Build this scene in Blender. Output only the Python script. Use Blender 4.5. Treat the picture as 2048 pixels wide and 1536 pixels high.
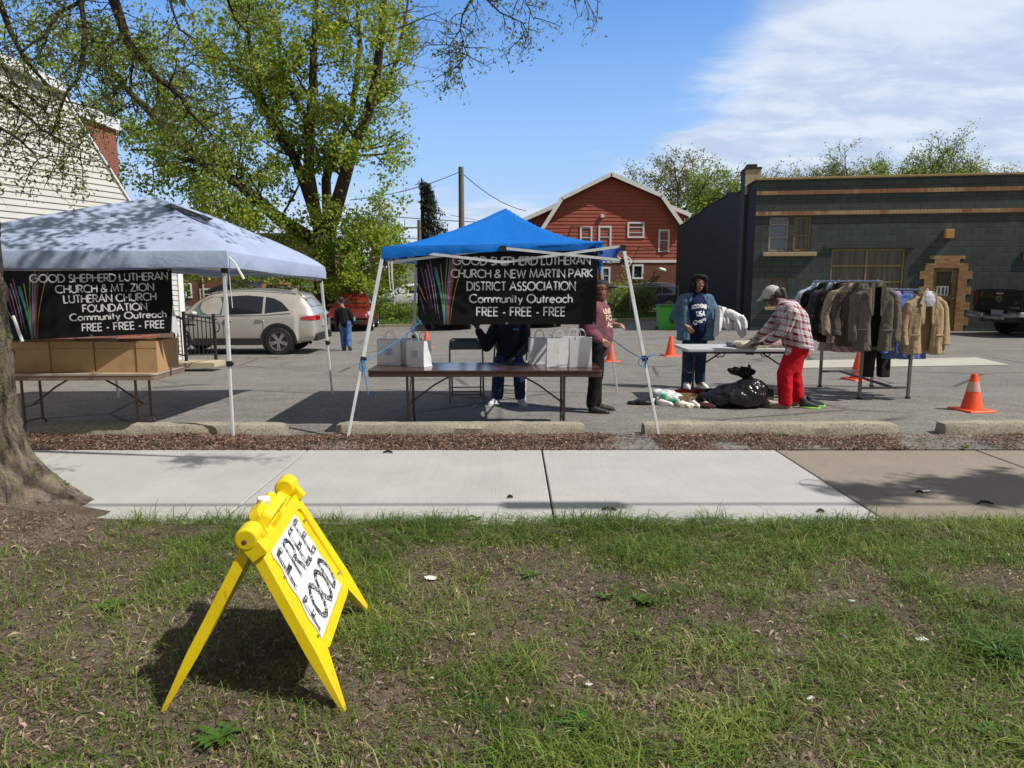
import bpy, math, random
import numpy as np
from mathutils import Vector, Matrix
R = math.radians
random.seed(7)
rng = np.random.default_rng(7)
S = bpy.context.scene
for _o in list(bpy.data.objects): bpy.data.objects.remove(_o)
COL = S.collection

# ------------------------------------------------------------------ camera
FPX, PITCH, EYE = 1420.0, R(8.18), 1.58
cam = bpy.data.objects.new('camera', bpy.data.cameras.new('camera'))
COL.objects.link(cam); S.camera = cam
cam.data.sensor_width = 36.0; cam.data.lens = 36.0 * FPX / 2048.0
cam.data.clip_start = 0.05; cam.data.clip_end = 3000
cam.location = (0, 0, EYE); cam.rotation_euler = (math.pi/2 - PITCH, 0, 0)

# ------------------------------------------------------------------ sky and sun
SUN_EL, SUN_AZ = R(50.5), R(110)            # azimuth clockwise from +Y
W = bpy.data.worlds.new('World'); S.world = W; W.use_nodes = True
def world():
    nt = W.node_tree; N = nt.nodes; L = nt.links; N.clear()
    out = N.new('ShaderNodeOutputWorld'); bg = N.new('ShaderNodeBackground')
    sky = N.new('ShaderNodeTexSky'); sky.sky_type = 'NISHITA'; sky.sun_disc = False
    sky.sun_elevation = SUN_EL; sky.sun_rotation = SUN_AZ
    sky.air_density = 1.0; sky.dust_density = 0.6; sky.ozone_density = 2.2
    tc = N.new('ShaderNodeTexCoord'); sep = N.new('ShaderNodeSeparateXYZ')
    L.new(tc.outputs['Generated'], sep.inputs[0])
    def math_(op, a, b=None, c=None, clamp=False):
        n = N.new('ShaderNodeMath'); n.operation = op; n.use_clamp = clamp
        for i, q in enumerate((a, b, c)):
            if q is None: continue
            if isinstance(q, (int, float)): n.inputs[i].default_value = q
            else: L.new(q, n.inputs[i])
        return n.outputs[0]
    def rng_(v, a, b, c=0.0, d=1.0):
        n = N.new('ShaderNodeMapRange'); n.interpolation_type = 'SMOOTHSTEP'
        L.new(v, n.inputs[0]); n.inputs[1].default_value = a; n.inputs[2].default_value = b
        n.inputs[3].default_value = c; n.inputs[4].default_value = d
        return n.outputs[0]
    x, y, z = sep.outputs
    # flat cloud deck seen in perspective
    zz = math_('ADD', math_('MAXIMUM', z, 0.0), 0.16)
    comb = N.new('ShaderNodeCombineXYZ')
    L.new(math_('DIVIDE', x, zz), comb.inputs[0]); L.new(math_('DIVIDE', y, zz), comb.inputs[1])
    def noise(scale, det, rough, dist=0.0, off=0.0):
        mp = N.new('ShaderNodeMapping'); mp.inputs['Location'].default_value = (off, off*.7, off*.3)
        mp.inputs['Scale'].default_value = (1.0, 1.5, 1)
        L.new(comb.outputs[0], mp.inputs[0])
        n = N.new('ShaderNodeTexNoise'); n.inputs['Scale'].default_value = scale
        n.inputs['Detail'].default_value = det; n.inputs['Roughness'].default_value = rough
        n.inputs['Distortion'].default_value = dist
        L.new(mp.outputs[0], n.inputs['Vector']); return n.outputs[0]
    n1 = noise(2.3, 10, 0.60, 0.5, 3.1); n2 = noise(0.8, 3, 0.5, 0.0, 8.0)
    # clouds gather to the right (east), clear to the left; some lie low along the horizon
    side = math_('DIVIDE', x, math_('MAXIMUM', y, 0.08))
    east = rng_(math_('SUBTRACT', side, math_('MULTIPLY', z, 1.10)), -0.18, 0.14)
    low = math_('MULTIPLY', rng_(z, 0.24, 0.03), 0.78)
    dens = math_('ADD', math_('MULTIPLY', n1, 0.75), math_('MULTIPLY', n2, 0.25))
    dens = math_('ADD', dens, math_('MULTIPLY', math_('SUBTRACT', math_('MAXIMUM', east, low), 0.5), 0.66))
    fac = math_('MULTIPLY', rng_(dens, 0.38, 0.72), 0.93)
    shade = rng_(noise(2.8, 7, 0.58, 0.3, 12.0), 0.36, 0.64)
    ccol = N.new('ShaderNodeMix'); ccol.data_type = 'RGBA'
    L.new(shade, ccol.inputs[0])
    ccol.inputs[6].default_value = (6.0, 7.1, 9.2, 1); ccol.inputs[7].default_value = (8.6, 9.3, 10.6, 1)
    tint = N.new('ShaderNodeMix'); tint.data_type = 'RGBA'; tint.blend_type = 'MULTIPLY'; tint.inputs[0].default_value = 1
    L.new(sky.outputs[0], tint.inputs[6]); tint.inputs[7].default_value = (1.0, 1.6, 2.2, 1)
    haze = N.new('ShaderNodeMix'); haze.data_type = 'RGBA'
    L.new(rng_(z, 0.42, -0.02, 0.0, 0.92), haze.inputs[0]); L.new(tint.outputs[2], haze.inputs[6]); haze.inputs[7].default_value = (5.2, 6.9, 9.8, 1)
    mx = N.new('ShaderNodeMix'); mx.data_type = 'RGBA'
    L.new(fac, mx.inputs[0]); L.new(haze.outputs[2], mx.inputs[6]); L.new(ccol.outputs[2], mx.inputs[7])
    # unseen grey cloud added overhead and behind the viewer to neutralise the shade
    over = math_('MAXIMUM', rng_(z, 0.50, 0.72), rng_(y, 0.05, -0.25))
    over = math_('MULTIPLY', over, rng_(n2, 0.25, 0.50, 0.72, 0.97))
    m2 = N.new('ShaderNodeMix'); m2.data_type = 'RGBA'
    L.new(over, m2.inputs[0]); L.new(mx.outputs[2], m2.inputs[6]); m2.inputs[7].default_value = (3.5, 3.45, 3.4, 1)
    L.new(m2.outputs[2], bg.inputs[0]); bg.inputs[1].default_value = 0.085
    L.new(bg.outputs[0], out.inputs[0])
world()
sun = bpy.data.objects.new('sun', bpy.data.lights.new('sun', 'SUN')); COL.objects.link(sun)
sun.data.energy = 4.7; sun.data.angle = R(0.53); sun.data.color = (1.0, 0.955, 0.88)
_sd = Vector((math.sin(SUN_AZ)*math.cos(SUN_EL), math.cos(SUN_AZ)*math.cos(SUN_EL), math.sin(SUN_EL)))
sun.rotation_euler = _sd.to_track_quat('Z', 'Y').to_euler(); sun.location = (30, -12, 40)
S.view_settings.view_transform = 'Standard'; S.view_settings.look = 'None'
S.view_settings.exposure = 0.12; S.view_settings.gamma = 1.0
S.render.engine = 'CYCLES'; S.cycles.max_bounces = 6; S.cycles.transparent_max_bounces = 12
S.cycles.use_denoising = True

# ------------------------------------------------------------------ measuring
def at(px, py, Y):
    """world point at distance Y seen at that place of the photograph (2048 wide)"""
    u, v = (px-1024)/FPX, (py-768)/FPX
    d = (u, math.cos(PITCH)-v*math.sin(PITCH), -math.sin(PITCH)-v*math.cos(PITCH))
    t = Y/d[1]
    return Vector((u*t, Y, EYE + d[2]*t))
def gz(x, y):
    """height of the ground: level near the street, the lot drains to the back left"""
    if y < 10: return 0.0
    w = min(1, max(0, 1-(x+5)/15)); d = .4*(1-math.exp(-(y-10)/6))
    if y > 31.5: d *= max(0.1, 1-(y-31.5)/9)
    return -d*w
# ------------------------------------------------------------------ mesh helpers
def V(*a): return Vector(a)
class MB:
    def __init__(s): s.v = []; s.f = []; s.m = []; s.mi = 0
    def add(s, vs, fs):
        n = len(s.v); s.v += [tuple(q) for q in vs]
        s.f += [tuple(i+n for i in f) for f in fs]; s.m += [s.mi]*len(fs); return s
    def box(s, c, d, rot=None, top=1.0):
        x, y, z = d[0]/2, d[1]/2, d[2]/2
        p = [V(-x,-y,-z),V(x,-y,-z),V(x,y,-z),V(-x,y,-z),V(-x*top,-y*top,z),V(x*top,-y*top,z),V(x*top,y*top,z),V(-x*top,y*top,z)]
        if rot is not None:
            m = rot if isinstance(rot, Matrix) else Matrix.Rotation(rot, 3, 'Z')
            p = [m @ q for q in p]
        c = Vector(c)
        return s.add([q+c for q in p], [(0,3,2,1),(4,5,6,7),(0,1,5,4),(1,2,6,5),(2,3,7,6),(3,0,4,7)])
    def bar(s, a, b, w, h=None, up=(0,0,1)):
        a, b = Vector(a), Vector(b); h = h or w; d = (b-a).normalized(); up = Vector(up)
        if abs(d.dot(up)) > .98: up = V(0,1,0)
        r = d.cross(up).normalized(); u = r.cross(d)
        p = [q + r*sx*w/2 + u*sz*h/2 for q in (a, b) for sx, sz in ((-1,-1),(1,-1),(1,1),(-1,1))]
        return s.add(p, [(0,1,2,3),(7,6,5,4),(0,4,5,1),(1,5,6,2),(2,6,7,3),(3,7,4,0)])
    def loft(s, rings, closed=True, c0=True, c1=True):
        n = len(rings[0]); vs = [q for r in rings for q in r]; fs = []
        for i in range(len(rings)-1):
            for j in range(n if closed else n-1):
                k = (j+1) % n; fs.append((i*n+j, i*n+k, (i+1)*n+k, (i+1)*n+j))
        if closed and c0: fs.append(tuple(range(n-1, -1, -1)))
        if closed and c1: fs.append(tuple((len(rings)-1)*n+j for j in range(n)))
        return s.add(vs, fs)
    def tube(s, pts, r, n=8, cap=True, sq=1.0):
        P = [Vector(p) for p in pts]; rs = r if isinstance(r, (list, tuple)) else [r]*len(P); rings = []; ref = None
        for i, p in enumerate(P):
            d = (P[min(i+1, len(P)-1)] - P[max(i-1, 0)])
            d = d.normalized() if d.length > 1e-9 else V(0,0,1)
            if ref is None: ref = V(0,0,1) if abs(d.z) < .9 else V(0,1,0)
            a = d.cross(ref)
            if a.length < 1e-6: a = d.cross(V(1,0,0))
            a.normalize(); b = a.cross(d); ref = b
            rings.append([p + (a*math.cos(t) + b*math.sin(t)*sq)*rs[i] for t in (2*math.pi*j/n for j in range(n))])
        return s.loft(rings, True, cap, cap)
    def lathe(s, prof, n=20, c=(0,0,0), axis=None):
        c = Vector(c); m = axis or Matrix.Identity(3)
        return s.loft([[c + m @ V(r*math.cos(2*math.pi*j/n), r*math.sin(2*math.pi*j/n), z) for j in range(n)] for r, z in prof])
    def ell(s, c, r, n=14, m=9, rot=None):
        c = Vector(c); rings = []
        for i in range(m+1):
            t = math.pi*(i/m) ; k = max(math.sin(t), .02)
            ring = [V(r[0]*k*math.cos(2*math.pi*j/n), r[1]*k*math.sin(2*math.pi*j/n), -r[2]*math.cos(t)) for j in range(n)]
            if rot is not None: ring = [rot @ q for q in ring]
            rings.append([q+c for q in ring])
        return s.loft(rings)
    def cap(s, a, b, ra, rb, n=12):
        """a capsule with two radii"""
        a, b = Vector(a), Vector(b); d = b-a; L = d.length; q = d.normalized() if L > 1e-6 else V(0,0,1)
        pts, rs = [], []
        for t in (-1, -.85, -.5, 0): pts.append(a + q*ra*t); rs.append(ra*math.sqrt(max(0, 1-t*t))+.0008)
        for t in (0, .5, .85, 1): pts.append(b + q*rb*t); rs.append(rb*math.sqrt(max(0, 1-t*t))+.0008)
        return s.tube(pts, rs, n)
    def prism(s, out, fr, th, back=True):
        """outline (list of 2-D points) through fr(u, v, w): w = 0 front, th back"""
        n = len(out); vs = [fr(u, v, 0) for u, v in out] + [fr(u, v, th) for u, v in out]
        fs = [tuple(range(n))] + ([tuple(range(2*n-1, n-1, -1))] if back else [])
        fs += [(j, j+n, (j+1) % n + n, (j+1) % n) for j in range(n)]
        return s.add(vs, fs)
    def grid(s, nu, nv, fn):
        vs = [fn(i/(nu-1), j/(nv-1)) for j in range(nv) for i in range(nu)]
        return s.add(vs, [(j*nu+i, j*nu+i+1, (j+1)*nu+i+1, (j+1)*nu+i) for j in range(nv-1) for i in range(nu-1)])
    def build(s, name, mats, parent=None, smooth=False, bevel=0.0, fix=True):
        me = bpy.data.meshes.new(name); me.from_pydata(s.v, [], s.f)
        mats = mats if isinstance(mats, (list, tuple)) else [mats]
        for q in mats: me.materials.append(q)
        if len(mats) > 1: me.polygons.foreach_set('material_index', s.m)
        if fix:
            import bmesh
            bm = bmesh.new(); bm.from_mesh(me); bmesh.ops.recalc_face_normals(bm, faces=bm.faces); bm.to_mesh(me); bm.free()
        if smooth:
            me.polygons.foreach_set('use_smooth', [True]*len(me.polygons))
            if smooth != 2:
                try: me.set_sharp_from_angle(angle=R(42))
                except Exception: pass
        me.update()
        o = bpy.data.objects.new(name, me); COL.objects.link(o)
        if parent: o.parent = parent
        if bevel:
            b = o.modifiers.new('bevel', 'BEVEL'); b.width = bevel; b.segments = 2; b.limit_method = 'ANGLE'; b.angle_limit = R(40)
        return o
def raw_mesh(name, co, tris, mat, quads=False, attr=None, parent=None):
    """fast numpy mesh; attr = one float per vertex named rnd"""
    me = bpy.data.meshes.new(name); k = 4 if quads else 3
    co = np.asarray(co, np.float32); tris = np.asarray(tris, np.int32).reshape(-1, k)
    me.vertices.add(len(co)); me.vertices.foreach_set('co', co.ravel())
    me.loops.add(tris.size); me.loops.foreach_set('vertex_index', tris.ravel())
    me.polygons.add(len(tris)); me.polygons.foreach_set('loop_start', np.arange(0, tris.size, k, dtype=np.int32))
    if attr is not None:
        a = me.attributes.new('rnd', 'FLOAT', 'POINT'); a.data.foreach_set('value', np.asarray(attr, np.float32))
    me.materials.append(mat); me.update(calc_edges=True); me.validate()
    o = bpy.data.objects.new(name, me); COL.objects.link(o)
    if parent: o.parent = parent
    return o
def tag(o, label=None, cat=None, group=None, kind=None):
    if label: o['label'] = label
    if cat: o['category'] = cat
    if group: o['group'] = group
    if kind: o['kind'] = kind
    return o
def struct(o, kind='structure'): o['kind'] = kind; return o
def thing(name, label, cat, loc=(0,0,0), rz=0, group=None):
    o = bpy.data.objects.new(name, None); COL.objects.link(o); o.empty_display_size = .1
    o.location = loc; o.rotation_euler = (0, 0, rz)
    return tag(o, label, cat, group)
def dup(o, parent=None, **k):
    c = o.copy(); COL.objects.link(c); c.parent = parent
    for ch in list(o.children): dup(ch, c)
    for q, v in k.items(): setattr(c, q, v)
    return c
def relabel(o, label): o['label'] = label; return o

# value noise (numpy) for density maps and rough surfaces
_perm = rng.random((64, 64, 8)).astype(np.float32)
def vnoise(x, y, k=0):
    x = np.asarray(x, float); y = np.asarray(y, float)
    xi = np.floor(x).astype(int); yi = np.floor(y).astype(int); fx = x-xi; fy = y-yi
    fx = fx*fx*(3-2*fx); fy = fy*fy*(3-2*fy); p = _perm[:, :, k % 8]
    g = lambda a, b: p[a % 64, b % 64]
    return (g(xi, yi)*(1-fx)+g(xi+1, yi)*fx)*(1-fy) + (g(xi, yi+1)*(1-fx)+g(xi+1, yi+1)*fx)*fy
def fbm(x, y, k=0, o=4):
    r, a, t = 0, 1.0, 0
    for i in range(o): r = r + a*vnoise(x*2**i+i*7.3, y*2**i+i*3.1, k+i); t += a; a *= .5
    return r/t

# ------------------------------------------------------------------ materials
class NT:
    def __init__(s, name):
        s.mat = bpy.data.materials.new(name); s.mat.use_nodes = True
        s.N = s.mat.node_tree.nodes; s.L = s.mat.node_tree.links
        s.p = s.N['Principled BSDF']; s.tc = s.N.new('ShaderNodeTexCoord')
    def put(s, sock, v):
        if v is None: return
        if isinstance(v, (int, float)): sock.default_value = v
        elif isinstance(v, (tuple, list)): sock.default_value = tuple(v) + ((1,) if len(v) == 3 and len(sock.default_value) == 4 else ())
        else: s.L.new(v, sock)
    def math(s, op, a, b=None, c=None, clamp=False):
        n = s.N.new('ShaderNodeMath'); n.operation = op; n.use_clamp = clamp
        for i, q in enumerate((a, b, c)): s.put(n.inputs[i], q)
        return n.outputs[0]
    def noise(s, scale, det=4, rough=.55, vec=None, dist=0, sc3=None):
        n = s.N.new('ShaderNodeTexNoise'); n.inputs['Scale'].default_value = scale
        n.inputs['Detail'].default_value = det; n.inputs['Roughness'].default_value = rough; n.inputs['Distortion'].default_value = dist
        vec = vec or s.tc.outputs['Object']
        if sc3:
            m = s.N.new('ShaderNodeMapping'); m.inputs['Scale'].default_value = sc3; s.L.new(vec, m.inputs[0]); vec = m.outputs[0]
        s.L.new(vec, n.inputs['Vector']); return n.outputs[0]
    def voro(s, scale, feature='F1', out='Distance', vec=None):
        n = s.N.new('ShaderNodeTexVoronoi'); n.feature = feature; n.inputs['Scale'].default_value = scale
        s.L.new(vec or s.tc.outputs['Object'], n.inputs['Vector']); return n.outputs[out]
    def rmp(s, v, a, b, c=0., d=1., smooth=False):
        n = s.N.new('ShaderNodeMapRange'); n.interpolation_type = 'SMOOTHSTEP' if smooth else 'LINEAR'
        for i, q in enumerate((v, a, b, c, d)): s.put(n.inputs[i], q)
        return n.outputs[0]
    def mix(s, f, a, b, mode='MIX'):
        n = s.N.new('ShaderNodeMix'); n.data_type = 'RGBA'; n.blend_type = mode
        s.put(n.inputs[0], f); s.put(n.inputs[6], a); s.put(n.inputs[7], b); return n.outputs[2]
    def sep(s, v=None):
        n = s.N.new('ShaderNodeSeparateXYZ'); s.L.new(v or s.tc.outputs['Object'], n.inputs[0]); return n.outputs
    def comb(s, x, y, z=0.):
        n = s.N.new('ShaderNodeCombineXYZ')
        for i, q in enumerate((x, y, z)): s.put(n.inputs[i], q)
        return n.outputs[0]
    def attr(s, name='rnd'):
        n = s.N.new('ShaderNodeAttribute'); n.attribute_name = name; return n.outputs['Fac']
    def bump(s, h, st=.3, dist=.01):
        n = s.N.new('ShaderNodeBump'); n.inputs['Strength'].default_value = st; n.inputs['Distance'].default_value = dist
        s.L.new(h, n.inputs['Height']); s.L.new(n.outputs[0], s.p.inputs['Normal'])
    def done(s, col=None, rough=None, metal=0, spec=None, coat=0, trans=0, alpha=None):
        s.put(s.p.inputs['Base Color'], col); s.put(s.p.inputs['Roughness'], rough); s.put(s.p.inputs['Metallic'], metal)
        if spec is not None: s.put(s.p.inputs['Specular IOR Level'], spec)
        if coat: s.put(s.p.inputs['Coat Weight'], coat); s.put(s.p.inputs['Coat Roughness'], .05)
        if trans: s.put(s.p.inputs['Transmission Weight'], trans)
        if alpha is not None: s.put(s.p.inputs['Alpha'], alpha)
        return s.mat
def lum(c, k): return tuple(min(1, q*k) for q in c)
_mc = {}
def mat(name, c, rough=.6, var=.12, scale=6, bump=0, bscale=80, metal=0, spec=None, coat=0, dirt=None):
    if name in _mc: return _mc[name]
    t = NT(name); n = t.noise(scale, 5, .6)
    col = t.mix(t.rmp(n, .3, .7), lum(c, 1-var), lum(c, 1+var))
    if dirt: col = t.mix(t.rmp(t.noise(scale*.6+1.3, 6, .65), .52, .7, 0, .7), col, dirt)
    if bump: t.bump(t.noise(bscale, 4, .6), bump, .01)
    _mc[name] = t.done(col, t.rmp(n, .3, .7, max(.02, rough-.06), min(1, rough+.06)), metal, spec, coat)
    return _mc[name]
def cloth(name, c, var=.16, scale=5, fold=.5, rough=.9):
    """woven cloth: fine weave plus soft folds in the normal"""
    if name in _mc: return _mc[name]
    t = NT(name); n = t.noise(scale, 5, .6)
    col = t.mix(t.rmp(n, .3, .7), lum(c, 1-var), lum(c, 1+var))
    h = t.math('ADD', t.math('MULTIPLY', t.noise(16, 4, .6, dist=.6), 1.0), t.math('MULTIPLY', t.noise(300, 2, .5), .08))
    t.bump(h, fold, .02)
    _mc[name] = t.done(col, rough, spec=.12); t.p.inputs['Sheen Weight'].default_value = .02
    return _mc[name]
def leafmat(name, c0, c1, c2, tr=.4):
    """leaf by leaf colour (attribute rnd), light passing through"""
    if name in _mc: return _mc[name]
    t = NT(name); a = t.attr()
    col = t.mix(t.rmp(a, 0, .55), c0, c1); col = t.mix(t.rmp(a, .55, 1), col, c2)
    t.done(col, .55, spec=.3)
    tl = t.N.new('ShaderNodeBsdfTranslucent'); t.L.new(t.mix(.5, col, lum(c2, 1.3)), tl.inputs[0])
    ms = t.N.new('ShaderNodeMixShader'); ms.inputs[0].default_value = tr
    t.L.new(t.p.outputs[0], ms.inputs[1]); t.L.new(tl.outputs[0], ms.inputs[2])
    t.L.new(ms.outputs[0], t.N['Material Output'].inputs[0]); _mc[name] = t.mat; return t.mat
def brick(name, c1, c2, mortar, w, h, axis='x', ms=.012, bump=.4, var=.35, rough=.85, off=.5, stain=None):
    t = NT(name); x, y, z = t.sep(); u = x if axis == 'x' else y
    b = t.N.new('ShaderNodeTexBrick'); t.L.new(t.comb(u, z), b.inputs['Vector'])
    b.inputs['Color1'].default_value = c1 + (1,); b.inputs['Color2'].default_value = c2 + (1,); b.inputs['Mortar'].default_value = mortar + (1,)
    b.inputs['Scale'].default_value = 1; b.inputs['Brick Width'].default_value = w; b.inputs['Row Height'].default_value = h
    b.inputs['Mortar Size'].default_value = ms; b.inputs['Mortar Smooth'].default_value = .3; b.offset = off; b.inputs['Bias'].default_value = 0
    n = t.noise(2.5, 6, .65); col = t.mix(t.rmp(n, .3, .75, 0, var), b.outputs['Color'], lum(c1, .55))
    n2 = t.noise(22, 4, .6); col = t.mix(t.rmp(n2, .55, .75, 0, .35), col, lum(c2, 1.35))
    if stain: col = t.mix(t.rmp(t.noise(1.1, 6, .7, sc3=(1, 1, .35)), .55, .75, 0, .5), col, stain)
    h_ = t.math('ADD', t.math('MULTIPLY', t.math('SUBTRACT', 1., b.outputs['Fac']), 1.), t.math('MULTIPLY', t.noise(45, 4, .6), .35))
    t.bump(h_, bump, .012); return t.done(col, rough, spec=.15)
def glass(name, c=(.02,.025,.03), rough=.04):
    """window glass in front of a dark room: dark, mirror-like"""
    if name in _mc: return _mc[name]
    t = NT(name); _mc[name] = t.done(c, rough, spec=.8, coat=.4); return _mc[name]

# ------------------------------------------------------------------ organic forms: shapes melted into one skin
def melt(name, mb, material, parent, voxel=.012, smooth=4, wrinkle=0, wscale=9, seed=0, wz=1.0, zmin=None, sharp=0):
    me = bpy.data.meshes.new('tmp'); me.from_pydata(mb.v, [], mb.f); me.update()
    import bmesh
    bm = bmesh.new(); bm.from_mesh(me); bmesh.ops.recalc_face_normals(bm, faces=bm.faces); bm.to_mesh(me); bm.free()
    o = bpy.data.objects.new('tmp', me); COL.objects.link(o)
    r = o.modifiers.new('r', 'REMESH'); r.mode = 'VOXEL'; r.voxel_size = voxel; r.use_smooth_shade = True
    if smooth:
        q = o.modifiers.new('s', 'SMOOTH'); q.iterations = smooth; q.factor = .5
    dg = bpy.context.evaluated_depsgraph_get(); out = bpy.data.meshes.new_from_object(o.evaluated_get(dg))
    bpy.data.objects.remove(o); bpy.data.meshes.remove(me)
    if wrinkle:
        n = len(out.vertices); co = np.zeros(n*3, np.float32); no = np.zeros(n*3, np.float32)
        out.vertices.foreach_get('co', co); out.vertices.foreach_get('normal', no)
        co = co.reshape(-1, 3); no = no.reshape(-1, 3); s = seed*3.7
        a = fbm(co[:,0]*wscale+co[:,1]*wscale*.7+s, co[:,2]*wscale*wz+co[:,1]*3+s, seed, 3)
        b = fbm(co[:,1]*wscale*1.3+s+5, co[:,2]*wscale*wz*1.2+co[:,0]*4+s, seed+2, 3)
        d = (1-np.abs(2*a-1)*2)*.5 + (1-np.abs(2*b-1)*2)*.5
        if sharp: d = np.sign(d)*np.abs(d)**(1-sharp)*.8
        co += no*(d*wrinkle)[:, None]
        out.vertices.foreach_set('co', co.ravel())
    if zmin is not None:
        n = len(out.vertices); co = np.zeros(n*3, np.float32); out.vertices.foreach_get('co', co); co = co.reshape(-1, 3); low = co[:, 2] < zmin
        co[low, 2] = zmin + (co[low, 2]-zmin)*.05; out.vertices.foreach_set('co', co.ravel())
    out.name = name; out.materials.clear(); out.materials.append(material); out.update()
    ob = bpy.data.objects.new(name, out); COL.objects.link(ob); ob.parent = parent
    return ob

def sl(mb, secs, n=28, e=2.6, fold=0, k=7, ph=0.):
    """loft of soft-cornered sections (centre, rx, ry, turn); fold = depth of soft pleats growing along the loft"""
    rings = []
    for i, q in enumerate(secs):
        c, rx, ry = Vector(q[0]), q[1], q[2]; tw = q[3] if len(q) > 3 else 0; f = fold*i/(len(secs)-1); ring = []
        for j in range(n):
            a = 2*math.pi*j/n; ca, sa = math.cos(a), math.sin(a); s_ = 1/((abs(ca)**e+abs(sa)**e)**(1/e))
            w = 1+f*math.sin(k*a+ph+i*.35)+f*.5*math.sin((k*2+1)*a+ph*2)
            x, y = rx*ca*s_*(1+(w-1)*.4), ry*sa*s_*w; ring.append(c+V(x*math.cos(tw)-y*math.sin(tw), x*math.sin(tw)+y*math.cos(tw), 0))
        rings.append(ring)
    return mb.loft(rings)
def ease(secs, m=5):
    """smooth in-between sections"""
    out = []
    for a, b in zip(secs[:-1], secs[1:]):
        for i in range(m):
            u = i/m; out.append((Vector(a[0]).lerp(Vector(b[0]), u), a[1]+(b[1]-a[1])*u, a[2]+(b[2]-a[2])*u, (a[3] if len(a) > 3 else 0)*(1-u)+(b[3] if len(b) > 3 else 0)*u))
    return out+[secs[-1]]

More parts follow.
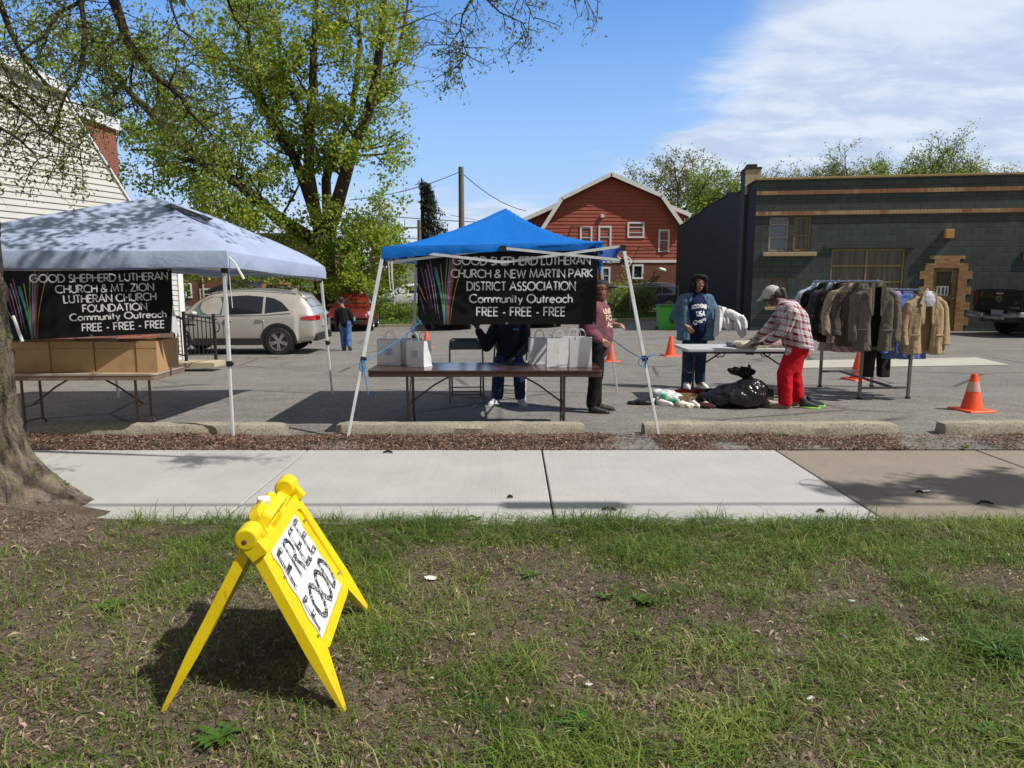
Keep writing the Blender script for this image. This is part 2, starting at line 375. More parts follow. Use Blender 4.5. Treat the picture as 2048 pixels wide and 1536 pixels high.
# ------------------------------------------------------------------ a geometric stroke alphabet (cap height 1)
def _arc(cx, cy, rx, ry, a0, a1, n=14):
    return [(cx+rx*math.cos(R(a0+(a1-a0)*i/n)), cy+ry*math.sin(R(a0+(a1-a0)*i/n))) for i in range(n+1)]
G = {
 'A': (.82, [[(0,0),(.41,1),(.82,0)], [(.15,.34),(.67,.34)]]), 'B': (.55, [[(0,0),(0,1)]+_arc(.25,.76,.26,.24,90,-90)+[(0,.52)], [(.25,.52)]+_arc(.27,.26,.28,.26,90,-90)+[(0,0)]]),
 'C': (.84, [_arc(.5,.5,.5,.5,48,312,20)]), 'D': (.74, [[(0,0),(0,1),(.24,1)]+_arc(.24,.5,.5,.5,90,-90)+[(0,0)]]),
 'E': (.5, [[(.5,1),(0,1),(0,0),(.5,0)], [(0,.52),(.46,.52)]]), 'F': (.48, [[(.48,1),(0,1),(0,0)], [(0,.5),(.43,.5)]]),
 'G': (.98, [_arc(.5,.5,.5,.5,45,360,22)+[(.58,.5)]]), 'H': (.68, [[(0,0),(0,1)], [(.68,0),(.68,1)], [(0,.52),(.68,.52)]]),
 'I': (.06, [[(.03,0),(.03,1)]]), 'K': (.62, [[(0,0),(0,1)], [(.56,1),(.04,.5),(.62,0)]]), 'L': (.46, [[(0,1),(0,0),(.46,0)]]),
 'M': (.94, [[(0,0),(.12,1),(.47,.08),(.82,1),(.94,0)]]), 'N': (.74, [[(0,0),(0,1),(.74,0),(.74,1)]]), 'O': (1., [_arc(.5,.5,.5,.5,90,450,26)]),
 'P': (.55, [[(0,0),(0,1),(.26,1)]+_arc(.27,.73,.28,.27,90,-90)+[(0,.46)]]), 'R': (.56, [[(0,0),(0,1),(.26,1)]+_arc(.27,.74,.27,.26,90,-90)+[(0,.48)], [(.24,.48),(.58,0)]]),
 'S': (.5, [_arc(.25,.75,.21,.25,40,270,12)+_arc(.25,.25,.25,.25,90,-150,12)]), 'T': (.56, [[(0,1),(.56,1)], [(.28,1),(.28,0)]]),
 'U': (.66, [[(0,1),(0,.33)]+_arc(.33,.33,.33,.33,180,360)+[(.66,1)]]), 'V': (.78, [[(0,1),(.39,0),(.78,1)]]), 'W': (1.12, [[(0,1),(.28,0),(.56,.95),(.84,0),(1.12,1)]]),
 'Y': (.66, [[(0,1),(.33,.5),(.66,1)], [(.33,.5),(.33,0)]]), 'Z': (.6, [[(0,1),(.6,1),(0,0),(.6,0)]]),
 '&': (.74, [[(.72,.0),(.2,.66)]+_arc(.36,.8,.2,.2,220,-20,10)+[(.5,.66),(.2,.5)]+_arc(.27,.25,.27,.25,100,300,10)+[(.62,.18),(.72,.42)]]),
 '.': (.1, [[(.05,0),(.05,.09)]]), '-': (.32, [[(0,.36),(.32,.36)]]), ' ': (.22, []),
 'o': (.6, [_arc(.3,.3,.3,.3,90,450,18)]), 'm': (.86, [[(0,0),(0,.6)], _arc(.215,.38,.215,.22,180,0,10)+[(.43,0)], [(.43,.38)]+_arc(.645,.38,.215,.22,180,0,10)+[(.86,0)]]),
 'n': (.46, [[(0,0),(0,.6)], _arc(.23,.37,.23,.23,180,0,10)+[(.46,0)]]), 'u': (.46, [[(0,.6),(0,.23)]+_arc(.23,.23,.23,.23,180,360,10)+[(.46,.6)], [(.46,.3),(.46,0)]]),
 'i': (.06, [[(.03,0),(.03,.6)], [(.03,.8),(.03,.88)]]), 't': (.3, [[(.15,.88),(.15,0)], [(0,.6),(.3,.6)]]), 'y': (.5, [[(0,.6),(.26,.04)], [(.5,.6),(.14,-.28)]]),
 'r': (.28, [[(0,0),(0,.6)], _arc(.2,.38,.2,.22,180,60,8)]), 'e': (.58, [[(.02,.32),(.58,.32)]+_arc(.29,.3,.29,.3,5,310,16)]), 'a': (.6, [_arc(.3,.3,.3,.3,90,450,18), [(.6,.6),(.6,0)]]),
 'c': (.5, [_arc(.3,.3,.3,.3,48,312,14)]), 'h': (.46, [[(0,0),(0,1)], _arc(.23,.37,.23,.23,180,0,10)+[(.46,0)]]), 's': (.36, [_arc(.18,.45,.15,.15,40,270,8)+_arc(.18,.15,.17,.15,90,-150,8)]),
 '2': (.52, [_arc(.25,.74,.24,.26,160,-35,12)+[(0,0),(.52,0)]]), '0': (.6, [_arc(.3,.5,.3,.5,90,450,22)]), '1': (.3, [[(.0,.8),(.22,1),(.22,0)]]), '3': (.5, [_arc(.24,.75,.22,.25,150,-80,10)+_arc(.25,.26,.25,.26,80,-150,10)]), '7': (.5, [[(0,1),(.5,1),(.15,0)]]), 'l': (.06, [[(.03,0),(.03,1)]]),
}
def text_width(t, gap=.2): return sum(G[c][0]+gap for c in t)-gap
def ribbon(mb, pts, w, fr):
    n = len(pts); Lp, Rp = [], []
    closed = n > 3 and abs(pts[0][0]-pts[-1][0]) + abs(pts[0][1]-pts[-1][1]) < 1e-6
    for i, p in enumerate(pts):
        a = pts[i-1] if i else (pts[-2] if closed else p); b = pts[i+1] if i < n-1 else (pts[1] if closed else p)
        d1 = (p[0]-a[0], p[1]-a[1]); d2 = (b[0]-p[0], b[1]-p[1]); l1 = math.hypot(*d1) or 1; l2 = math.hypot(*d2) or 1
        d = (d1[0]/l1+d2[0]/l2, d1[1]/l1+d2[1]/l2); l = math.hypot(*d) or 1; d = (d[0]/l, d[1]/l)
        e1 = d1 if math.hypot(*d1) > 1e-9 else d2; le = math.hypot(*e1) or 1
        c = abs((d[0]*e1[0]+d[1]*e1[1])/le); k = w/2/max(.45, c)
        Lp.append((p[0]-d[1]*k, p[1]+d[0]*k)); Rp.append((p[0]+d[1]*k, p[1]-d[0]*k))
    vs = [fr(*q) for q in Lp] + [fr(*q) for q in Rp]
    mb.add(vs, [(i, i+n, i+n+1, i+1) for i in range(n-1)])
def write(mb, text, x0, y0, h, wid, weight, fr, gap=.2):
    """line of letters from (x0, y0), height h, squeezed to width wid, drawn on the surface fr(u, v)"""
    tw = text_width(text, gap); sx = wid/tw; x = 0
    for ch in text:
        g = G[ch]
        for st in g[1]: ribbon(mb, [(x0+(x+px)*sx, y0+py*h) for px, py in st], weight, fr)
        x += g[0]+gap
# ================================================================== SETTING
def asphalt_mat():
    t = NT('worn asphalt'); n = t.noise(.55, 6, .65); n2 = t.noise(3.2, 5, .62)
    c = t.mix(t.rmp(n, .35, .68), (.125,.116,.105), (.20,.188,.17))
    c = t.mix(t.rmp(n2, .4, .72, 0, .6), c, (.27,.255,.235))
    c = t.mix(t.rmp(t.noise(34, 3, .7), .42, .62, 0, .5), c, (.34,.325,.30)); c = t.mix(t.rmp(t.noise(27, 3, .75), .50, .64, 0, .6), c, (.055,.053,.05)); c = t.mix(t.rmp(t.noise(1.3, 4, .6, sc3=(.25, 1, 1)), .48, .68, 0, .35), c, (.075,.072,.068))
    sp = t.noise(150, 2, .5); c = t.mix(t.rmp(sp, .54, .68, 0, .75), c, (.43,.42,.39))
    c = t.mix(t.rmp(t.noise(210, 2, .5), .56, .66, 0, .75), c, (.03,.03,.03))
    st = t.noise(.9, 5, .7, sc3=(1, 1.7, 1)); c = t.mix(t.rmp(st, .60, .72, 0, .55), c, (.05,.048,.046))
    cr = t.math('MULTIPLY', t.rmp(t.voro(.33, 'DISTANCE_TO_EDGE', vec=None), 0, .016, 1, 0), t.rmp(t.noise(.4, 2, .5), .42, .55))
    c = t.mix(t.math('MULTIPLY', cr, .8), c, (.03,.03,.03))
    t.bump(t.math('ADD', t.noise(140, 3, .6), t.math('MULTIPLY', t.noise(9, 3, .5), .8)), .55, .012)
    return t.done(c, .92, spec=.25)
def concrete_mat(name, base, broom=0, spec=.3, dark=(.2,.19,.17), agg=.3, pit=0):
    t = NT(name); n = t.noise(1.6, 6, .65); c = t.mix(t.rmp(n, .3, .7), lum(base, .9), lum(base, 1.06))
    c = t.mix(t.rmp(t.noise(5, 6, .7), .58, .76, 0, agg), c, dark)
    c = t.mix(t.rmp(t.noise(120, 2, .5), .6, .72, 0, agg*1.3), c, dark)
    c = t.mix(t.rmp(t.noise(2.3, 5, .7, dist=1.2), .63, .7, 0, .22), c, lum(dark, 1.2))
    if pit: c = t.mix(t.rmp(t.noise(42, 4, .7), .47, .62, 0, pit), c, dark); c = t.mix(t.rmp(t.noise(36, 4, .7), .54, .66, 0, pit*.7), c, lum(base, 1.5))
    h = t.noise(140, 3, .6)
    if pit: h = t.math('ADD', h, t.math('MULTIPLY', t.noise(30, 4, .7), 2.5))
    if broom: h = t.math('ADD', h, t.math('MULTIPLY', t.noise(100, 2, .5, sc3=(1, .02, 1)), broom)); 
    if broom: c = t.mix(t.rmp(t.noise(40, 3, .6, sc3=(1, .015, 1)), .4, .75, 0, .13), c, lum(base, .6))
    t.bump(h, .35, .006); return t.done(c, .9, spec=spec)
def soil_mat():
    t = NT('dry lawn soil'); n = t.noise(2.2, 6, .65); c = t.mix(t.rmp(n, .3, .7), (.10,.077,.058), (.25,.20,.155))
    c = t.mix(t.rmp(t.noise(28, 5, .65), .45, .7, 0, .6), c, (.075,.054,.038))
    c = t.mix(t.rmp(t.noise(90, 3, .6), .56, .7, 0, .6), c, (.30,.24,.18))
    t.bump(t.math('ADD', t.noise(38, 5, .65), t.noise(120, 3, .6)), .9, .025); return t.done(c, .95, spec=.15)
M_ASPH = asphalt_mat(); M_SOIL = soil_mat()
M_WALK = concrete_mat('new broomed concrete', (.42,.417,.405), .8, agg=.14)
M_OLD = concrete_mat('old tan concrete', (.255,.222,.185), 0, dark=(.13,.105,.085), agg=.5, pit=.2)
M_KERB = concrete_mat('weathered precast concrete', (.36,.33,.255), 0, dark=(.12,.11,.085), agg=.6, pit=.65)
M_GROUND = mat('far ground', (.10,.115,.05), .95, .3, .3)

def lz(x, y):
    """lawn surface"""
    b = (fbm(np.asarray(x)*1.6+9, np.asarray(y)*1.6+4, 1)-.5)*.05 + (fbm(np.asarray(x)*9, np.asarray(y)*9, 2, 2)-.5)*.022
    r2 = ((np.asarray(x)+4.0)/1.15)**2 + ((np.asarray(y)-4.75)/.75)**2
    return b + .20*np.exp(-r2*.8)
def sheet(name, xs, ys, zf, m, smooth=True):
    X, Y = np.meshgrid(xs, ys); Z = zf(X, Y); co = np.stack([X, Y, Z], -1).reshape(-1, 3)
    nx, ny = len(xs), len(ys); i = np.arange(nx*ny).reshape(ny, nx)
    q = np.stack([i[:-1,:-1], i[:-1,1:], i[1:,1:], i[1:,:-1]], -1).reshape(-1, 4)
    o = raw_mesh(name, co, q, m, quads=True); o.data.polygons.foreach_set('use_smooth', [smooth]*len(o.data.polygons)); return o
gzv = np.vectorize(gz)
gx = np.concatenate([[-700,-300,-150,-80], np.arange(-60, 61, 2.), [80,150,300,700]])
gy = np.concatenate([[-60,-20], np.arange(-8, 61, 2.), [80,130,250,500,1200]])
struct(sheet('ground', gx, gy, lambda X, Y: np.where(Y < 9, -.12, gzv(X, Y)-.10), M_GROUND))
struct(sheet('front_lawn', np.arange(-7, 7.01, .045), np.arange(-.6, 4.72, .045), lambda X, Y: np.where(Y > 4.25, np.maximum(np.where(Y > 4.5, -.05, 0)+lz(X, Y), .016+.06*(fbm(X*3, Y*3, 2, 3)-.42)-np.clip(Y-4.42, 0, 1)*.30), lz(X, Y)), M_SOIL))
struct(sheet('parking_lot', np.concatenate([np.arange(-34, 46, 1.)]), np.concatenate([[6.56], np.arange(7, 31.1, .5)]), lambda X, Y: gzv(X, Y) + .012, M_ASPH))
# sidewalk panels
m = MB()
ed = [-10.7, -8.5, -6.3, -4.1, -1.92, .28, 2.47]
for a, b in zip(ed[:-1], ed[1:]): m.box(((a+b)/2, 5.475, -.025), (b-a-.014, 2.07, .09))
struct(m.build('sidewalk', M_WALK, bevel=.008))
m = MB()
ed = [2.475, 4.36, 6.3, 8.2, 10.2]
for a, b in zip(ed[:-1], ed[1:]): m.box(((a+b)/2+.0, 5.465, -.029), (b-a-.016, 2.10, .09))
struct(m.build('old_sidewalk', M_OLD, bevel=.01))
struct(MB().box((0, 5.475, -.07), (24, 2.14, .06)).build('sidewalk_bed', mat('dark joint', (.05,.045,.04), .95)))
# pale concrete patch in the lot and the kerb at the far edge
def patch(x, y): return V(x, y, gz(x, y)+.02)
m = MB(); m.grid(9, 4, lambda a, b: patch(5.4+a*4.1+.25*b, 13.35+b*1.35+.12*a))
struct(m.build('concrete_patch', concrete_mat('pale concrete patch', (.44,.42,.37), 0, agg=.3)))
m = MB()
xs = np.arange(-34, 9.9, 1.1)
for a in xs: m.bar((a, 31.1, gz(a, 31.1)+.03), (a+1.1, 31.1, gz(a+1.1, 31.1)+.03), .2, .2)
struct(m.build('far_kerb', M_KERB))

# grass, weeds and litter on the lawn -------------------------------------------------
def blades(P, H, Wd, lean, az):
    """bent blades: 5 vertices, quad + triangle -> 3 triangles"""
    n = len(P); d = np.stack([np.cos(az), np.sin(az), np.zeros(n)], 1); s = np.stack([-np.sin(az), np.cos(az), np.zeros(n)], 1)
    up = np.array([0, 0, 1.])
    mid = P + up*(H*.55)[:, None] + d*(H*lean*.35)[:, None]
    tip = P + up*(H*(1-.35*lean))[:, None] + d*(H*lean)[:, None]
    w = Wd[:, None]/2
    co = np.stack([P-s*w, P+s*w, mid-s*w*.8, mid+s*w*.8, tip], 1).reshape(-1, 3)
    b = np.arange(n)[:, None]*5
    tr = np.concatenate([b+np.array([[0,1,3]]), b+np.array([[0,3,2]]), b+np.array([[2,3,4]])], 1).reshape(-1, 3)
    return co, tr
def lawn_density(x, y):
    d = fbm(x*1.1+2, y*1.1+5, 3, 4)*1.0 + (fbm(x*4.2, y*4.2, 5, 3)-.5)*.9
    d = d + .50*np.clip((y-3.65)/.6, 0, 1) + .20*np.clip((x+.3)/2.5, -.8, 1.0)*np.clip((y-1.5)/1.2, .3, 1)
    d = d - .75*np.clip((-1.5-x)/1.0, 0, 1)*np.clip((4.5-y)/.5, 0, 1)      # bare earth by the tree
    d = d - .40*np.exp(-((x+.25)/.7)**2-((y-3.95)/.16)**2)
    d = d - .95*np.clip((-2.45-x)/.35, 0, 1)*np.clip((y-3.7)/.3, 0, 1) - .18*np.exp(-((x-.6)/1.6)**2-((y-2.2)/.9)**2)
    return np.clip((d-.31)*1.7, .10, 1)*np.where((x < -2.6) & (y > 3.9), .12, 1)
N0 = 760000
x = rng.uniform(-5.6, 5.6, N0); y = rng.uniform(1.15, 4.53, N0)
keep = (np.abs(x) < y*.80+1.5) & (rng.random(N0) < lawn_density(x, y)*np.clip(2.2/y, .42, 1.0))
x, y = x[keep], y[keep]; n = len(x)
tuft = fbm(x*6, y*6, 6, 2); edge = np.clip((y-4.1)/.35, 0, 1)
H = (.026 + .075*np.clip(tuft-.26, 0, 1) + .024*edge)*np.clip(rng.lognormal(-.05, .5, n), .3, 2.2)
P = np.stack([x, y, lz(x, y)-.003], 1)
co, tr = blades(P, H, rng.uniform(.0028, .0066, n), rng.uniform(.5, 2.3, n), rng.uniform(0, 6.28, n))
rnd = np.clip(fbm(x*2.5+3, y*2.5, 4, 3)*.7 - .10 + rng.normal(0, .21, n) + .07*(1-edge), 0, 1)
M_GRASS = leafmat('lawn grass', (.043,.106,.014), (.175,.268,.040), (.50,.46,.20), .42)
struct(tag(raw_mesh('grass', co, tr, M_GRASS, attr=np.repeat(rnd, 5)), 'thin patchy green lawn grass along the sidewalk', 'grass'), 'stuff')
# dead leaves, bark shreds and clippings lying about
def chips(n, px, py, pz, L, Wd, tilt=.25):
    az = rng.uniform(0, 6.28, n); P = np.stack([px, py, pz], 1)
    d = np.stack([np.cos(az), np.sin(az), rng.normal(0, tilt, n)], 1)*(L/2)[:, None]
    s = np.stack([-np.sin(az), np.cos(az), rng.normal(0, tilt, n)], 1)*(Wd/2)[:, None]
    up = np.stack([0*L, 0*L, L*rng.uniform(0, .28, n)], 1)
    co = np.stack([P-d, P-s+up*.7, P+d+up*.2, P+s+up], 1).reshape(-1, 3)
    return co, np.arange(4*n).reshape(-1, 4)
N1 = 210000
x = rng.uniform(-5.6, 5.6, N1); y = rng.uniform(1.15, 4.48, N1)
keep = (np.abs(x) < y*.80+1.4) & (rng.random(N1) < (.40+.9*fbm(x*1.7, y*1.7, 0, 3)**1.7)*np.clip(2.3/y, .4, 1))
x, y = x[keep], y[keep]; n = len(x)
co, q = chips(n, x, y, lz(x, y)+rng.uniform(.002, .020, n), np.clip(rng.lognormal(-3.85, .5, n), .008, .065), np.clip(rng.lognormal(-5.3, .45, n), .002, .013), .5)
M_LITTER = leafmat('dead leaf litter', (.06,.04,.03), (.25,.178,.128), (.56,.44,.32), .15)
struct(tag(raw_mesh('dead_leaves', co, q, M_LITTER, quads=True, attr=np.repeat(np.clip(rng.beta(2, 2.6, n), 0, 1), 4)), 'brown dead leaves and bark shreds scattered over the lawn', 'leaf litter'), 'stuff')
# mulch along the wheel stops
N2 = 64000
x = rng.uniform(-6.2, 7.2, N2); y = 6.48 + rng.random(N2)**.8*.60
gap = ((x > 1.02) & (x < 1.45)) | ((x > 3.75) & (x < 4.6)); y = np.where(gap, y, y)
keep = (y > 6.44) & (y < 7.12) & (rng.random(N2) < np.where(gap, .12, .95)*np.clip(fbm(x*2.4, y*2.4, 2, 3)*2.9-.65, .04, 1)*np.clip((y-6.44)/.12, .1, 1)*np.where(x > 4.4, .5, 1))
x, y = x[keep], y[keep]; n = len(x)
hz = .055*np.clip(1-((y-6.86)/.30)**2, 0, 1)*np.clip(fbm(x*2.4, y*2.4, 2, 3)*2-.5, 0, 1)
hz = np.where((y < 6.53), .026, hz+.014)
co, q = chips(n, x, y, hz+rng.uniform(0, .012, n), rng.uniform(.015, .065, n), rng.uniform(.004, .015, n), .45)
M_MULCH = leafmat('red brown mulch', (.05,.027,.02), (.205,.122,.092), (.46,.33,.25), .1)
struct(tag(raw_mesh('mulch', co, q, M_MULCH, quads=True, attr=np.repeat(np.clip(rng.beta(2.2, 2.6, n), 0, 1), 4)), 'reddish brown leaf and needle mulch along the wheel stops', 'mulch'), 'stuff')
# rough grass on the bank behind the lot
N3 = 42000
x = rng.uniform(-27, 11, N3); y = 31.2 + rng.random(N3)**1.3*7; n = N3
P = np.stack([x, y, gzv(x, y)-.08], 1); tall = fbm(x*.5, y*.7, 1, 3)
co, tr = blades(P, (.13+.5*np.clip(tall-.42, 0, 1)*np.clip((y-32)/2, 0, 1))*rng.uniform(.6, 1.5, n), rng.uniform(.02, .05, n), rng.uniform(.2, 1.2, n), rng.uniform(0, 6.28, n))
struct(tag(raw_mesh('verge_grass', co, tr, leafmat('verge grass', (.035,.085,.012), (.10,.19,.03), (.24,.27,.07), .35), attr=np.repeat(np.clip(fbm(x*.6, y*.6, 6, 3)*.8+rng.normal(0, .15, n), 0, 1), 5)),
    'rough sunlit grass on the bank behind the lot', 'grass'), 'stuff')

# wheel stops --------------------------------------------------------------------------
def wheel_stop(x0, x1, yc, label, seed):
    t = thing('wheel_stop', label, 'wheel stop', ((x0+x1)/2, yc, .012), 0, 'concrete wheel stops along the lot edge')
    L = x1-x0; m = MB(); prof = [(-.105,0),(-.10,.085),(-.075,.125),(.075,.128),(.10,.09),(.105,0)]; rings = []
    n = 60
    for i in range(n+1):
        xx = -L/2+L*i/n; e = min(i, n-i); k = 1-.10*max(0, 1-e/1.6)
        j = lambda a: (float(fbm(xx*5+seed*9+a*3, a*5.+seed, 3, 3))-.5)*.022
        rings.append([V(xx+(j(a)*1.5 if e == 0 else 0), py*k+j(a), max(0, pz*k+(j(a+9) if pz > 0 else 0))) for a, (py, pz) in enumerate(prof)])
    m.loft(rings); m.build('block', M_KERB, t, smooth=True)
wheel_stop(-4.93, -2.33, 7.17, 'weathered concrete wheel stop in front of the cardboard boxes table', 1)
wheel_stop(-1.80, .74, 7.20, 'weathered concrete wheel stop in front of the brown table', 2)
wheel_stop(1.36, 3.96, 7.22, 'weathered concrete wheel stop in front of the black trash bag', 3)
wheel_stop(4.47, 7.0, 7.27, 'chipped concrete wheel stop in front of the orange cone at right', 4)
# ================================================================== BUILDINGS
def ray_plane(px, py, o, n):
    e = V(0, 0, EYE); d = (at(px, py, 10)-e); t = (Vector(o)-e).dot(n)/d.dot(n); return e + d*t
def wall_holes(m, x0, x1, z0, z1, holes, fr, depth):
    xs = sorted({x0, x1, *[h[0] for h in holes], *[h[1] for h in holes]}); zs = sorted({z0, z1, *[h[2] for h in holes], *[h[3] for h in holes]})
    for a, b in zip(xs[:-1], xs[1:]):
        for c, d in zip(zs[:-1], zs[1:]):
            if any(h[0] <= (a+b)/2 <= h[1] and h[2] <= (c+d)/2 <= h[3] for h in holes): continue
            m.add([fr(a,c,0), fr(b,c,0), fr(b,d,0), fr(a,d,0)], [(0,1,2,3)])
    for a, b, c, d in holes:
        for p, q in (((a,c),(b,c)), ((b,c),(b,d)), ((b,d),(a,d)), ((a,d),(a,c))):
            m.add([fr(*p,0), fr(*q,0), fr(*q,depth), fr(*p,depth)], [(0,1,2,3)])
def frame_(m, a, b, c, d, w, fr, y0, y1):
    """four butted frame pieces round a rectangle"""
    for (x0, x1, z0, z1) in ((a,b,c,c+w), (a,b,d-w,d), (a,a+w,c+w,d-w), (b-w,b,c+w,d-w)):
        m.prism([(x0,z0),(x1,z0),(x1,z1),(x0,z1)], lambda u, v, t: fr(u, v, y0+(y1-y0)*t), 1.0)
def window(parent, a, b, c, d, fr, mf, mg, w=.06, y0=-.04, y1=.03, hb=(.5,), vb=(), sill=None, name='window', label=None):
    m = MB(); frame_(m, a, b, c, d, w, fr, y0, y1)
    for k in hb:
        z = c+(d-c)*k; m.prism([(a+w,z-.022),(b-w,z-.022),(b-w,z+.022),(a+w,z+.022)], lambda u, v, t: fr(u, v, y0+.012+(y1-y0-.012)*t), 1)
    for k in vb:
        x = a+(b-a)*k; m.prism([(x-.022,c+w),(x+.022,c+w),(x+.022,d-w),(x-.022,d-w)], lambda u, v, t: fr(u, v, y0+.008+(y1-y0-.008)*t), 1)
    o = m.build(name, mf, parent)
    if label: o['label'] = label
    p = MB(); p.add([fr(a+w*.5,c+w*.5,y1-.012), fr(b-w*.5,c+w*.5,y1-.012), fr(b-w*.5,d-w*.5,y1-.012), fr(a+w*.5,d-w*.5,y1-.012)], [(0,1,2,3)])
    p.build('pane', mg, o)
    if sill:
        s = MB(); s.prism([(a-.08,c-sill),(b+.08,c-sill),(b+.08,c),(a-.08,c)], lambda u, v, t: fr(u, v, -.07+.11*t), 1); s.build('sill', mf, o)
    return o
def clap(m, poly, step, fr, lip=.02):
    """lapped boards over a convex outline (list of x, z)"""
    def span(z):
        xs = []
        for i in range(len(poly)):
            (xa, za), (xb, zb) = poly[i], poly[(i+1) % len(poly)]
            if (za-z)*(zb-z) <= 0 and abs(za-zb) > 1e-9: xs.append(xa+(xb-xa)*(z-za)/(zb-za))
            elif abs(za-z) < 1e-9: xs.append(xa)
        return (min(xs), max(xs)) if xs else None
    z0 = min(p[1] for p in poly); z1 = max(p[1] for p in poly); z = z0
    while z < z1-1e-4:
        zt = min(z+step, z1-1e-5); s0, s1 = span(z+1e-5), span(zt-1e-5)
        if s0 and s1:
            m.add([fr(s0[0],z,-lip), fr(s0[1],z,-lip), fr(s1[1],zt,-.002), fr(s1[0],zt,-.002), fr(s0[0],z,0), fr(s0[1],z,0)], [(0,1,2,3), (4,5,1,0)])
        z += step
GL_DARK = glass('dark window glass'); GL_GREY = glass('grey window glass', (.10,.12,.14), .08)
M_WHITE = mat('white trim paint', (.74,.75,.76), .5, .06, 3)
M_TAN = mat('mustard trim paint', (.34,.24,.10), .6, .2, 4, bump=.15)
M_DKROOF = mat('dark roof shingle', (.055,.055,.06), .9, .3, 7, bump=.5, bscale=30)

# ---- dark green painted block building ------------------------------------------------
def green_building():
    o0 = at(1500, 660, 23.9); o0.z = -.06; rz = R(-9.5)
    t = thing('block_building', 'flat roofed dark green painted block building with striped brick bands', 'building', o0, rz)
    Mi = (Matrix.Translation(o0) @ Matrix.Rotation(rz, 4, 'Z')).inverted(); nrm = Matrix.Rotation(rz, 3, 'Z') @ V(0,-1,0)
    def q(px, py): v = Mi @ ray_plane(px, py, o0, nrm); return v.x, v.z
    fr = lambda u, v, w=0: V(u, w, v)
    H = q(1506, 361)[1]; Wd = 17.0
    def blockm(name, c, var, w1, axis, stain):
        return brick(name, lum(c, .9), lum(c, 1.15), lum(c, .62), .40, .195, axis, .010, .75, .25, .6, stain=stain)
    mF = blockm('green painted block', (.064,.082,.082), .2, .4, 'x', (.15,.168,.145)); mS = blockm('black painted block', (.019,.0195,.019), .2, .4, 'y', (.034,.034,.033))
    rc = lambda a, b, c, d: (q(a, (c+d)/2)[0], q(b, (c+d)/2)[0], q((a+b)/2, d)[1], q((a+b)/2, c)[1])
    w1 = rc(1538, 1577, 435, 503); w2 = rc(1587, 1623, 433, 502); w3 = rc(1661, 1808, 498, 596); w4 = rc(1537, 1574, 556, 614); dr = rc(1862, 1912, 536, 655)
    dr = (dr[0], dr[1], 0.02, dr[3])
    m = MB(); wall_holes(m, 0, Wd, 0, H, [w1, w2, w3, w4, dr], fr, .16); m.build('front_wall', mF, t)
    # side wall runs back, its top steps down
    d = Vector((Mi.to_3x3() @ V(1.12, 16.1, 0))); dn = d.normalized(); L = d.length
    sp = lambda s, z, w=0: dn*s + V(0, 0, z) + V(-w*dn.y, w*dn.x, 0)
    prof = [(0,0),(L,0),(L,4.62),(L-4,4.66),(L-4,4.74),(9,4.80),(9,4.88),(4.2,4.93),(4.2,5.0),(2.6,H-.10),(0,H-.002)]
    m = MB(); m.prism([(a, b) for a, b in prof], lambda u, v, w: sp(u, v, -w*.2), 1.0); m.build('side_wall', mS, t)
    m = MB(); m.add([V(.1,.1,H-.35), V(Wd,.1,H-.35), V(Wd,14,H-.35), dn*L+V(.1,0,4.3)], [(0,1,2,3)]); m.build('roof', M_DKROOF, t)
    m = MB(); m.box((Wd/2-.02, .10, H+.035), (Wd+.06, .32, .07)); m.build('coping', M_TAN, t, bevel=.01)
    m = MB(); pr = [(a, b) for a, b in prof[2:]]
    for (a, za), (b, zb) in zip(pr[:-1], pr[1:]): m.bar(sp(a, za+.025, -.1), sp(b, zb+.025, -.1), .26, .05)
    m.build('side_coping', mat('dark coping', (.055,.052,.045), .8), t)
    mB = brick('yellow and red band brick', (.46,.34,.17), (.30,.13,.085), (.22,.16,.1), .10, .2, 'x', .008, .4, .3)
    nt = mB.node_tree   # long stretches of yellow and of red brick
    tt = [n for n in nt.nodes if n.type == 'TEX_BRICK'][0]; tt.inputs['Color1'].default_value = (.46,.34,.17,1)
    nz = nt.nodes.new('ShaderNodeTexNoise'); nz.inputs['Scale'].default_value = .55; nz.inputs['Detail'].default_value = 4
    tcn = [n for n in nt.nodes if n.type == 'TEX_COORD'][0]; nt.links.new(tcn.outputs['Object'], nz.inputs['Vector'])
    mp = nt.nodes.new('ShaderNodeMapRange'); mp.inputs[1].default_value = .46; mp.inputs[2].default_value = .60; mp.inputs[3].default_value = -.8; mp.inputs[4].default_value = .8
    nt.links.new(nz.outputs[0], mp.inputs[0]); nt.links.new(mp.outputs[0], tt.inputs['Bias'])
    for py in (387, 428):
        z = q(1508, py)[1]; m = MB(); m.box((Wd/2+.004, -.02, z), (Wd, .05, .125)); m.build('brick_band', mB, t)
    gw = NT('curtained window'); xx = gw.sep(); wv = gw.noise(1.0, 4, .6, sc3=(11, 1, .5))
    gw.done(gw.mix(gw.rmp(wv, .35, .7), (.055,.05,.04), (.19,.17,.14)), .25, spec=.5); gw = gw.mat
    def pane(m_, r): return r
    window(t, *w1, lambda u, v, w=0: fr(u, v, w+.10), mat('peeling window frame', (.34,.31,.25), .7, .4, 9), glass('blue draped glass', (.15,.17,.24), .2), .055, hb=(.42, .80), label='open double hung window with pale torn frame')
    window(t, *w2, lambda u, v, w=0: fr(u, v, w+.10), mat('brown window frame', (.20,.15,.07), .7), gw, .075, hb=(.45,))
    window(t, *w3, lambda u, v, w=0: fr(u, v, w+.10), M_TAN, gw, .05, hb=(.33, .66), vb=(.49,), label='wide curtained shop window with mustard bars')
    window(t, *w4, lambda u, v, w=0: fr(u, v, w+.10), mat('brown window frame', (.20,.15,.07), .7), gw, .05, hb=())
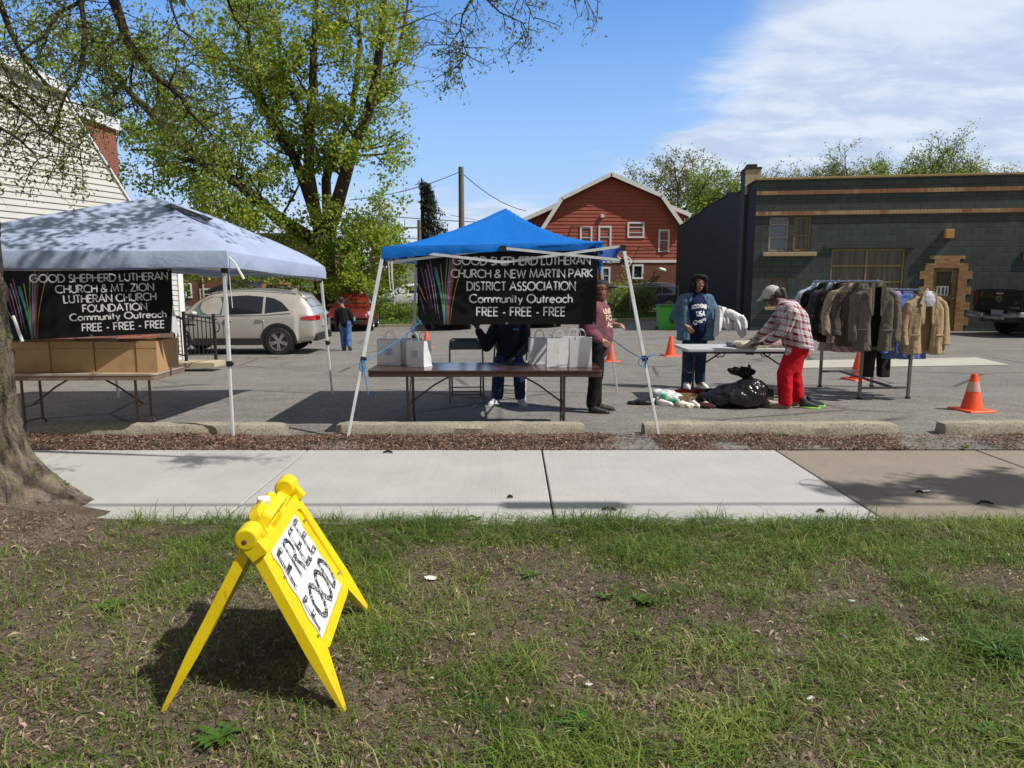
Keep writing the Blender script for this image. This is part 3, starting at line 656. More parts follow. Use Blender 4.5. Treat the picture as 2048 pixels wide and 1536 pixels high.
    m = MB(); m.box(((w1[0]+w2[1])/2, -.03, w1[2]-.09), (w2[1]-w1[0]+.34, .16, .13)); m.build('window_sill', mat('tan stone sill', (.42,.32,.18), .7), t, bevel=.01)
    m = MB(); m.box(((w4[0]+w4[1])/2-.03, -.03, w4[2]-.05), (w4[1]-w4[0]+.16, .12, .1)); m.build('window_sill', mat('tan stone sill', (.42,.32,.18), .7), t, bevel=.01)
    m = MB(); m.box(((w3[0]+w3[1])/2, -.02, w3[3]+.06), (w3[1]-w3[0]+.5, .05, .07)); m.build('lintel', mF, t)
    # door with toothed brick surround
    door = MB(); frame_(door, dr[0]+.0, dr[1], dr[2], dr[3], .12, fr, .04, .12); do = door.build('door', mat('mustard door paint', (.21,.155,.055), .55, .25, 5), t)
    m = MB(); z0 = 1.06
    m.box(((dr[0]+dr[1])/2, .072, z0+.05), (dr[1]-dr[0]-.24, .06, .2)); m.build('door_rail', mat('mustard door paint', (.21,.155,.055)), do)
    x0, x1 = dr[0]+.12, dr[1]-.12
    m = MB(); n = 9
    for i in range(n): m.box((x0+(x1-x0)*(i+.5)/n, .10, .53), ((x1-x0)/n*.55, .03, .84))
    for i in range(n): m.box((x0+(x1-x0)*(i+.5)/n, .10, 1.62), ((x1-x0)/n*.30, .02, .90))
    m.build('door_bars', mat('ribbed door panel', (.13,.10,.045), .6), do)
    m = MB(); m.add([V(x0,.125,.1), V(x1,.125,.1), V(x1,.125,dr[3]-.1), V(x0,.125,dr[3]-.1)], [(0,1,2,3)]); m.build('door_pane', gw, do)
    m = MB(); m.box((x0+.22, .064, 1.36), (.36, .012, .30)); ps = m.build('door_notice', M_WHITE, do, )
    m = MB(); m.mi = 0
    for a, b in ((.08,.1), (.2,.12), (.3,.1)):
        m = MB(); m.bar((x0+.04+a, .055, 1.24), (x0+.04+a, .055, 1.47), b*.5, .004, up=(0,1,0)); m.build('notice_print', mat('notice ink', (.08,.1,.14)), do)
    m = MB(); m.ell((x1+.03, .02, 1.1), (.045,.05,.045)); m.box((x0+.42, .03, 1.12), (.42,.02,.07)); m.build('door_knob', mat('worn brass', (.4,.33,.2), .35, metal=.8), do, smooth=True)
    mD = brick('door surround brick', (.46,.335,.15), (.33,.13,.08), (.24,.17,.10), .2, .07, 'x', .008, .5, .3)
    m = MB()
    for s, xe in ((-1, dr[0]), (1, dr[1])):
        for k in range(9):
            w_ = .26 if (k//1) % 2 == 0 else .40; zz = .02+k*.245
            m.box((xe+s*w_/2, -.02, zz+.1225), (w_, .06, .245))
    m.box(((dr[0]+dr[1])/2, -.02, dr[3]+.14), (dr[1]-dr[0], .06, .28)); m.box(((dr[0]+dr[1])/2, -.02, dr[3]+.335), (dr[1]-dr[0]+.3, .06, .11))
    m.build('door_surround', mD, t)
    b = rc(1887, 1904, 459, 477); m = MB(); m.box(((b[0]+b[1])/2, -.09, (b[2]+b[3])/2), (b[1]-b[0], .18, b[3]-b[2])); m.build('wall_light_box', mat('orange wood box', (.50,.26,.08), .6), t, bevel=.01)
    # chimney rising beside the side wall
    m = MB(); c = dn*1.75; m.box((c.x+.22, c.y, 2.73), (.50, 1.1, 5.46)); m.box((c.x+.22, c.y, 5.49), (.56, 1.16, .07)); m.box((c.x+.22, c.y, 5.59), (.34, .5, .16))
    m.mi = 1; m.add([V(c.x-.035,c.y-.553,H-.3), V(c.x+.475,c.y-.553,H-.3), V(c.x+.475,c.y-.553,5.45), V(c.x-.035,c.y-.553,5.45)], [(0,1,2,3)])
    m.build('chimney', [mat('black chimney paint', (.035,.034,.032), .8), brick('cream chimney brick', (.62,.50,.30), (.52,.42,.27), (.40,.33,.22), .2, .07, 'x', .008, .4, .25)], t)
    m = MB(); a = q(2046, 511); m.box((a[0]+.2, -.03, a[1]), (.42, .05, .30)); m.build('wall_sign', mat('red sign paint', (.38,.04,.04), .5), t)
    m = MB(); a = q(1608, 608); m.box((a[0], -.05, a[1]), (.1,.1,.12)); m.tube([(a[0],-.05,a[1]),(a[0],-.05,.1)], .012, 6); m.build('meter_box', mat('grey meter box', (.17,.19,.19)), t)
green_building()

# ---- red gambrel house -----------------------------------------------------------------
def gambrel_house():
    Y = 48.0; o0 = at(1222, 605, Y); zg = -.15; o0 = V(o0.x, Y, zg)
    t = thing('gambrel_house', 'red sided gambrel house with white rake boards and brown brick ground floor', 'house', o0)
    q = lambda px, py: (at(px, py, Y).x-o0.x, at(px, py, Y).z-zg)
    fr = lambda u, v, w=0: V(u, w, v)
    zb = q(1222, 521)[1]; xl, xr = q(1086, 500)[0], q(1362, 500)[0]
    pk, bl, br, el, er = q(1221, 354), q(1126, 399), q(1318, 394), q(1090, 447), q(1361, 446)
    poly = [(xl, zb), (xr, zb), (xr, er[1]), br, pk, bl, (xl, el[1])]
    mS = mat('red painted siding', (.36,.085,.058), .7, .10, 1.5, dirt=(.22,.06,.045)); mBk = brick('brown brick', (.22,.085,.055), (.155,.055,.04), (.17,.13,.11), .22, .075, 'x', .01, .4, .3)
    m = MB(); clap(m, poly, .235, fr, .03); m.build('gable_wall', mS, t)
    m = MB(); m.prism([(xl,0),(xr,0),(xr,zb-.14),(xl,zb-.14)], fr, 10.); m.build('ground_floor_wall', mBk, t)
    m = MB(); m.box(((xl+xr)/2, 5.0, zb-.055), (xr-xl+.16, 10.1, .165)); m.build('white_band', M_WHITE, t)
    m = MB(); m.prism(poly, lambda u, v, w: V(u, .02+w, v), 9.9, True); m.build('upper_body', mS, t)
    prof = [V(el[0]-.22,0,el[1]-.40), V(bl[0]-.10,0,bl[1]+.06), V(pk[0],0,pk[1]+.16), V(br[0]+.10,0,br[1]+.06), V(er[0]+.22,0,er[1]-.40)]
    m = MB()
    for a, b in zip(prof[:-1], prof[1:]): m.add([a+V(0,-.42,.03), b+V(0,-.42,.03), b+V(0,10.2,.03), a+V(0,10.2,.03), a+V(0,-.42,-.10), b+V(0,-.42,-.10), b+V(0,10.2,-.10), a+V(0,10.2,-.10)], [(0,1,2,3),(4,5,6,7),(0,1,5,4),(0,4,7,3),(1,2,6,5)])
    m.build('roof', mat('grey brown shingle', (.085,.075,.07), .9, .3, 5, bump=.4, bscale=20), t)
    m = MB()
    for a, b in zip(prof[:-1], prof[1:]):
        d = (b-a).normalized(); m.bar(a+V(0,-.46,-.03)-d*.02, b+V(0,-.46,-.03)+d*.02, .10, .25, up=(0,0,1))
    m.build('rake_board', M_WHITE, t)
    # shed dormers behind both gambrel slopes
    for s, e, b_ in ((-1, q(1049, 434), bl), (1, q(1389, 424), br)):
        a = V(e[0]+s*.1, 0, e[1]); b = V(b_[0]*.62+pk[0]*.38, 0, b_[1]*.62+pk[1]*.38)
        m = MB(); m.add([a+V(0,1.3,0), b+V(0,1.3,0), b+V(0,9.4,0), a+V(0,9.4,0), a+V(0,1.3,-.12), b+V(0,1.3,-.12), b+V(0,9.4,-.12), a+V(0,9.4,-.12)], [(0,1,2,3),(4,5,6,7),(0,1,5,4),(0,4,7,3)])
        m.build('dormer_roof', mat('grey brown shingle', (.085,.075,.07)), t)
        m = MB(); m.bar(a+V(0,1.25,-.1), b+V(0,1.25,-.1), .09, .26); m.build('dormer_rake', M_WHITE, t)
        m = MB(); dp = [(a.x-s*.35, zb), (b.x, zb), (b.x, b.z-.1), (a.x-s*.35, a.z-.02)]
        if s > 0: dp = [dp[1], dp[0], dp[3], dp[2]]
        clap(m, dp, .235, lambda u, v, w: V(u, 1.7+w, v), .03); m.prism([dp[0],dp[1],dp[2],dp[3]], lambda u, v, w: V(u, 1.72+w, v), 7.5); m.build('dormer_wall', mS, t)
    def win(a, b, c, d, hb=(.5,), g=GL_GREY):
        x0, z1 = q(a, c); x1, z0 = q(b, d); window(t, x0, x1, z0, z1, lambda u, v, w=0: fr(u, v, w-.03), M_WHITE, g, .11, hb=hb)
    win(1160, 1184, 453, 498); win(1197, 1222, 452, 497); win(1255, 1288, 444, 476, (.33, .66), GL_DARK); win(1317, 1338, 459, 504)
    win(1265, 1286, 529, 558, (), GL_DARK); win(1203, 1220, 534, 569)
    m = MB(); m.box(((q(1212,0)[0]), -.09, q(1212, 432)[1]), (.22, .16, .2)); m.build('floodlight', M_WHITE, t)
    m = MB(); a = q(1322, 538); m.cap((a[0]-.1,-.25,a[1]), (a[0]+.2,-.2,a[1]-.08), .1, .1); m.bar((a[0]-.3,-.06,a[1]+.02), (a[0],-.2,a[1]+.02), .05); m.build('security_camera', M_WHITE, t, smooth=True)
    m = MB(); a = q(1299, 367); m.box((a[0], 3.8, a[1]-1.2), (.65, .65, 2.6)); m.box((a[0], 3.8, a[1]+.02), (.75,.75,.16)); m.build('chimney', brick('chimney brick', (.16,.07,.05), (.12,.05,.04), (.14,.11,.09), .2, .07, 'x'), t)
    for px, py, k in ((1187, 360, .5), (1237, 356, .4)):
        m = MB(); a = q(px, py); m.tube([(a[0], 2.5, a[1]-.9), (a[0], 2.5, a[1]+k*.3)], .06, 8); m.build('vent_pipe', mat('black pipe', (.03,.03,.03)), t)
gambrel_house()

# ---- church with white sided gambrel end -----------------------------------------------
def church():
    A = V(-8.7, 12, 0); d = V(.317, .948, 0).normalized(); rz = math.atan2(d.y, d.x)
    t = thing('church', 'white sided gambrel end wall of church above brick base', 'church', A, rz)
    Mi = (Matrix.Translation(A) @ Matrix.Rotation(rz, 4, 'Z')).inverted(); nrm = Matrix.Rotation(rz, 3, 'Z') @ V(0,-1,0)
    def q(px, py): v = Mi @ ray_plane(px, py, A, nrm); return v.x, v.z
    fr = lambda u, v, w=0: V(u, w, v)
    a, b, c = q(0, 128), q(121, 184), q(258, 402); zb = q(30, 463)[1]
    k = (c[0]-b[0])/(c[1]-b[1]); e = (c[0]+k*(zb-c[1]), zb)
    k2 = (b[1]-a[1])/(b[0]-a[0]); l = (a[0]-6, a[1]-k2*6)
    mW = mat('white vinyl siding', (.55,.545,.52), .55, .05, 1.5)
    poly = [(l[0], zb), e, b, l]
    m = MB(); clap(m, poly, .112, fr, .022); m.build('gable_wall', mW, t)
    m = MB(); m.prism([(l[0],zb+.01),(e[0]-.02,zb+.01),(b[0]-.02,b[1]-.02),(l[0],l[1]-.02)], lambda u, v, w: V(u, .02+w, v), 7.); m.build('gable_body', mW, t)
    up = q(0, 110); uh = up[1]-a[1]
    m = MB(); m.prism([(l[0], l[1]-.02), (b[0]+.04, b[1]-.02), (b[0]-.06, b[1]+uh), (l[0], l[1]+uh)], lambda u, v, w: V(u, -.14+w, v), .10); m.build('fascia', M_WHITE, t)
    m = MB(); m.bar(V(b[0]-.01,-.03,b[1]), V(e[0]-.01,-.03,e[1]), .035, .05, up=(0,1,0)); m.build('edge_trim', M_WHITE, t)
    m = MB(); m.prism([(l[0],l[1]+uh-.08),(b[0],b[1]+uh-.08),(b[0]-.03,b[1]+.05),(e[0]-.01,e[1]),(e[0]+.02,e[1]+.01),(b[0]+.01,b[1]+.10),(b[0]-.02,b[1]+uh),(l[0],l[1]+uh)], lambda u, v, w: V(u, -.03+w, v), 7.2); m.build('roof', M_DKROOF, t)
    m = MB(); m.box((l[0]/2+e[0]/2, .28, zb-.04), (e[0]-l[0], .66, .08)); m.build('soffit', mat('brown soffit', (.10,.065,.045), .7), t)
    mb = brick('church red brick', (.27,.085,.055), (.20,.06,.04), (.25,.2,.17), .21, .07, 'x', .009, .4, .25)
    x1 = q(345, 600)[0]; x2 = q(368, 600)[0]; zs = q(356, 545)[1]
    m = MB(); m.prism([(l[0],-.5),(x1,-.5),(x1,zb-.08),(l[0],zb-.08)], lambda u, v, w: V(u, .42+w, v), .3); m.build('base_wall', mb, t)
    m = MB(); clap(m, [(x1,-.5),(x2,-.5),(x2,zs),(x1,zs)], .112, fr, .02); m.prism([(x1,-.5),(x2,-.5),(x2,zs),(x1,zs)], lambda u, v, w: V(u, .01+w, v), 5); m.build('corner_wall', mW, t)
    m = MB(); m.box(((x1+x2)/2+.05, -.03, zs/2-.25), (.14, .05, zs+.45)); m.build('corner_board', M_WHITE, t)
    # brick stair tower behind the gable
    t2 = thing('brick_tower', 'red brick flat roofed block with white coping behind the white gable', 'building', (-13.38, 17.1, 0))
    mb2 = brick('tower red brick', (.30,.085,.055), (.235,.065,.042), (.27,.2,.16), .21, .07, 'y', .009, .4, .2)
    m = MB(); m.box((0, 0, 2.7), (5.0, 6.4, 6.0)); m.build('wall', mb2, t2)
    m = MB(); m.box((0, 0, 5.84), (5.2, 6.6, .30)); m.build('coping', M_WHITE, t2)
    # black iron ramp railing
    g = lambda px, py, Y: at(px, py, Y)
    t3 = thing('iron_railing', 'black wrought iron ramp railing beside the silver car', 'railing', (-6.3, 14.4, 0))
    def L(px, py, Y): return g(px, py, Y)-V(-6.3, 14.4, 0)
    p0, p1, p2 = L(373, 722, 13.6), L(432, 720, 14.6), L(345, 716, 13.9)
    m = MB()
    for p, h in ((p0, .95), (p1, .95)): m.bar(p, p+V(0,0,h), .05)
    u = V(0,0,1)
    m.bar(p0+u*.90, p1+u*.84+(p1-p0)*.08, .05, .03); m.bar(p0+u*.82, p1+u*.76, .03, .02); m.bar(p0+u*.12, p1+u*.12, .03, .02)
    for i in range(1, 7):
        p = p0.lerp(p1, i/7); m.bar(p+u*.12, p+u*.88, .016)
    m.bar(p0+u*.80, p2+u*.86, .05, .03); m.bar(p0+u*.1, p2+u*.1, .03, .02); m.bar(p0+u*.70, p0+u*.70+V(.24,-.1,0), .05, .03)
    for i in range(1, 4):
        p = p0.lerp(p2, i/4); m.bar(p+u*.1, p+u*.84, .016)
    m.tube([p1+u*.80+V(.05+.06*math.cos(a), 0, -.12+.1*math.sin(a)) for a in np.linspace(1.5, -2.2, 10)], .012, 6)
    m.build('rail', mat('black iron paint', (.018,.018,.02), .45), t3)
    m = MB(); m.box((-6.35, 14.25, -.05), (.9, .55, .09)); struct(m.build('ramp_pad', concrete_mat('yellowish concrete', (.45,.39,.27))))
church()

# ---- far buildings ----------------------------------------------------------------------
def far_buildings():
    Y = 52; a = at(366, 600, Y); b = at(642, 600, Y)
    t = thing('brick_apartments', 'two storey brown brick house seen under the white canopy', 'house', (a.x, Y, -.4))
    mB = brick('dull brown brick', (.20,.09,.062), (.15,.065,.047), (.16,.12,.1), .22, .075, 'x', .01, .3, .3)
    m = MB(); m.prism([(-3,0),(b.x-a.x,0),(b.x-a.x,5.2),(-3,5.2)], lambda u, v, w: V(u, w, v), 8); m.build('wall', mB, t)
    m = MB(); m.box(((b.x-a.x-3)/2, 4, 5.32), (b.x-a.x+3.4, 8.4, .24)); m.build('roof', M_DKROOF, t)
    for px0, px1, y0, y1 in ((371, 383, 566, 596), (401, 428, 577, 600), (560, 572, 566, 596)):
        p = at(px0, y1, Y); r = at(px1, y0, Y); window(t, p.x-a.x, r.x-a.x, p.z+.4, r.z+.4, lambda u, v, w=0: V(u, w-.02, v), M_WHITE, GL_DARK, .10)
    m = MB(); m.tube([V(1.55,-.08,0), V(1.55,-.08,5.1)], .06, 6); m.build('downspout', mat('tan downspout', (.40,.33,.25)), t)
    # timber pavilion
    Y = 36.; p = at(432, 581, Y); r = at(520, 581, Y); k = at(470, 553, Y); zt = k.z
    t = thing('garden_pavilion', 'timber framed pavilion with dark shingle roof behind the silver car', 'pavilion', (p.x, Y, -.4))
    L = r.x-p.x; z0 = p.z+.4; z1 = zt+.4
    ey = lambda s, x, z: V(x, s, z)
    m = MB(); ridge0, ridge1 = V(.9, 1.2, z1), V(L+.5, 1.2, z1)
    m.add([V(-.3,-.6,z0), V(L,-.6,z0), ridge1, ridge0, V(-.3,3,z0), V(L,3,z0)], [(0,1,2,3),(4,3,2,5),(0,3,4)]); m.build('roof', mat('blue black shingle', (.045,.05,.065), .85), t)
    g0, g1, gp_ = V(L+.15,-.5,z0), V(L+1.55,.9,z0), V(L+.65,.2,z1+.05)
    mT = mat('orange brown timber', (.24,.13,.06), .7)
    m = MB(); m.bar(g0, gp_, .14, .2); m.bar(g1, gp_, .14, .2); m.bar(g0.lerp(g1,.2)+V(0,0,.35), g0.lerp(g1,.8)+V(0,0,.35), .1, .12); m.bar((g0+g1)/2+V(0,0,.3), gp_, .1)
    m.bar(g0.lerp(g1,.35)+V(0,0,.1), gp_-V(0,0,.4), .07); m.bar(g0.lerp(g1,.65)+V(0,0,.1), gp_-V(0,0,.4), .07); m.build('truss', mT, t)
    for x, y in ((0,-.3),(L,-.3),(0,2.7),(L,2.7),(L+1.4,.9)):
        m = MB(); m.bar(V(x,y,-.3), V(x,y,z0), .16); m.build('post', mT, t)
    m = MB(); m.add([g0, g1, gp_, g0+V(-1.2,1.5,0), gp_+V(-1.3,1.2,0), g1+V(-1.2,1.5,0)], [(0,2,4,3),(1,2,4,5)]); m.build('gable_roof', mat('blue black shingle', (.045,.05,.065)), t)
    # garage with hip roof
    Y = 50; p = at(702, 566, Y); r = at(905, 566, Y); k = at(795, 529, Y); L = r.x-p.x; z0 = p.z+.6
    t = thing('garage', 'low brick garage with grey hipped roof beyond the chain link fence', 'garage', (p.x, Y, -.6))
    kx = k.x-p.x; kz = k.z+.6+.35
    m = MB(); m.add([V(0,0,z0), V(L,0,z0), V(L,7,z0), V(0,7,z0), V(kx,3.4,kz), V(L-kx*.9,3.4,kz), V(0,0,z0-.16), V(L,0,z0-.16), V(L,7,z0-.16), V(0,7,z0-.16)], [(0,1,5,4),(1,2,5),(2,3,4,5),(3,0,4),(0,1,7,6),(1,2,8,7),(3,0,6,9),(6,7,8,9)])
    m.build('roof', mat('grey shingle roof', (.10,.10,.105), .9, .25, 3, bump=.4, bscale=12), t)
    m = MB(); m.box((L/2, 3.5, (z0-.17)/2), (L-.9, 6.2, z0-.17)); m.build('wall', brick('garage brick', (.13,.055,.042), (.10,.04,.032), (.11,.09,.08), .22, .075, 'x'), t)
    # chain link fence
    Y = 36.2; xs = np.arange(-13.2, 8.9, 2.4)
    t = thing('chain_link_fence', 'grey chain link fence on the weedy bank behind the lot', 'fence', (0, Y, 0))
    zt = 1.32; mF = mat('galvanised fence metal', (.30,.32,.32), .5, metal=.4)
    m = MB(); m.tube([V(xs[0],0,zt), V(xs[-1],0,zt)], .028, 6); m.build('top_rail', mF, t)
    for x in xs:
        m = MB(); m.tube([V(x,0,gz(x,Y)-.1), V(x,0,zt+.05)], .035, 6); m.ell((x,0,zt+.07),(.045,.045,.05),6,4); m.build('post', mF, t)
    m = MB(); h = 1.35; a = xs[0]
    while a < xs[-1]-h:
        m.bar(V(a,.03,zt-h), V(a+h,.03,zt-.02), .005); m.bar(V(a,.03,zt-.02), V(a+h,.03,zt-h), .005); a += .14
    m.build('wire_mesh', mF, t)
far_buildings()

# ---- poles and wires ---------------------------------------------------------------------
def poles():
    mP = mat('weathered pole wood', (.17,.135,.095), .9, .25, 3, bump=.3)
    a = at(922, 334, 42); t = thing('utility_pole', 'plain wooden utility pole behind the blue canopy', 'utility pole', (a.x, 42, -.3))
    m = MB(); m.tube([V(0,0,0), V(0,0,4), V(0,0,a.z+.3)], [.19,.175,.15], 10); m.build('shaft', mP, t, smooth=True)
    m = MB(); m.box((0,-.17,a.z-.05), (.08,.06,.25)); m.build('bracket', mat('dull metal', (.2,.2,.2), .5, metal=.7), t)
    b = at(838, 440, 66); t = thing('utility_pole', 'far utility pole with short crossarm beside the spruce', 'utility pole', (b.x, 66, -.3))
    m = MB(); m.tube([V(0,0,0), V(0,0,b.z+.3)], [.2,.17], 8); m.bar(V(-1.4,-.1,b.z-.4), V(.2,-.1,b.z-.4), .1, .12); m.bar(V(-1.3,-.1,b.z-.4), V(-1.3,-.1,b.z+.25), .05)
    m.build('shaft', mP, t)
    mW = mat('black cable', (.02,.02,.022), .6)
    def wire(p, q, sag, r, label, n=24):
        m = MB(); p, q = Vector(p), Vector(q); m.tube([p.lerp(q, i/n)-V(0,0,sag*4*(i/n)*(1-i/n)) for i in range(n+1)], r, 5)
        tag(m.build('utility_wire', mW), label, 'wire', 'overhead wires')
    top = at(921, 343, 41.8)
    wire(top, at(700, 400, 36), .25, .022, 'black wire from the pole top sloping left into the big tree')
    wire(top, at(1052, 422, 46), .35, .022, 'black wire from the pole top down to the red house')
    wire(at(690, 426, 60), at(1180, 455, 47.2), .1, .03, 'level black wire passing behind the pole under the clouds')
    wire(at(690, 464, 60), at(838, 478, 65.6), .05, .035, 'short black wire ending at the far pole')
    wire(at(900, 430, 58), at(1345, 505, 46.5), .1, .018, 'thin wire crossing the upper windows of the red house')
    wire(at(1020, 497, 46), at(1345, 500, 46.3), .12, .018, 'lowest thin wire across the red siding')
poles()
# ================================================================== TREES
def bark_mat(name, c, sc=9, bump=.9, lichen=None, lo=.42, hi=1.35):
    t = NT(name); n = t.noise(sc, 6, .65, sc3=(1, 1, .22), dist=.5); col = t.mix(t.rmp(n, .35, .68), lum(c, lo), lum(c, hi))
    if lichen: col = t.mix(t.rmp(t.noise(7, 5, .65), .48, .66, 0, .75), col, lichen)
    t.bump(t.math('ADD', n, t.math('MULTIPLY', t.noise(60, 4, .6), .3)), bump, .05); return t.done(col, .95, spec=.15)
M_BARK = bark_mat('grey brown bark', (.085,.066,.05), 5); M_BARKDK = bark_mat('dark twig bark', (.045,.034,.028), 8, .4)
def leaves_mesh(P, size, seed=0, droop=.3, jitter=.35, asp=.62):
    r = np.random.default_rng(seed); n = len(P)
    d = r.normal(0, 1, (n, 3)); d[:, 2] -= droop; d /= np.linalg.norm(d, axis=1)[:, None]
    s = np.cross(d, r.normal(0, 1, (n, 3))); s /= np.linalg.norm(s, axis=1)[:, None]; nn = np.cross(d, s)
    L = (size*r.uniform(1-jitter, 1+jitter, n))[:, None]
    co = np.stack([P, P+d*L*.45+s*L*asp*.5+nn*L*.10, P+d*L, P+d*L*.45-s*L*asp*.5+nn*L*.10], 1).reshape(-1, 3)
    return co, np.arange(4*n).reshape(-1, 4)
class Grow:
    def __init__(s, seed): s.r = random.Random(seed); s.mb = MB(); s.tips = []; s.w = []
    def limb(s, pts, r0, r1, n=8, leaf=0):
        k = len(pts); s.mb.tube(pts, [r0+(r1-r0)*i/(k-1) for i in range(k)], n)
        if leaf:
            for a, b in zip(pts[:-1], pts[1:]): s.tips.append((Vector(a), Vector(b), leaf))
    def twig(s, p, d, L, r, lev, up=.12, spread=.75, kids=4, leaf=1.0, nseg=5, wob=.22):
        p = Vector(p); d = Vector(d).normalized(); pts = [p.copy()]
        for i in range(nseg):
            d = (d + V(s.r.gauss(0, wob), s.r.gauss(0, wob), s.r.gauss(0, wob)+up)*.6).normalized(); p = p + d*(L/nseg); pts.append(p.copy())
        s.limb(pts, r, r*.45, 6 if r > .04 else (4 if r > .012 else 3), leaf if lev == 0 else (leaf*.35 if lev == 1 else 0))
        if lev > 0:
            for i in range(kids):
                t = .25+.75*(i+s.r.random())/kids; j = min(int(t*nseg), nseg-1); q = pts[j].lerp(pts[j+1], t*nseg-j)
                dd = (pts[j+1]-pts[j]).normalized(); o = V(s.r.gauss(0,1), s.r.gauss(0,1), s.r.gauss(0,.8)); o = (o-dd*o.dot(dd)).normalized()
                s.twig(q, dd*(1-spread*.55)+o*spread, L*s.r.uniform(.42, .68), r*.5, lev-1, up, spread, kids, leaf, nseg, wob)
    def points(s, n, sd, seed):
        r = np.random.default_rng(seed); A = np.array([t[0] for t in s.tips]); B = np.array([t[1] for t in s.tips]); w = np.array([t[2] for t in s.tips])*np.linalg.norm(B-A, axis=1)
        i = r.choice(len(A), n, p=w/w.sum()); u = r.random((n, 1)); return A[i]*(1-u)+B[i]*u + r.normal(0, sd, (n, 3))
def finish_tree(g, t, o0, n, sd, size, m_leaf, m_bark, seed, lightk=.35, trunk='trunk', asp=.62, droop=.3, extra=None):
    off = np.array(o0); g.mb.v = [tuple(np.array(v)-off) for v in g.mb.v]
    g.mb.build(trunk, m_bark, t, smooth=2, fix=False)
    P = g.points(n, sd, seed)
    if trunk == 'trunk' and n == 64000: P = P[P[:,0] < -4.35 + np.random.default_rng(4).normal(0, .25, len(P))]
    if extra is not None: P = np.concatenate([P, extra])
    co, q = leaves_mesh(P-off, size, seed, droop, asp=asp); r = np.random.default_rng(seed+1)
    cl = fbm(P[:,0]*.9+P[:,1]*.5, P[:,2]*.9+P[:,1]*.4, seed % 8, 3)
    a = np.clip((cl-.5)*1.1+.42+r.normal(0, lightk*.5, len(P)), 0, 1)
    raw_mesh('crown', co, q, m_leaf, quads=True, attr=np.repeat(a, 4), parent=t)

def big_tree():
    Y = 32.; base = at(655, 668, Y); o0 = V(base.x, Y, gz(base.x, Y)-.1)
    t = thing('maple_tree', 'tall many limbed tree with fresh yellow green leaves behind the red car', 'tree', o0)
    g = Grow(11); J = random.Random(5)
    def L(pts, r0, r1, dy=0, n=8, leaf=0):
        P = []
        for i, (px, py) in enumerate(pts): P.append(at(px, py, Y + dy*i/(len(pts)-1)))
        g.limb(P, r0, r1, n, leaf); return P
    g.limb([o0+V(0,0,0), o0+V(0,0,.5), at(652,600,Y), at(650,550,Y), at(648,500,Y), at(645,470,Y)], .62, .42, 14)
    g.limb([o0+V(-.55,-.2,0), o0+V(-.3,0,.7), at(648,590,Y)], .3, .2, 8); g.limb([o0+V(.6,-.2,0), o0+V(.3,0,.7), at(656,590,Y)], .3, .2, 8)
    limbs = []
    def add(pts, r0, r1, dy): limbs.append((L(pts, r0, r1, dy), r0, r1))
    add([(645,490),(610,470),(560,440),(510,395),(470,362),(420,335),(370,295),(320,245),(270,195),(225,150),(180,100)], .34, .06, -3)
    add([(470,362),(420,328),(385,322),(345,310),(310,300),(262,300)], .16, .04, 2)
    add([(648,480),(628,420),(610,370),(590,320),(560,255),(530,215),(495,165),(460,125),(430,90)], .30, .06, 2)
    add([(590,320),(565,290),(530,215),(515,160),(500,100),(495,40),(500,-30)], .14, .05, -1)
    add([(648,490),(630,425),(617,340),(620,250),(625,170),(628,80),(632,10),(640,-80)], .32, .08, 1)
    add([(650,480),(668,430),(685,370),(705,300),(735,230),(752,160),(762,70),(768,-10),(775,-90)], .34, .10, -2)
    add([(735,230),(770,170),(795,120),(806,60),(815,10),(822,-50)], .11, .03, 1)
    add([(650,500),(655,430),(652,360),(668,290),(700,240),(712,170),(720,90),(715,10),(712,-70)], .26, .07, 3)
    add([(752,140),(785,127),(805,118)], .04, .01, -1)
    add([(700,300),(750,290),(785,272),(808,258)], .05, .008, -2)
    add([(620,250),(590,200),(560,120),(555,50),(550,-30)], .12, .04, 3)
    add([(640,540),(600,530),(560,525),(520,500),(470,480),(420,470),(360,450)], .15, .04, -2)
    for P, r0, r1 in limbs:
        n = len(P)-1
        for i in range(n):
            f = i/n
            if f < .18: continue
            if P[i+1].x > at(822, 300, 32).x: continue
            for k in range((4 if P[i].x < -9 else 3) if i < n-1 else 4):
                p = P[i].lerp(P[i+1], J.random()); d = (P[i+1]-P[i]).normalized()
                o = V(J.gauss(0,1), J.gauss(0,1), J.gauss(.15,.7)); o = (o-d*o.dot(d)).normalized()
                g.twig(p, d*.4+o, J.uniform(1.3, 2.7), max(.012, (r0+(r1-r0)*f)*.22), 2, .06, .8, 3, 1.0, 4)
    # suckers and vines hanging round the lower trunk
    for i in range(36):
        a = at(J.uniform(683, 768), J.uniform(400, 585), Y-J.uniform(.3, 1.8)); a.x = max(a.x, base.x+.55)
        g.twig(a, V(J.gauss(.2,.6), J.gauss(-.2,.4), J.gauss(-.5,.5)), J.uniform(1.2, 2.2), .015, 1, -.12, .8, 4, 1.6, 4)
    for i in range(20):
        a = at(J.uniform(250, 640), J.uniform(400, 520), Y+J.uniform(-2.5, 2)); g.twig(a, V(J.gauss(0,1), J.gauss(0,.6), J.gauss(-.1,.4)), 2., .02, 2, -.05, .8, 3, .9, 4)
    finish_tree(g, t, o0, 64000, .17, .14, leafmat('maple leaves', (.095,.18,.022), (.24,.37,.045), (.52,.52,.08), .55), M_BARK, 3, .34, asp=.85)
big_tree()

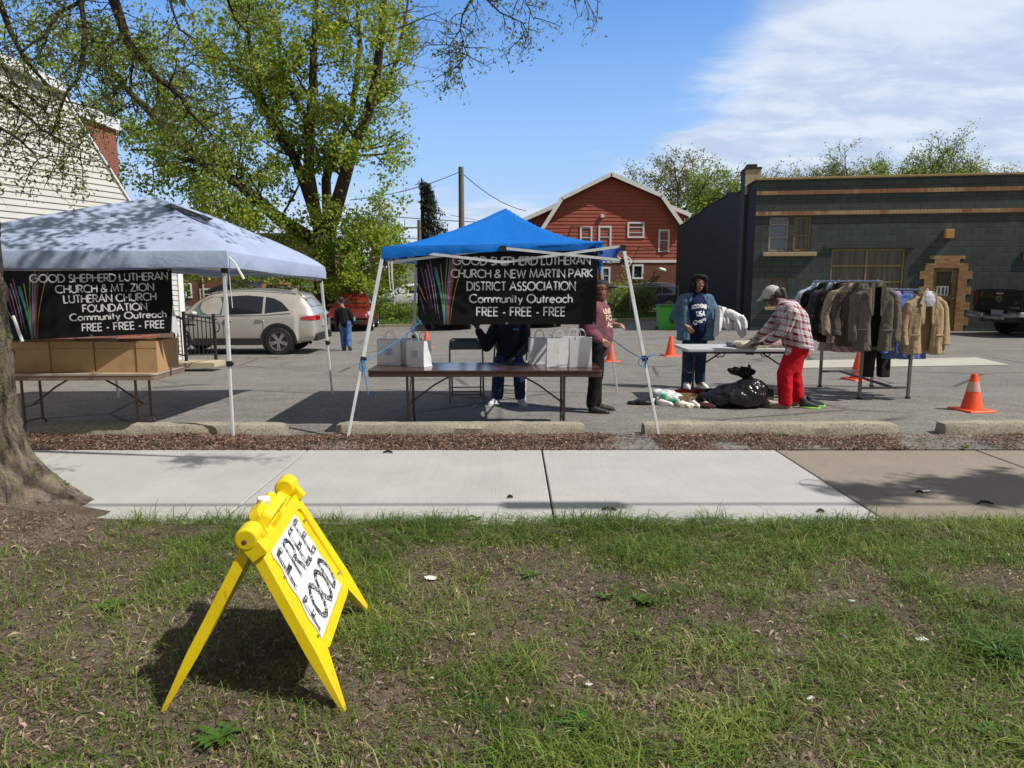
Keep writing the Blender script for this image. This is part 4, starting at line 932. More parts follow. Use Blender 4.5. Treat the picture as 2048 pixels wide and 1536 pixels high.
def tree(label, px, Y, top, wpx, n, size, ml, seed, kind='deciduous_tree', cb=.30, sd=.27, group=None, mb=None, lev=2, up=.16, spread=.75, kids=6):
    b = at(px, 600, Y); zt = at(px, top, Y).z; o0 = V(b.x, Y, -.3); h = (zt+.3)*.86; rw = wpx/FPX*Y/2
    t = thing(kind, label, 'tree', o0, 0, group); g = Grow(seed); J = random.Random(seed)
    g.limb([o0, o0+V(J.gauss(0,.1),0,h*cb), o0+V(J.gauss(0,.3),J.gauss(0,.3),h*.6)], h*.028, h*.018, 8)
    nl = 20 if group else 12
    for i in range(nl):
        a = 2*math.pi*(i*.382)+J.random(); f = i/(nl-1); z = h*(cb+(.62-cb)*f); 
        d = V(math.cos(a)*(1.25-f*.75), math.sin(a)*(1.25-f*.75), .30+1.0*f); L = min(rw*1.15/max(.3, math.hypot(d.x, d.y)/d.length), (h-z)*1.02/max(.3, d.z/d.length))*.80
        g.twig(o0+V(0,0,z), d, L, h*.011, lev+1 if lev > 1 else lev, up*.5, spread, kids-1, 1.0, 5, .16)
    finish_tree(g, t, o0, n, sd, size, ml, mb or M_BARK, seed, .35)
LF1 = leafmat('oak spring leaves', (.10,.13,.03), (.21,.25,.065), (.36,.36,.13), .45)
LF2 = leafmat('bright spring leaves', (.08,.15,.02), (.19,.30,.04), (.36,.42,.08), .5)
LF3 = leafmat('sparse olive leaves', (.11,.15,.035), (.22,.27,.07), (.38,.40,.15), .45)
GB = 'trees rising behind the block building'
tree('tall loose crowned oak with olive leaves behind the red house roof', 1342, 72, 308, 150, 15000, .2, LF1, 21, 'oak_tree', .30, .26)
tree('dense bright green tree between the red house and the chimney', 1418, 60, 338, 100, 15000, .2, LF2, 22, cb=.25, sd=.3)
tree('thin low tree crown just right of the block chimney', 1535, 66, 338, 120, 12000, .17, LF3, 23, cb=.3, group=GB)
tree('medium green crown above the left half of the flat roof', 1665, 64, 318, 170, 20000, .17, LF3, 24, cb=.3, group=GB)
tree('tallest densest green crown above the flat roof', 1815, 62, 300, 220, 28000, .17, LF2, 25, cb=.3, group=GB)
tree('rightmost thin crown above the flat roof', 1952, 62, 306, 140, 15000, .17, LF3, 26, cb=.3, group=GB)
tree('nearly bare grey twiggy tree right of the big tree', 752, 58, 398, 70, 900, .16, LF3, 27, 'bare_tree', .2, .2, mb=bark_mat('pale twig bark', (.17,.14,.115), 8, .3), kids=6)
tree('small leafy tree far behind the silver car', 590, 46, 556, 60, 2500, .2, LF2, 28, 'small_tree', .15, .2)

def spruce():
    Y = 70.; p = at(843, 356, Y); o0 = V(p.x, Y, -.3); h = p.z+.3
    t = thing('spruce_tree', 'ragged dark spruce leaning its branches to the right', 'tree', o0); J = random.Random(4)
    m = MB(); m.tube([V(0,0,0), V(0,0,h*.5), V(0,0,h)], [.28,.2,.05], 8); m.build('trunk', M_BARKDK, t, smooth=True)
    P = []; mb = MB()
    for i in range(150):
        z = h*(.22+.78*J.random()); f = (h-z)/h; a = J.gauss(0, .7); L = (.45+4.2*f**.75)*J.uniform(.45, 1.1)*(1 if abs(a) < 1.2 else .3)
        e = V(math.cos(a)*L, math.sin(a)*L*.8, -L*.22+J.gauss(0,.1)); mb.tube([V(0,0,z), V(0,0,z)+e*.5+V(0,0,.05), V(0,0,z)+e], [.035,.02,.008], 3)
        for k in range(int(26+L*26)):
            u = J.random()**.7; P.append(V(0,0,z)+e*u+V(J.gauss(0,.10), J.gauss(0,.12), J.gauss(-.09,.10)))
    mb.build('branch', M_BARKDK, t, fix=False)
    P = np.array([tuple(p) for p in P]); co, q = leaves_mesh(P, .26, 9, .8, asp=.35)
    raw_mesh('needles', co, q, leafmat('spruce needles', (.012,.020,.010), (.030,.042,.020), (.06,.07,.035), .12), quads=True, attr=np.repeat(rng.random(len(P)), 4), parent=t)
spruce()
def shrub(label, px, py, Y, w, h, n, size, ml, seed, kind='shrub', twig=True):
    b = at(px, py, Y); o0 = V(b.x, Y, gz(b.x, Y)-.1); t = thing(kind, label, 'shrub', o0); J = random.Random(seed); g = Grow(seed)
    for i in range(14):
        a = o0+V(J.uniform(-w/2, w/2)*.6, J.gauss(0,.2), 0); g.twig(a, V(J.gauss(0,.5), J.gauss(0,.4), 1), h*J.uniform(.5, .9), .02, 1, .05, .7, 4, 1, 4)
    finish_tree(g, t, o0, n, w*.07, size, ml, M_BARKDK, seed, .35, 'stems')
shrub('leafy weeds hiding the dark vehicle behind the fence', 1262, 625, 38, 3.0, 1.7, 3600, .15, LF2, 31)
shrub('low green bush behind the hooded person', 1212, 625, 38, 2.0, 1.5, 1800, .14, LF2, 32)
shrub('viny green bush on the fence left of the white car', 722, 620, 37, 3.4, 2.2, 3600, .15, LF2, 33)
shrub('low brush in front of the white car', 790, 632, 35.4, 3.6, .8, 2200, .12, LF2, 34)
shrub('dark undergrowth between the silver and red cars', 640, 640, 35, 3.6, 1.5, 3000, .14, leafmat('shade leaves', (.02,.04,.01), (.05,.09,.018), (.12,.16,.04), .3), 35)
m = MB(); a, b = at(672, 645, 31.6), at(684, 480, 31.2); m.tube([a, a.lerp(b,.3)+V(.1,0,0), a.lerp(b,.65), b], [.08,.07,.055,.03], 7)
tag(m.build('sapling', mat('pale sapling bark', (.30,.27,.17), .8), smooth=True), 'pale leaning sapling stem right of the big tree trunk', 'tree')

# ---- street tree in the left foreground ---------------------------------------------------
def street_tree():
    o0 = V(-3.92, 4.85, 0); t = thing('street_tree', 'rough barked street tree trunk at left with overhanging twigs', 'tree', o0)
    J = random.Random(8)
    # trunk: fluted and flared
    def ring(z, r, fl, cx=0, cy=0, n=220):
        o = []
        for k in range(n):
            a = 2*math.pi*k/n; rr = r*(1+fl*(.34*math.sin(3*a+.8)+.22*math.sin(5*a+2.)))
            ridge = abs(math.sin(9.5*a+1.6*math.sin(z*2.1)+float(fbm(a*1.5, z*1.3, 1, 2))*5)); rr += .062*ridge**.38*(.55+.9*float(fbm(a*4+2, z*5, 6, 3))) + (float(fbm(a*14, z*10, 4, 3))-.5)*.06 - .035
            o.append(V(cx+rr*math.cos(a), cy+rr*math.sin(a), z+ (0 if z > .1 else 0)))
        return o
    rings = []
    for z in np.concatenate([np.linspace(-.06, .9, 34), np.linspace(.95, 4.6, 62)]):
        fz = max(0, 1-z/.85); r = .36 + .36*fz**3.2 - .012*max(0, z-.9)
        rings.append(ring(float(z), r, .10+.55*fz**1.6, .03*math.sin(z*1.2), 0))
    m = MB(); m.loft(rings); m.build('trunk', bark_mat('ridged grey bark', (.15,.122,.10), 13, 1.0, (.20,.19,.10), .22, 1.75), t, smooth=2)
    g = Grow(19)
    def Ls(pts, r0, r1, Ys, leaf=0, n=7):
        P = [at(px, py, y) for (px, py), y in zip(pts, np.linspace(Ys[0], Ys[1], len(pts)))]
        g.limb(P, r0, r1, n, leaf); return P
    top = V(-4.0, 4.85, 4.4)
    # scaffold limbs above the frame
    A = [top, V(-3.4,5.0,5.0), V(-2.8,5.1,4.9), at(222,-60,5.2)]; g.limb(A, .16, .050, 8)
    B = [top, V(-4.6,5.0,5.2), at(-60,-140,5.0)]; g.limb(B, .14, .04, 8)
    C = [top, V(-3.0,4.9,5.6), V(-1.9,5.0,5.6), V(-.9,5.1,5.0), at(985,-90,5.2)]; g.limb(C, .15, .02, 8)
    hang = []
    hang.append((Ls([(222,-60),(228,0),(243,45),(256,85),(282,118),(312,155),(338,172),(364,196),(380,225),(402,246),(425,270)], .040, .006, (5.2, 4.9)), 1))
    hang.append((Ls([(243,75),(218,90),(203,118),(196,145)], .012, .004, (5.15, 4.9)), 1))
    hang.append((Ls([(165,-40),(163,10),(170,55),(166,105),(157,155),(131,188),(115,235),(105,262)], .020, .005, (5.0, 4.6)), 1))
    hang.append((Ls([(168,0),(125,22),(100,50),(86,75),(62,88),(40,110)], .014, .004, (5.0, 4.7)), 1))
    hang.append((Ls([(268,108),(262,150),(263,195),(270,222)], .010, .004, (5.0, 4.9)), 1))
    hang.append((Ls([(338,172),(345,150),(385,125),(388,110)], .008, .003, (5.0, 5.1)), 1))
    hang.append((Ls([(-60,-140),(-10,-20),(20,60),(50,120),(95,170),(120,200)], .025, .005, (5.0, 4.6)), 1))
    hang.append((Ls([(-60,60),(0,120),(30,170),(70,200),(100,235)], .016, .004, (4.8, 4.4)), 1))
    hang.append((Ls([(-60,150),(0,190),(40,220),(85,260),(140,290),(165,300)], .014, .003, (4.7, 4.4)), 1))
    hang.append((Ls([(-60,220),(0,255),(40,280),(70,310),(80,330)], .012, .003, (4.6, 4.4)), 1))
    hang.append((Ls([(460,-60),(452,-10),(470,40),(500,70)], .014, .004, (5.4, 5.6)), 1))
    hang.append((Ls([(330,-40),(345,20),(360,60),(395,80)], .012, .004, (5.4, 5.2)), .8))
    hang.append((Ls([(985,-90),(955,-20),(925,30),(920,60),(928,85)], .010, .003, (5.2, 5.2)), .7))
    hang.append((Ls([(920,60),(900,90),(880,110)], .005, .002, (5.2, 5.1)), .9)); hang.append((Ls([(955,-20),(1000,25),(1045,45),(1062,80)], .007, .002, (5.2, 5.3)), .8))
    hang.append((Ls([(925,85),(935,110),(910,135),(870,158)], .005, .002, (5.2, 5.1)), .9)); hang.append((Ls([(985,-90),(1015,-30),(1050,0),(1068,40)], .007, .002, (5.2, 5.2)), .7))
    hang.append((Ls([(985,-90),(1090,-60),(1170,-10),(1200,4)], .008, .002, (5.2, 5.2)), .5))
    for P, lf in hang:
        for i in range(len(P)-1):
            dense = (3 if P[0].x < -3.0 else 4) if lf >= 1 else 3
            for k in range(dense):
                p = P[i].lerp(P[i+1], J.random()); d = (P[i+1]-P[i]).normalized(); o = V(J.gauss(0,1), J.gauss(0,.8), J.gauss(-.35,.7)); o = (o-d*o.dot(d)).normalized()
                g.twig(p, d*.5+o, J.uniform(.18, .42)*(1 if lf >= 1 else .6), .0042, 1, -.10, .8, 3, lf, 4, .3)
    nvis = len(g.tips)
    # the rest of the crown above the frame shades the white canopy
    cr = Grow(23)
    for i in range(36):
        p = V(J.uniform(-5.5,-.9), J.uniform(4.4,7.6), J.uniform(5.25,7.0)); cr.twig(p, V(J.gauss(0,1), J.gauss(.2,1), J.gauss(.15,.4)), J.uniform(.9,1.7), .02, 1, 0, .8, 4, 1, 4)
    off = np.array(o0); g.mb.v = [tuple(np.array(v)-off) for v in g.mb.v + cr.mb.v] if False else [tuple(np.array(v)-off) for v in g.mb.v]
    g.mb.build('branches', M_BARKDK, t, smooth=2, fix=False)
    cr.mb.v = [tuple(np.array(v)-off) for v in cr.mb.v]; cr.mb.build('upper_branches', M_BARKDK, t, fix=False)
    P = g.points(12000, .026, 77); co, q = leaves_mesh(P-off, .027, 7, .5, asp=.42)
    P2 = cr.points(6000, .12, 78); co2, q2 = leaves_mesh(P2-off, .10, 8, .3, asp=.6)
    a = np.clip(np.concatenate([rng.normal(.5, .22, len(P)), rng.normal(.4, .2, len(P2))]), 0, 1)
    raw_mesh('crown', np.concatenate([co, co2]), np.concatenate([q, q2+len(co)]), leafmat('street tree leaflets', (.06,.09,.02), (.13,.18,.035), (.30,.31,.07), .45), quads=True, attr=np.repeat(a, 4), parent=t)
street_tree()
# ================================================================== CANOPIES, BANNERS, TABLES
def fabric(name, c, tr=.3, tint=None):
    t = NT(name); n = t.noise(3, 5, .6, dist=.4); col = t.mix(t.rmp(n, .3, .7), lum(c, .9), lum(c, 1.06))
    t.bump(t.math('ADD', t.noise(5, 4, .6, dist=.8), t.math('MULTIPLY', t.noise(22, 3, .6), .25)), .35, .03); t.done(col, .7, spec=.25)
    tl = t.N.new('ShaderNodeBsdfTranslucent'); tl.inputs[0].default_value = (tint or c) + (1,)
    ms = t.N.new('ShaderNodeMixShader'); ms.inputs[0].default_value = tr
    t.L.new(t.p.outputs[0], ms.inputs[1]); t.L.new(tl.outputs[0], ms.inputs[2]); t.L.new(ms.outputs[0], t.N['Material Output'].inputs[0]); return t.mat
M_TENTW = fabric('pale lavender canopy cloth', (.39,.46,.64), .14); M_TENTB = fabric('blue canopy cloth', (.004,.17,.64), .18, (.01,.2,.7))
M_POLE = mat('white enamelled steel', (.66,.69,.70), .35, .06, 8, metal=.1, dirt=(.45,.46,.45)); M_BLACK = mat('black plastic', (.015,.015,.017), .45)
M_CORDB = mat('blue cord', (.03,.22,.52), .7); M_CORDW = mat('white cord', (.68,.67,.63), .8)
def canopy(t, cs, peak, m, val=.16, sag=.05, power=.8, name='canopy', seed=0, valf=None, n=44):
    """cs: FL FR BR BL eave corners (local); pyramid roof with sagging panels and a hanging valance"""
    FL, FR, BR, BL = cs
    def pt(a, b):
        base = (FL*(1-a)+FR*a)*(1-b)+(BL*(1-a)+BR*a)*b
        r = max(abs(2*a-1), abs(2*b-1)); q = min(abs(2*a-1), abs(2*b-1)); k = (1-r)**power
        ctr = peak; z = base.z*(1-k)+peak.z*k
        z -= sag*(1-(q/max(r, 1e-3))**2)*(math.sin(math.pi*min(1, r*.98)))
        x, y = base.x, base.y
        off = peak - (FL+FR+BR+BL)/4
        x += off.x*k; y += off.y*k
        w = (float(fbm(a*9+seed, b*9, 3, 3))-.5)*.022*min(1, 3*(1-r)+.3)
        return V(x, y, z+w)
    m_ = MB(); m_.grid(n+1, n+1, pt); o = m_.build(name, m, t, smooth=True)
    v = MB(); per = [(i/n, 0) for i in range(n)] + [(1, i/n) for i in range(n)] + [(1-i/n, 1) for i in range(n)] + [(0, 1-i/n) for i in range(n)]
    r1, r2, r3 = [], [], []
    for i, (a, b) in enumerate(per):
        p = pt(a, b); c = (FL+FR+BR+BL)/4; o_ = V(p.x-c.x, p.y-c.y, 0).normalized(); w = (float(fbm(i*.5+seed*3, 0., 5, 2))-.5)*.05
        L = (valf(a, b) if valf else val)*(1-.12*math.sin(math.pi*max(a*(1-a), b*(1-b))*4)*.5)
        r1.append(p+o_*.004); r2.append(p+o_*(.02+w*.3)-V(0,0,L*.5)); r3.append(p+o_*(.012+w)-V(0,0,L))
    N = len(per); v.add(r1+r2+r3, [(i, (i+1) % N, N+(i+1) % N, N+i) for i in range(N)] + [(N+i, N+(i+1) % N, 2*N+(i+1) % N, 2*N+i) for i in range(N)])
    v.build('valance', m, t, smooth=True)
    return pt
def leg(t, foot, top, k=.42, label=None):
    foot, top = Vector(foot), Vector(top); c = foot.lerp(top, k)
    m = MB(); m.bar(c-(top-foot)*.02, top, .034, up=(0,1,0)); m.bar(foot+V(0,0,.008), c, .027, up=(0,1,0)); o = m.build('leg', M_POLE, t, bevel=.004)
    m = MB(); d = (top-foot).normalized(); m.bar(c-d*.025, c+d*.03, .044, up=(0,1,0)); m.box(c+V(.03,0,0), (.02,.025,.03)); m.build('collar', M_BLACK, o)
    m = MB(); m.box(foot+V(.012,0,.005), (.085,.07,.01)); m.build('foot_plate', M_POLE, o)
    return o
def truss(t, a, b, dz, am=.0):
    """two scissor crosses along one side, between the tops of two legs"""
    a, b = Vector(a), Vector(b); mid = (a+b)/2; lo = V(0,0,-dz); q = (b-a).normalized(); nn = V(-q.y, q.x, 0)*.014
    for p0, p1, s in ((a+lo*.95, mid+V(0,0,-.01), 1), (a, mid+lo, -1), (b, mid+lo, 1), (b+lo*.95, mid+V(0,0,-.01), -1)):
        m = MB(); m.bar(p0+nn*s, p1+nn*s, .012, .026); m.build('truss_bar', M_POLE, t)
    m = MB(); m.box(mid+V(0,0,-.01), (.06,.05,.05)); m.build('hub', M_BLACK, t)
def tent(name, label, feet, tops, peak, m, val, sag, power, seed, valf=None, cs=None, dz=.16):
    o0 = (feet[0]+feet[1]+feet[2]+feet[3])/4; o0.z = 0; t = thing('canopy_tent', label, 'canopy tent', o0)
    F = [f-o0 for f in feet]; T = [p-o0 for p in tops]; C = [c-o0 for c in (cs or tops)]
    pt = canopy(t, C, peak-o0, m, val, sag, power, seed=seed, valf=valf)
    for f, p in zip(F, T):
        leg(t, f, p)
        mm = MB(); mm.box(p+V(0,0,-.02), (.052,.052,.06)); mm.build('corner_bracket', M_BLACK, t); mm = MB(); mm.box(p+V(0,0,-dz), (.05,.05,.045)); mm.build('corner_bracket', M_BLACK, t)
    for i in range(4): truss(t, T[i], T[(i+1) % 4], dz)
    ctr = (peak-o0)
    m_ = MB(); m_.bar(ctr-V(0,0,.55), ctr-V(0,0,.04), .04); m_.build('centre_post', M_POLE, t)
    for i in range(4):
        a = T[i]; b = ctr-V(0,0,.12); c = (T[i]+T[(i+1) % 4])/2
        mm = MB(); mm.bar(a-V(0,0,dz), ctr-V(0,0,.5), .012, .024); mm.build('roof_strut', M_POLE, t)
    return t, o0
# white canopy
FT = [at(-470,905,6.68), V(-2.80,6.98,0), V(-2.53,9.88,0), V(-5.38,9.58,0)]; FT[0] = V(-5.72,6.72,0)
TP = [V(-5.76,6.70,1.84), at(447,508,7.0), at(640,538,9.93), V(-5.48,9.65,1.86)]
tw, ow = tent('canopy_tent', 'pale lavender white canopy tent with straight white legs', FT, TP, at(311,393,8.3), M_TENTW, .165, .045, .86, 2, cs=[TP[0]+V(-.05,-.06,.03), TP[1]+V(.05,-.06,.03), TP[2]+V(.05,.06,.03), TP[3]+V(-.05,.06,.03)])
m = MB(); c = TP[1]-ow; m.tube([c+V(.05,-.02,.0), c+V(.06,-.03,-.3), c+V(.07,-.03,-.52)], .004, 5); m.build('cord', M_CORDW, tw)
m = MB(); m.tube([c+V(.05,-.02,-.02), c+V(.12,-.05,-.08), c+V(.20,-.04,-.24)], [.008,.008,.014], 6)
m.build('cord', M_CORDW, tw)
m = MB(); a = (at(322,408,7.75)-ow); m.grid(7, 4, lambda u, v: a+V(u*.34, .02+v*.2+u*.3, -.02-u*.14+v*.05)); m.build('vent_flap', mat('black vent cloth', (.02,.02,.03), .7), tw)
m = MB(); e = at(30,470,6.9)
# blue canopy
FB = [V(-1.655,6.99,0), V(1.485,7.0,0), V(1.50,9.98,0), V(-1.45,10.0,0)]
TB = [at(768,497,7.3), at(1246,492,7.3), V(1.17,9.72,1.97), V(-1.28,9.72,1.95)]
CB = [TB[0]+V(-.01,-.03,.02), at(1205,482,7.36), TB[2]+V(.02,.02,-.02), TB[3]+V(-.02,.02,.02)]
def vb(a, b):
    if b == 0: return .125*(1-a)+.03*a
    if a == 1: return .05+.22*b
    return .15
tb, ob = tent('canopy_tent', 'bright blue canopy tent with slanted white legs', FB, TB, at(1012,416,8.45), M_TENTB, .15, .04, 1.6, 5, valf=vb, cs=CB, dz=.15)
m = MB(); c = TB[1]-ob   # loose roof cloth gathered behind the right corner
m.grid(14, 12, lambda u, v: V(c.x-.28+u*.30+.02*math.sin(v*9), c.y+.10+v*.9+.03*math.sin(u*8), c.z+.03-.17*(1-abs(2*u-1)**2)*(.5+.5*math.sin(v*5+1))-.05*v))
m.build('gathered_cloth', fabric('blue violet cloth', (.05,.10,.36), .3), tb, smooth=True)
m = MB(); c = TB[0]-ob; 
for dx, L in ((.05,.27),(.075,.30),(.085,.33)):
    m = MB(); m.tube([c+V(dx,-.04,-.13), c+V(dx+.004,-.05,-.13-L*.6), c+V(dx+.012,-.045,-.13-L), c+V(dx+.016,-.045,-.15-L)], [.0045,.0045,.0045,.010], 5); m.build('cord', M_CORDW, tb)
m = MB(); c = TB[1]-ob; m.tube([c+V(.03+.05*math.cos(a), -.03, -.16+.05*math.sin(a)) for a in np.linspace(2, -2.5, 12)], .005, 5)
m.build('cord', M_CORDW, tb)

# banners
def streak_mat(name, c):
    t = NT(name); return t.done(t.mix(t.attr(), (.010,.010,.012), c), .5)
M_BAN = mat('black vinyl', (.007,.007,.009), .5, .1, 3, spec=.18); M_LET = mat('white banner print', (.72,.73,.76), .5); M_LET_SHADE = mat('shaded banner print', (.60,.60,.61), .5)  # last one: white letters greyed, the canopy's shade put into their colour
SC = {k: streak_mat('print '+k, c) for k, c in dict(teal=(.03,.42,.36), cyan=(.10,.45,.55), yellow=(.60,.48,.06), green=(.20,.42,.12), purple=(.22,.10,.34), pink=(.50,.14,.36), orange=(.60,.25,.10), white=(.5,.5,.55), maroon=(.22,.07,.10)).items()}
STRK = [  # u,v of base / control / tip, width, colour
 ((.150,1.),(.150,.70),(.100,.22),.022,'teal'), ((.152,1.),(.158,.75),(.128,.18),.008,'yellow'), ((.153,1.),(.158,.72),(.098,.30),.012,'cyan'), ((.154,1.),(.150,.6),(.168,.08),.010,'green'), ((.156,.98),(.165,.62),(.185,.04),.006,'white'),
 ((.168,1.),(.165,.7),(.20,.0),.016,'pink'), ((.175,1.),(.180,.65),(.225,.0),.012,'maroon'), ((.182,1.),(.195,.55),(.275,.02),.006,'yellow'), ((.172,1.),(.175,.6),(.210,.05),.008,'orange'), ((.163,1.),(.160,.7),(.158,.35),.012,'purple'),
 ((.055,.72),(.03,.60),(.008,.46),.012,'orange'), ((.075,.80),(.05,.55),(.02,.22),.010,'purple'), ((.085,.78),(.065,.5),(.045,.25),.012,'pink'), ((.105,.85),(.09,.5),(.055,.18),.008,'white'), ((.125,.92),(.10,.55),(.07,.12),.012,'purple'), ((.118,.85),(.105,.6),(.09,.35),.006,'white'), ((.04,.85),(.03,.7),(.01,.6),.010,'purple')]
def banner(label, cs, lines, mlet, wt, ripple, seed, bulge=0):
    TL, TR, BR, BL = cs; o0 = (TL+TR)/2; t = thing('banner', label, 'banner', o0)
    def fr(u, v, w=0):   # v from the top down
        p = (TL*(1-u)+TR*u)*(1-v)+(BL*(1-u)+BR*u)*v-o0
        return p + V(0, -w + ripple*math.sin(u*7+seed)*v + ripple*.6*math.sin(u*15+v*3) + bulge*math.sin(math.pi*u)*v, -.012*math.sin(math.pi*u)*(1-v)*(1 if bulge else .3))
    m = MB(); m.grid(41, 13, lambda a, b: fr(a, b, 0)); m.grid(41, 13, lambda a, b: fr(a, b, -.004)); m.build('vinyl_sheet', M_BAN, t, smooth=True, fix=False)
    for k in dict.fromkeys(s[4] for s in STRK):
        m = MB(); col = []
        for b, c, e, w, q in STRK:
            if q != k: continue
            n = 18
            for i in range(n+1):
                s = i/n; u = b[0]*(1-s)**2+2*c[0]*s*(1-s)+e[0]*s*s; v = b[1]*(1-s)**2+2*c[1]*s*(1-s)+e[1]*s*s; hw = w*(.28+.72*s)*.5
                m.v += [tuple(fr(u-hw, v, .0022)), tuple(fr(u, v, .0024)), tuple(fr(u+hw, v, .0022))]; f_ = math.sin(math.pi*(s*.88+.06))**.7; col += [f_*.15, f_, f_*.15]
                if i: j = len(m.v)-6; m.f += [(j, j+1, j+4, j+3), (j+1, j+2, j+5, j+4)]; m.m += [0, 0]
        o = m.build('light_streak', SC[k], t, fix=False); at_ = o.data.attributes.new('rnd', 'FLOAT', 'POINT'); at_.data.foreach_set('value', col)
    m = MB(); H = ((BL-TL).length+(BR-TR).length)/2; Wd = (TR-TL).length
    for text, u0, u1, v0, v1, gp in lines:
        asp = H/Wd; mb = MB(); write(mb, text, u0, 0, (v1-v0)*asp, u1-u0, wt/Wd, lambda u, y: V(u, y, 0), gp)
        m.add([fr(p[0], v1-p[1]/asp, .0035) for p in mb.v], mb.f)
    m.build('lettering', mlet, t, fix=False)
    m = MB(); 
    for u, v in ((.01,.985),(.985,.985),(.5,.985),(.01,.02),(.985,.02)):
        c = fr(u, v, .006); m.lathe([(.012,0),(.012,.004),(.006,.004),(.006,0)], 10, c, Matrix.Rotation(R(90), 3, 'X'))
    m.build('eyelet', mat('steel eyelet', (.45,.46,.48), .3, metal=.8), t)
    return t, fr, o0
b1, f1, o1 = banner('black church banner naming Mt. Zion hung on the white canopy', (at(-2,541,6.66), at(342,537,7.06), at(348,666,7.03), at(8,682,6.64)),
    [('GOOD SHEPHERD LUTHERAN',.168,.975,.055,.165,.16),('CHURCH & MT. ZION',.31,.885,.215,.325,.18),('LUTHERAN CHURCH',.35,.895,.365,.475,.18),('FOUNDATION',.455,.835,.515,.62,.18),('Community Outreach',.375,.955,.645,.745,.18),('FREE - FREE - FREE',.445,.94,.80,.91,.2)], M_LET_SHADE, .0115, .012, 1, .03)
m = MB(); a = f1(1.0, .55); b = f1(1.0, 1.0); m.add([a+V(0,-.004,0), f1(.985,.99,.006)+V(0,0,0), b+V(.055,.01,-.005), b+V(.045,.012,.05)], [(0,1,2,3)]); m.build('folded_corner', M_WHITE, b1)
m = MB(); m.tube([at(26,632,6.60)-o1, at(45,683,6.58)-o1], .014, 8); m.build('rolled_edge', M_WHITE, b1)
b2, f2, o2 = banner('black church banner naming New Martin Park hung under the blue canopy', (at(834,500,7.42), at(1195,500,7.42), at(1192,649,7.42), at(835,649,7.42)),
    [('GOOD SHEPHERD LUTHERAN',.20,.96,.08,.185,.16),('CHURCH & NEW MARTIN PARK',.19,.975,.252,.357,.17),('DISTRICT ASSOCIATION',.278,.88,.418,.53,.18),('Community Outreach',.292,.864,.588,.698,.18),('FREE - FREE - FREE',.332,.825,.767,.882,.22)], M_LET, .0135, .014, 4, .02)
def cord(pts, label, r=.006, mm=None, loose=None):
    m = MB(); m.tube(pts, r, 6)
    for q in (loose or []): m.tube(q, r, 6)
    tag(m.build('blue_cord', mm or M_CORDB), label, 'cord', 'blue ties on the canopy')
L1 = FB[0].lerp(TB[0], .42); L2 = FB[1].lerp(TB[1], .42)
bl, br = f2(.01,.985)+o2, f2(.985,.985)+o2
cord([bl+V(.02,-.01,.03), bl+V(-.01,-.02,.0), bl.lerp(L1,.3)+V(0,0,-.035), bl.lerp(L1,.65)+V(0,0,-.04), L1+V(.02,-.03,-.02)], 'blue cord from the left corner of the banner to the slanted leg', .006, None,
  [[bl+V(.03,-.01,-.01), bl+V(0,-.02,.03), bl+V(-.02,-.02,.07)], [L1+V(.03*math.cos(a), -.03+.0*a, -.06+.05*math.sin(a)) for a in np.linspace(0,6.5,14)], [L1+V(.01,-.03,-.06), L1+V(.03,-.04,-.18), L1+V(.05,-.03,-.34)], [L1+V(.0,-.03,-.04), L1+V(-.01,-.02,-.16)]])
cord([br+V(0,-.01,0), br.lerp(L2,.35)+V(0,0,-.03), br.lerp(L2,.7)+V(0,0,-.035), L2+V(-.02,-.03,0)], 'blue cord from the right corner of the banner to the slanted leg', .005, None,
  [[L2+V(-.02+.04*math.cos(a), -.03, -.03+.045*math.sin(a)) for a in np.linspace(0,6.5,14)], [L2+V(0,-.03,.01), L2+V(.05,-.05,.03), L2+V(.10,-.04,.055)], [L2+V(.01,-.03,-.02), L2+V(.015,-.03,-.09)]])

# tables ---------------------------------------------------------------------------------
def table_top(m, L, D, th=.03, z=.69, r=.05):
    out = []
    for sx, sy, a0 in ((1,1,0),(-1,1,90),(-1,-1,180),(1,-1,270)):
        for k in range(5): a = R(a0+k*22.5); out.append((sx*(L/2-r)+r*math.cos(a), sy*(D/2-r)+r*math.sin(a)))
    m.prism(out, lambda u, v, w: V(u, v, z-w), th)
def wood_table(label, c, L, D, z, rz, mt, me, ml, lx, lys, group='folding tables'):
    t = thing('folding_table', label, 'table', c, rz, group)
    m = MB(); table_top(m, L, D, .022, z); m.build('tabletop', mt, t, bevel=.004)
    m = MB(); out = MB(); table_top(m, L-.012, D-.012, .045, z-.0225, .045); m.build('edge_apron', me, t, bevel=.004)
    for s in (-1, 1):
        x = s*lx; y0, y1 = lys
        for y in (y0, y1):
            m = MB(); m.tube([V(x,y,z-.06), V(x,y,.12)], .014, 8); m.build('leg', ml, t, smooth=True)
        m = MB(); m.tube([V(x,y0-.07,.0), V(x,y0-.05,.08), V(x,y0-.01,.12), V(x,y0+.08,.135), V(x,y1-.08,.135), V(x,y1+.01,.12), V(x,y1+.05,.08), V(x,y1+.07,.0)], .012, 8); m.build('foot_bar', ml, t, smooth=True)
        m = MB(); m.tube([V(x,(y0+y1)/2,z*.42), V(x-s*.26,(y0+y1)/2,z*.70), V(x-s*.52,(y0+y1)/2,z-.06)], .010, 6); m.bar(V(x,y0,z*.42), V(x,y1,z*.42), .016); m.build('brace', ml, t)
    return t
M_LEG = mat('brown enamel steel', (.10,.065,.045), .4, .2, 8, metal=.3)
wood_table('brown laminate folding table with paper bags under the blue canopy', V(-.275,7.52,0), 2.40, .74, .69, 0, mat('dark walnut laminate', (.060,.030,.022), .16, .3, 5, spec=.6), mat('brown table edge', (.050,.027,.017), .4), M_LEG, .82, (-.17, .26))
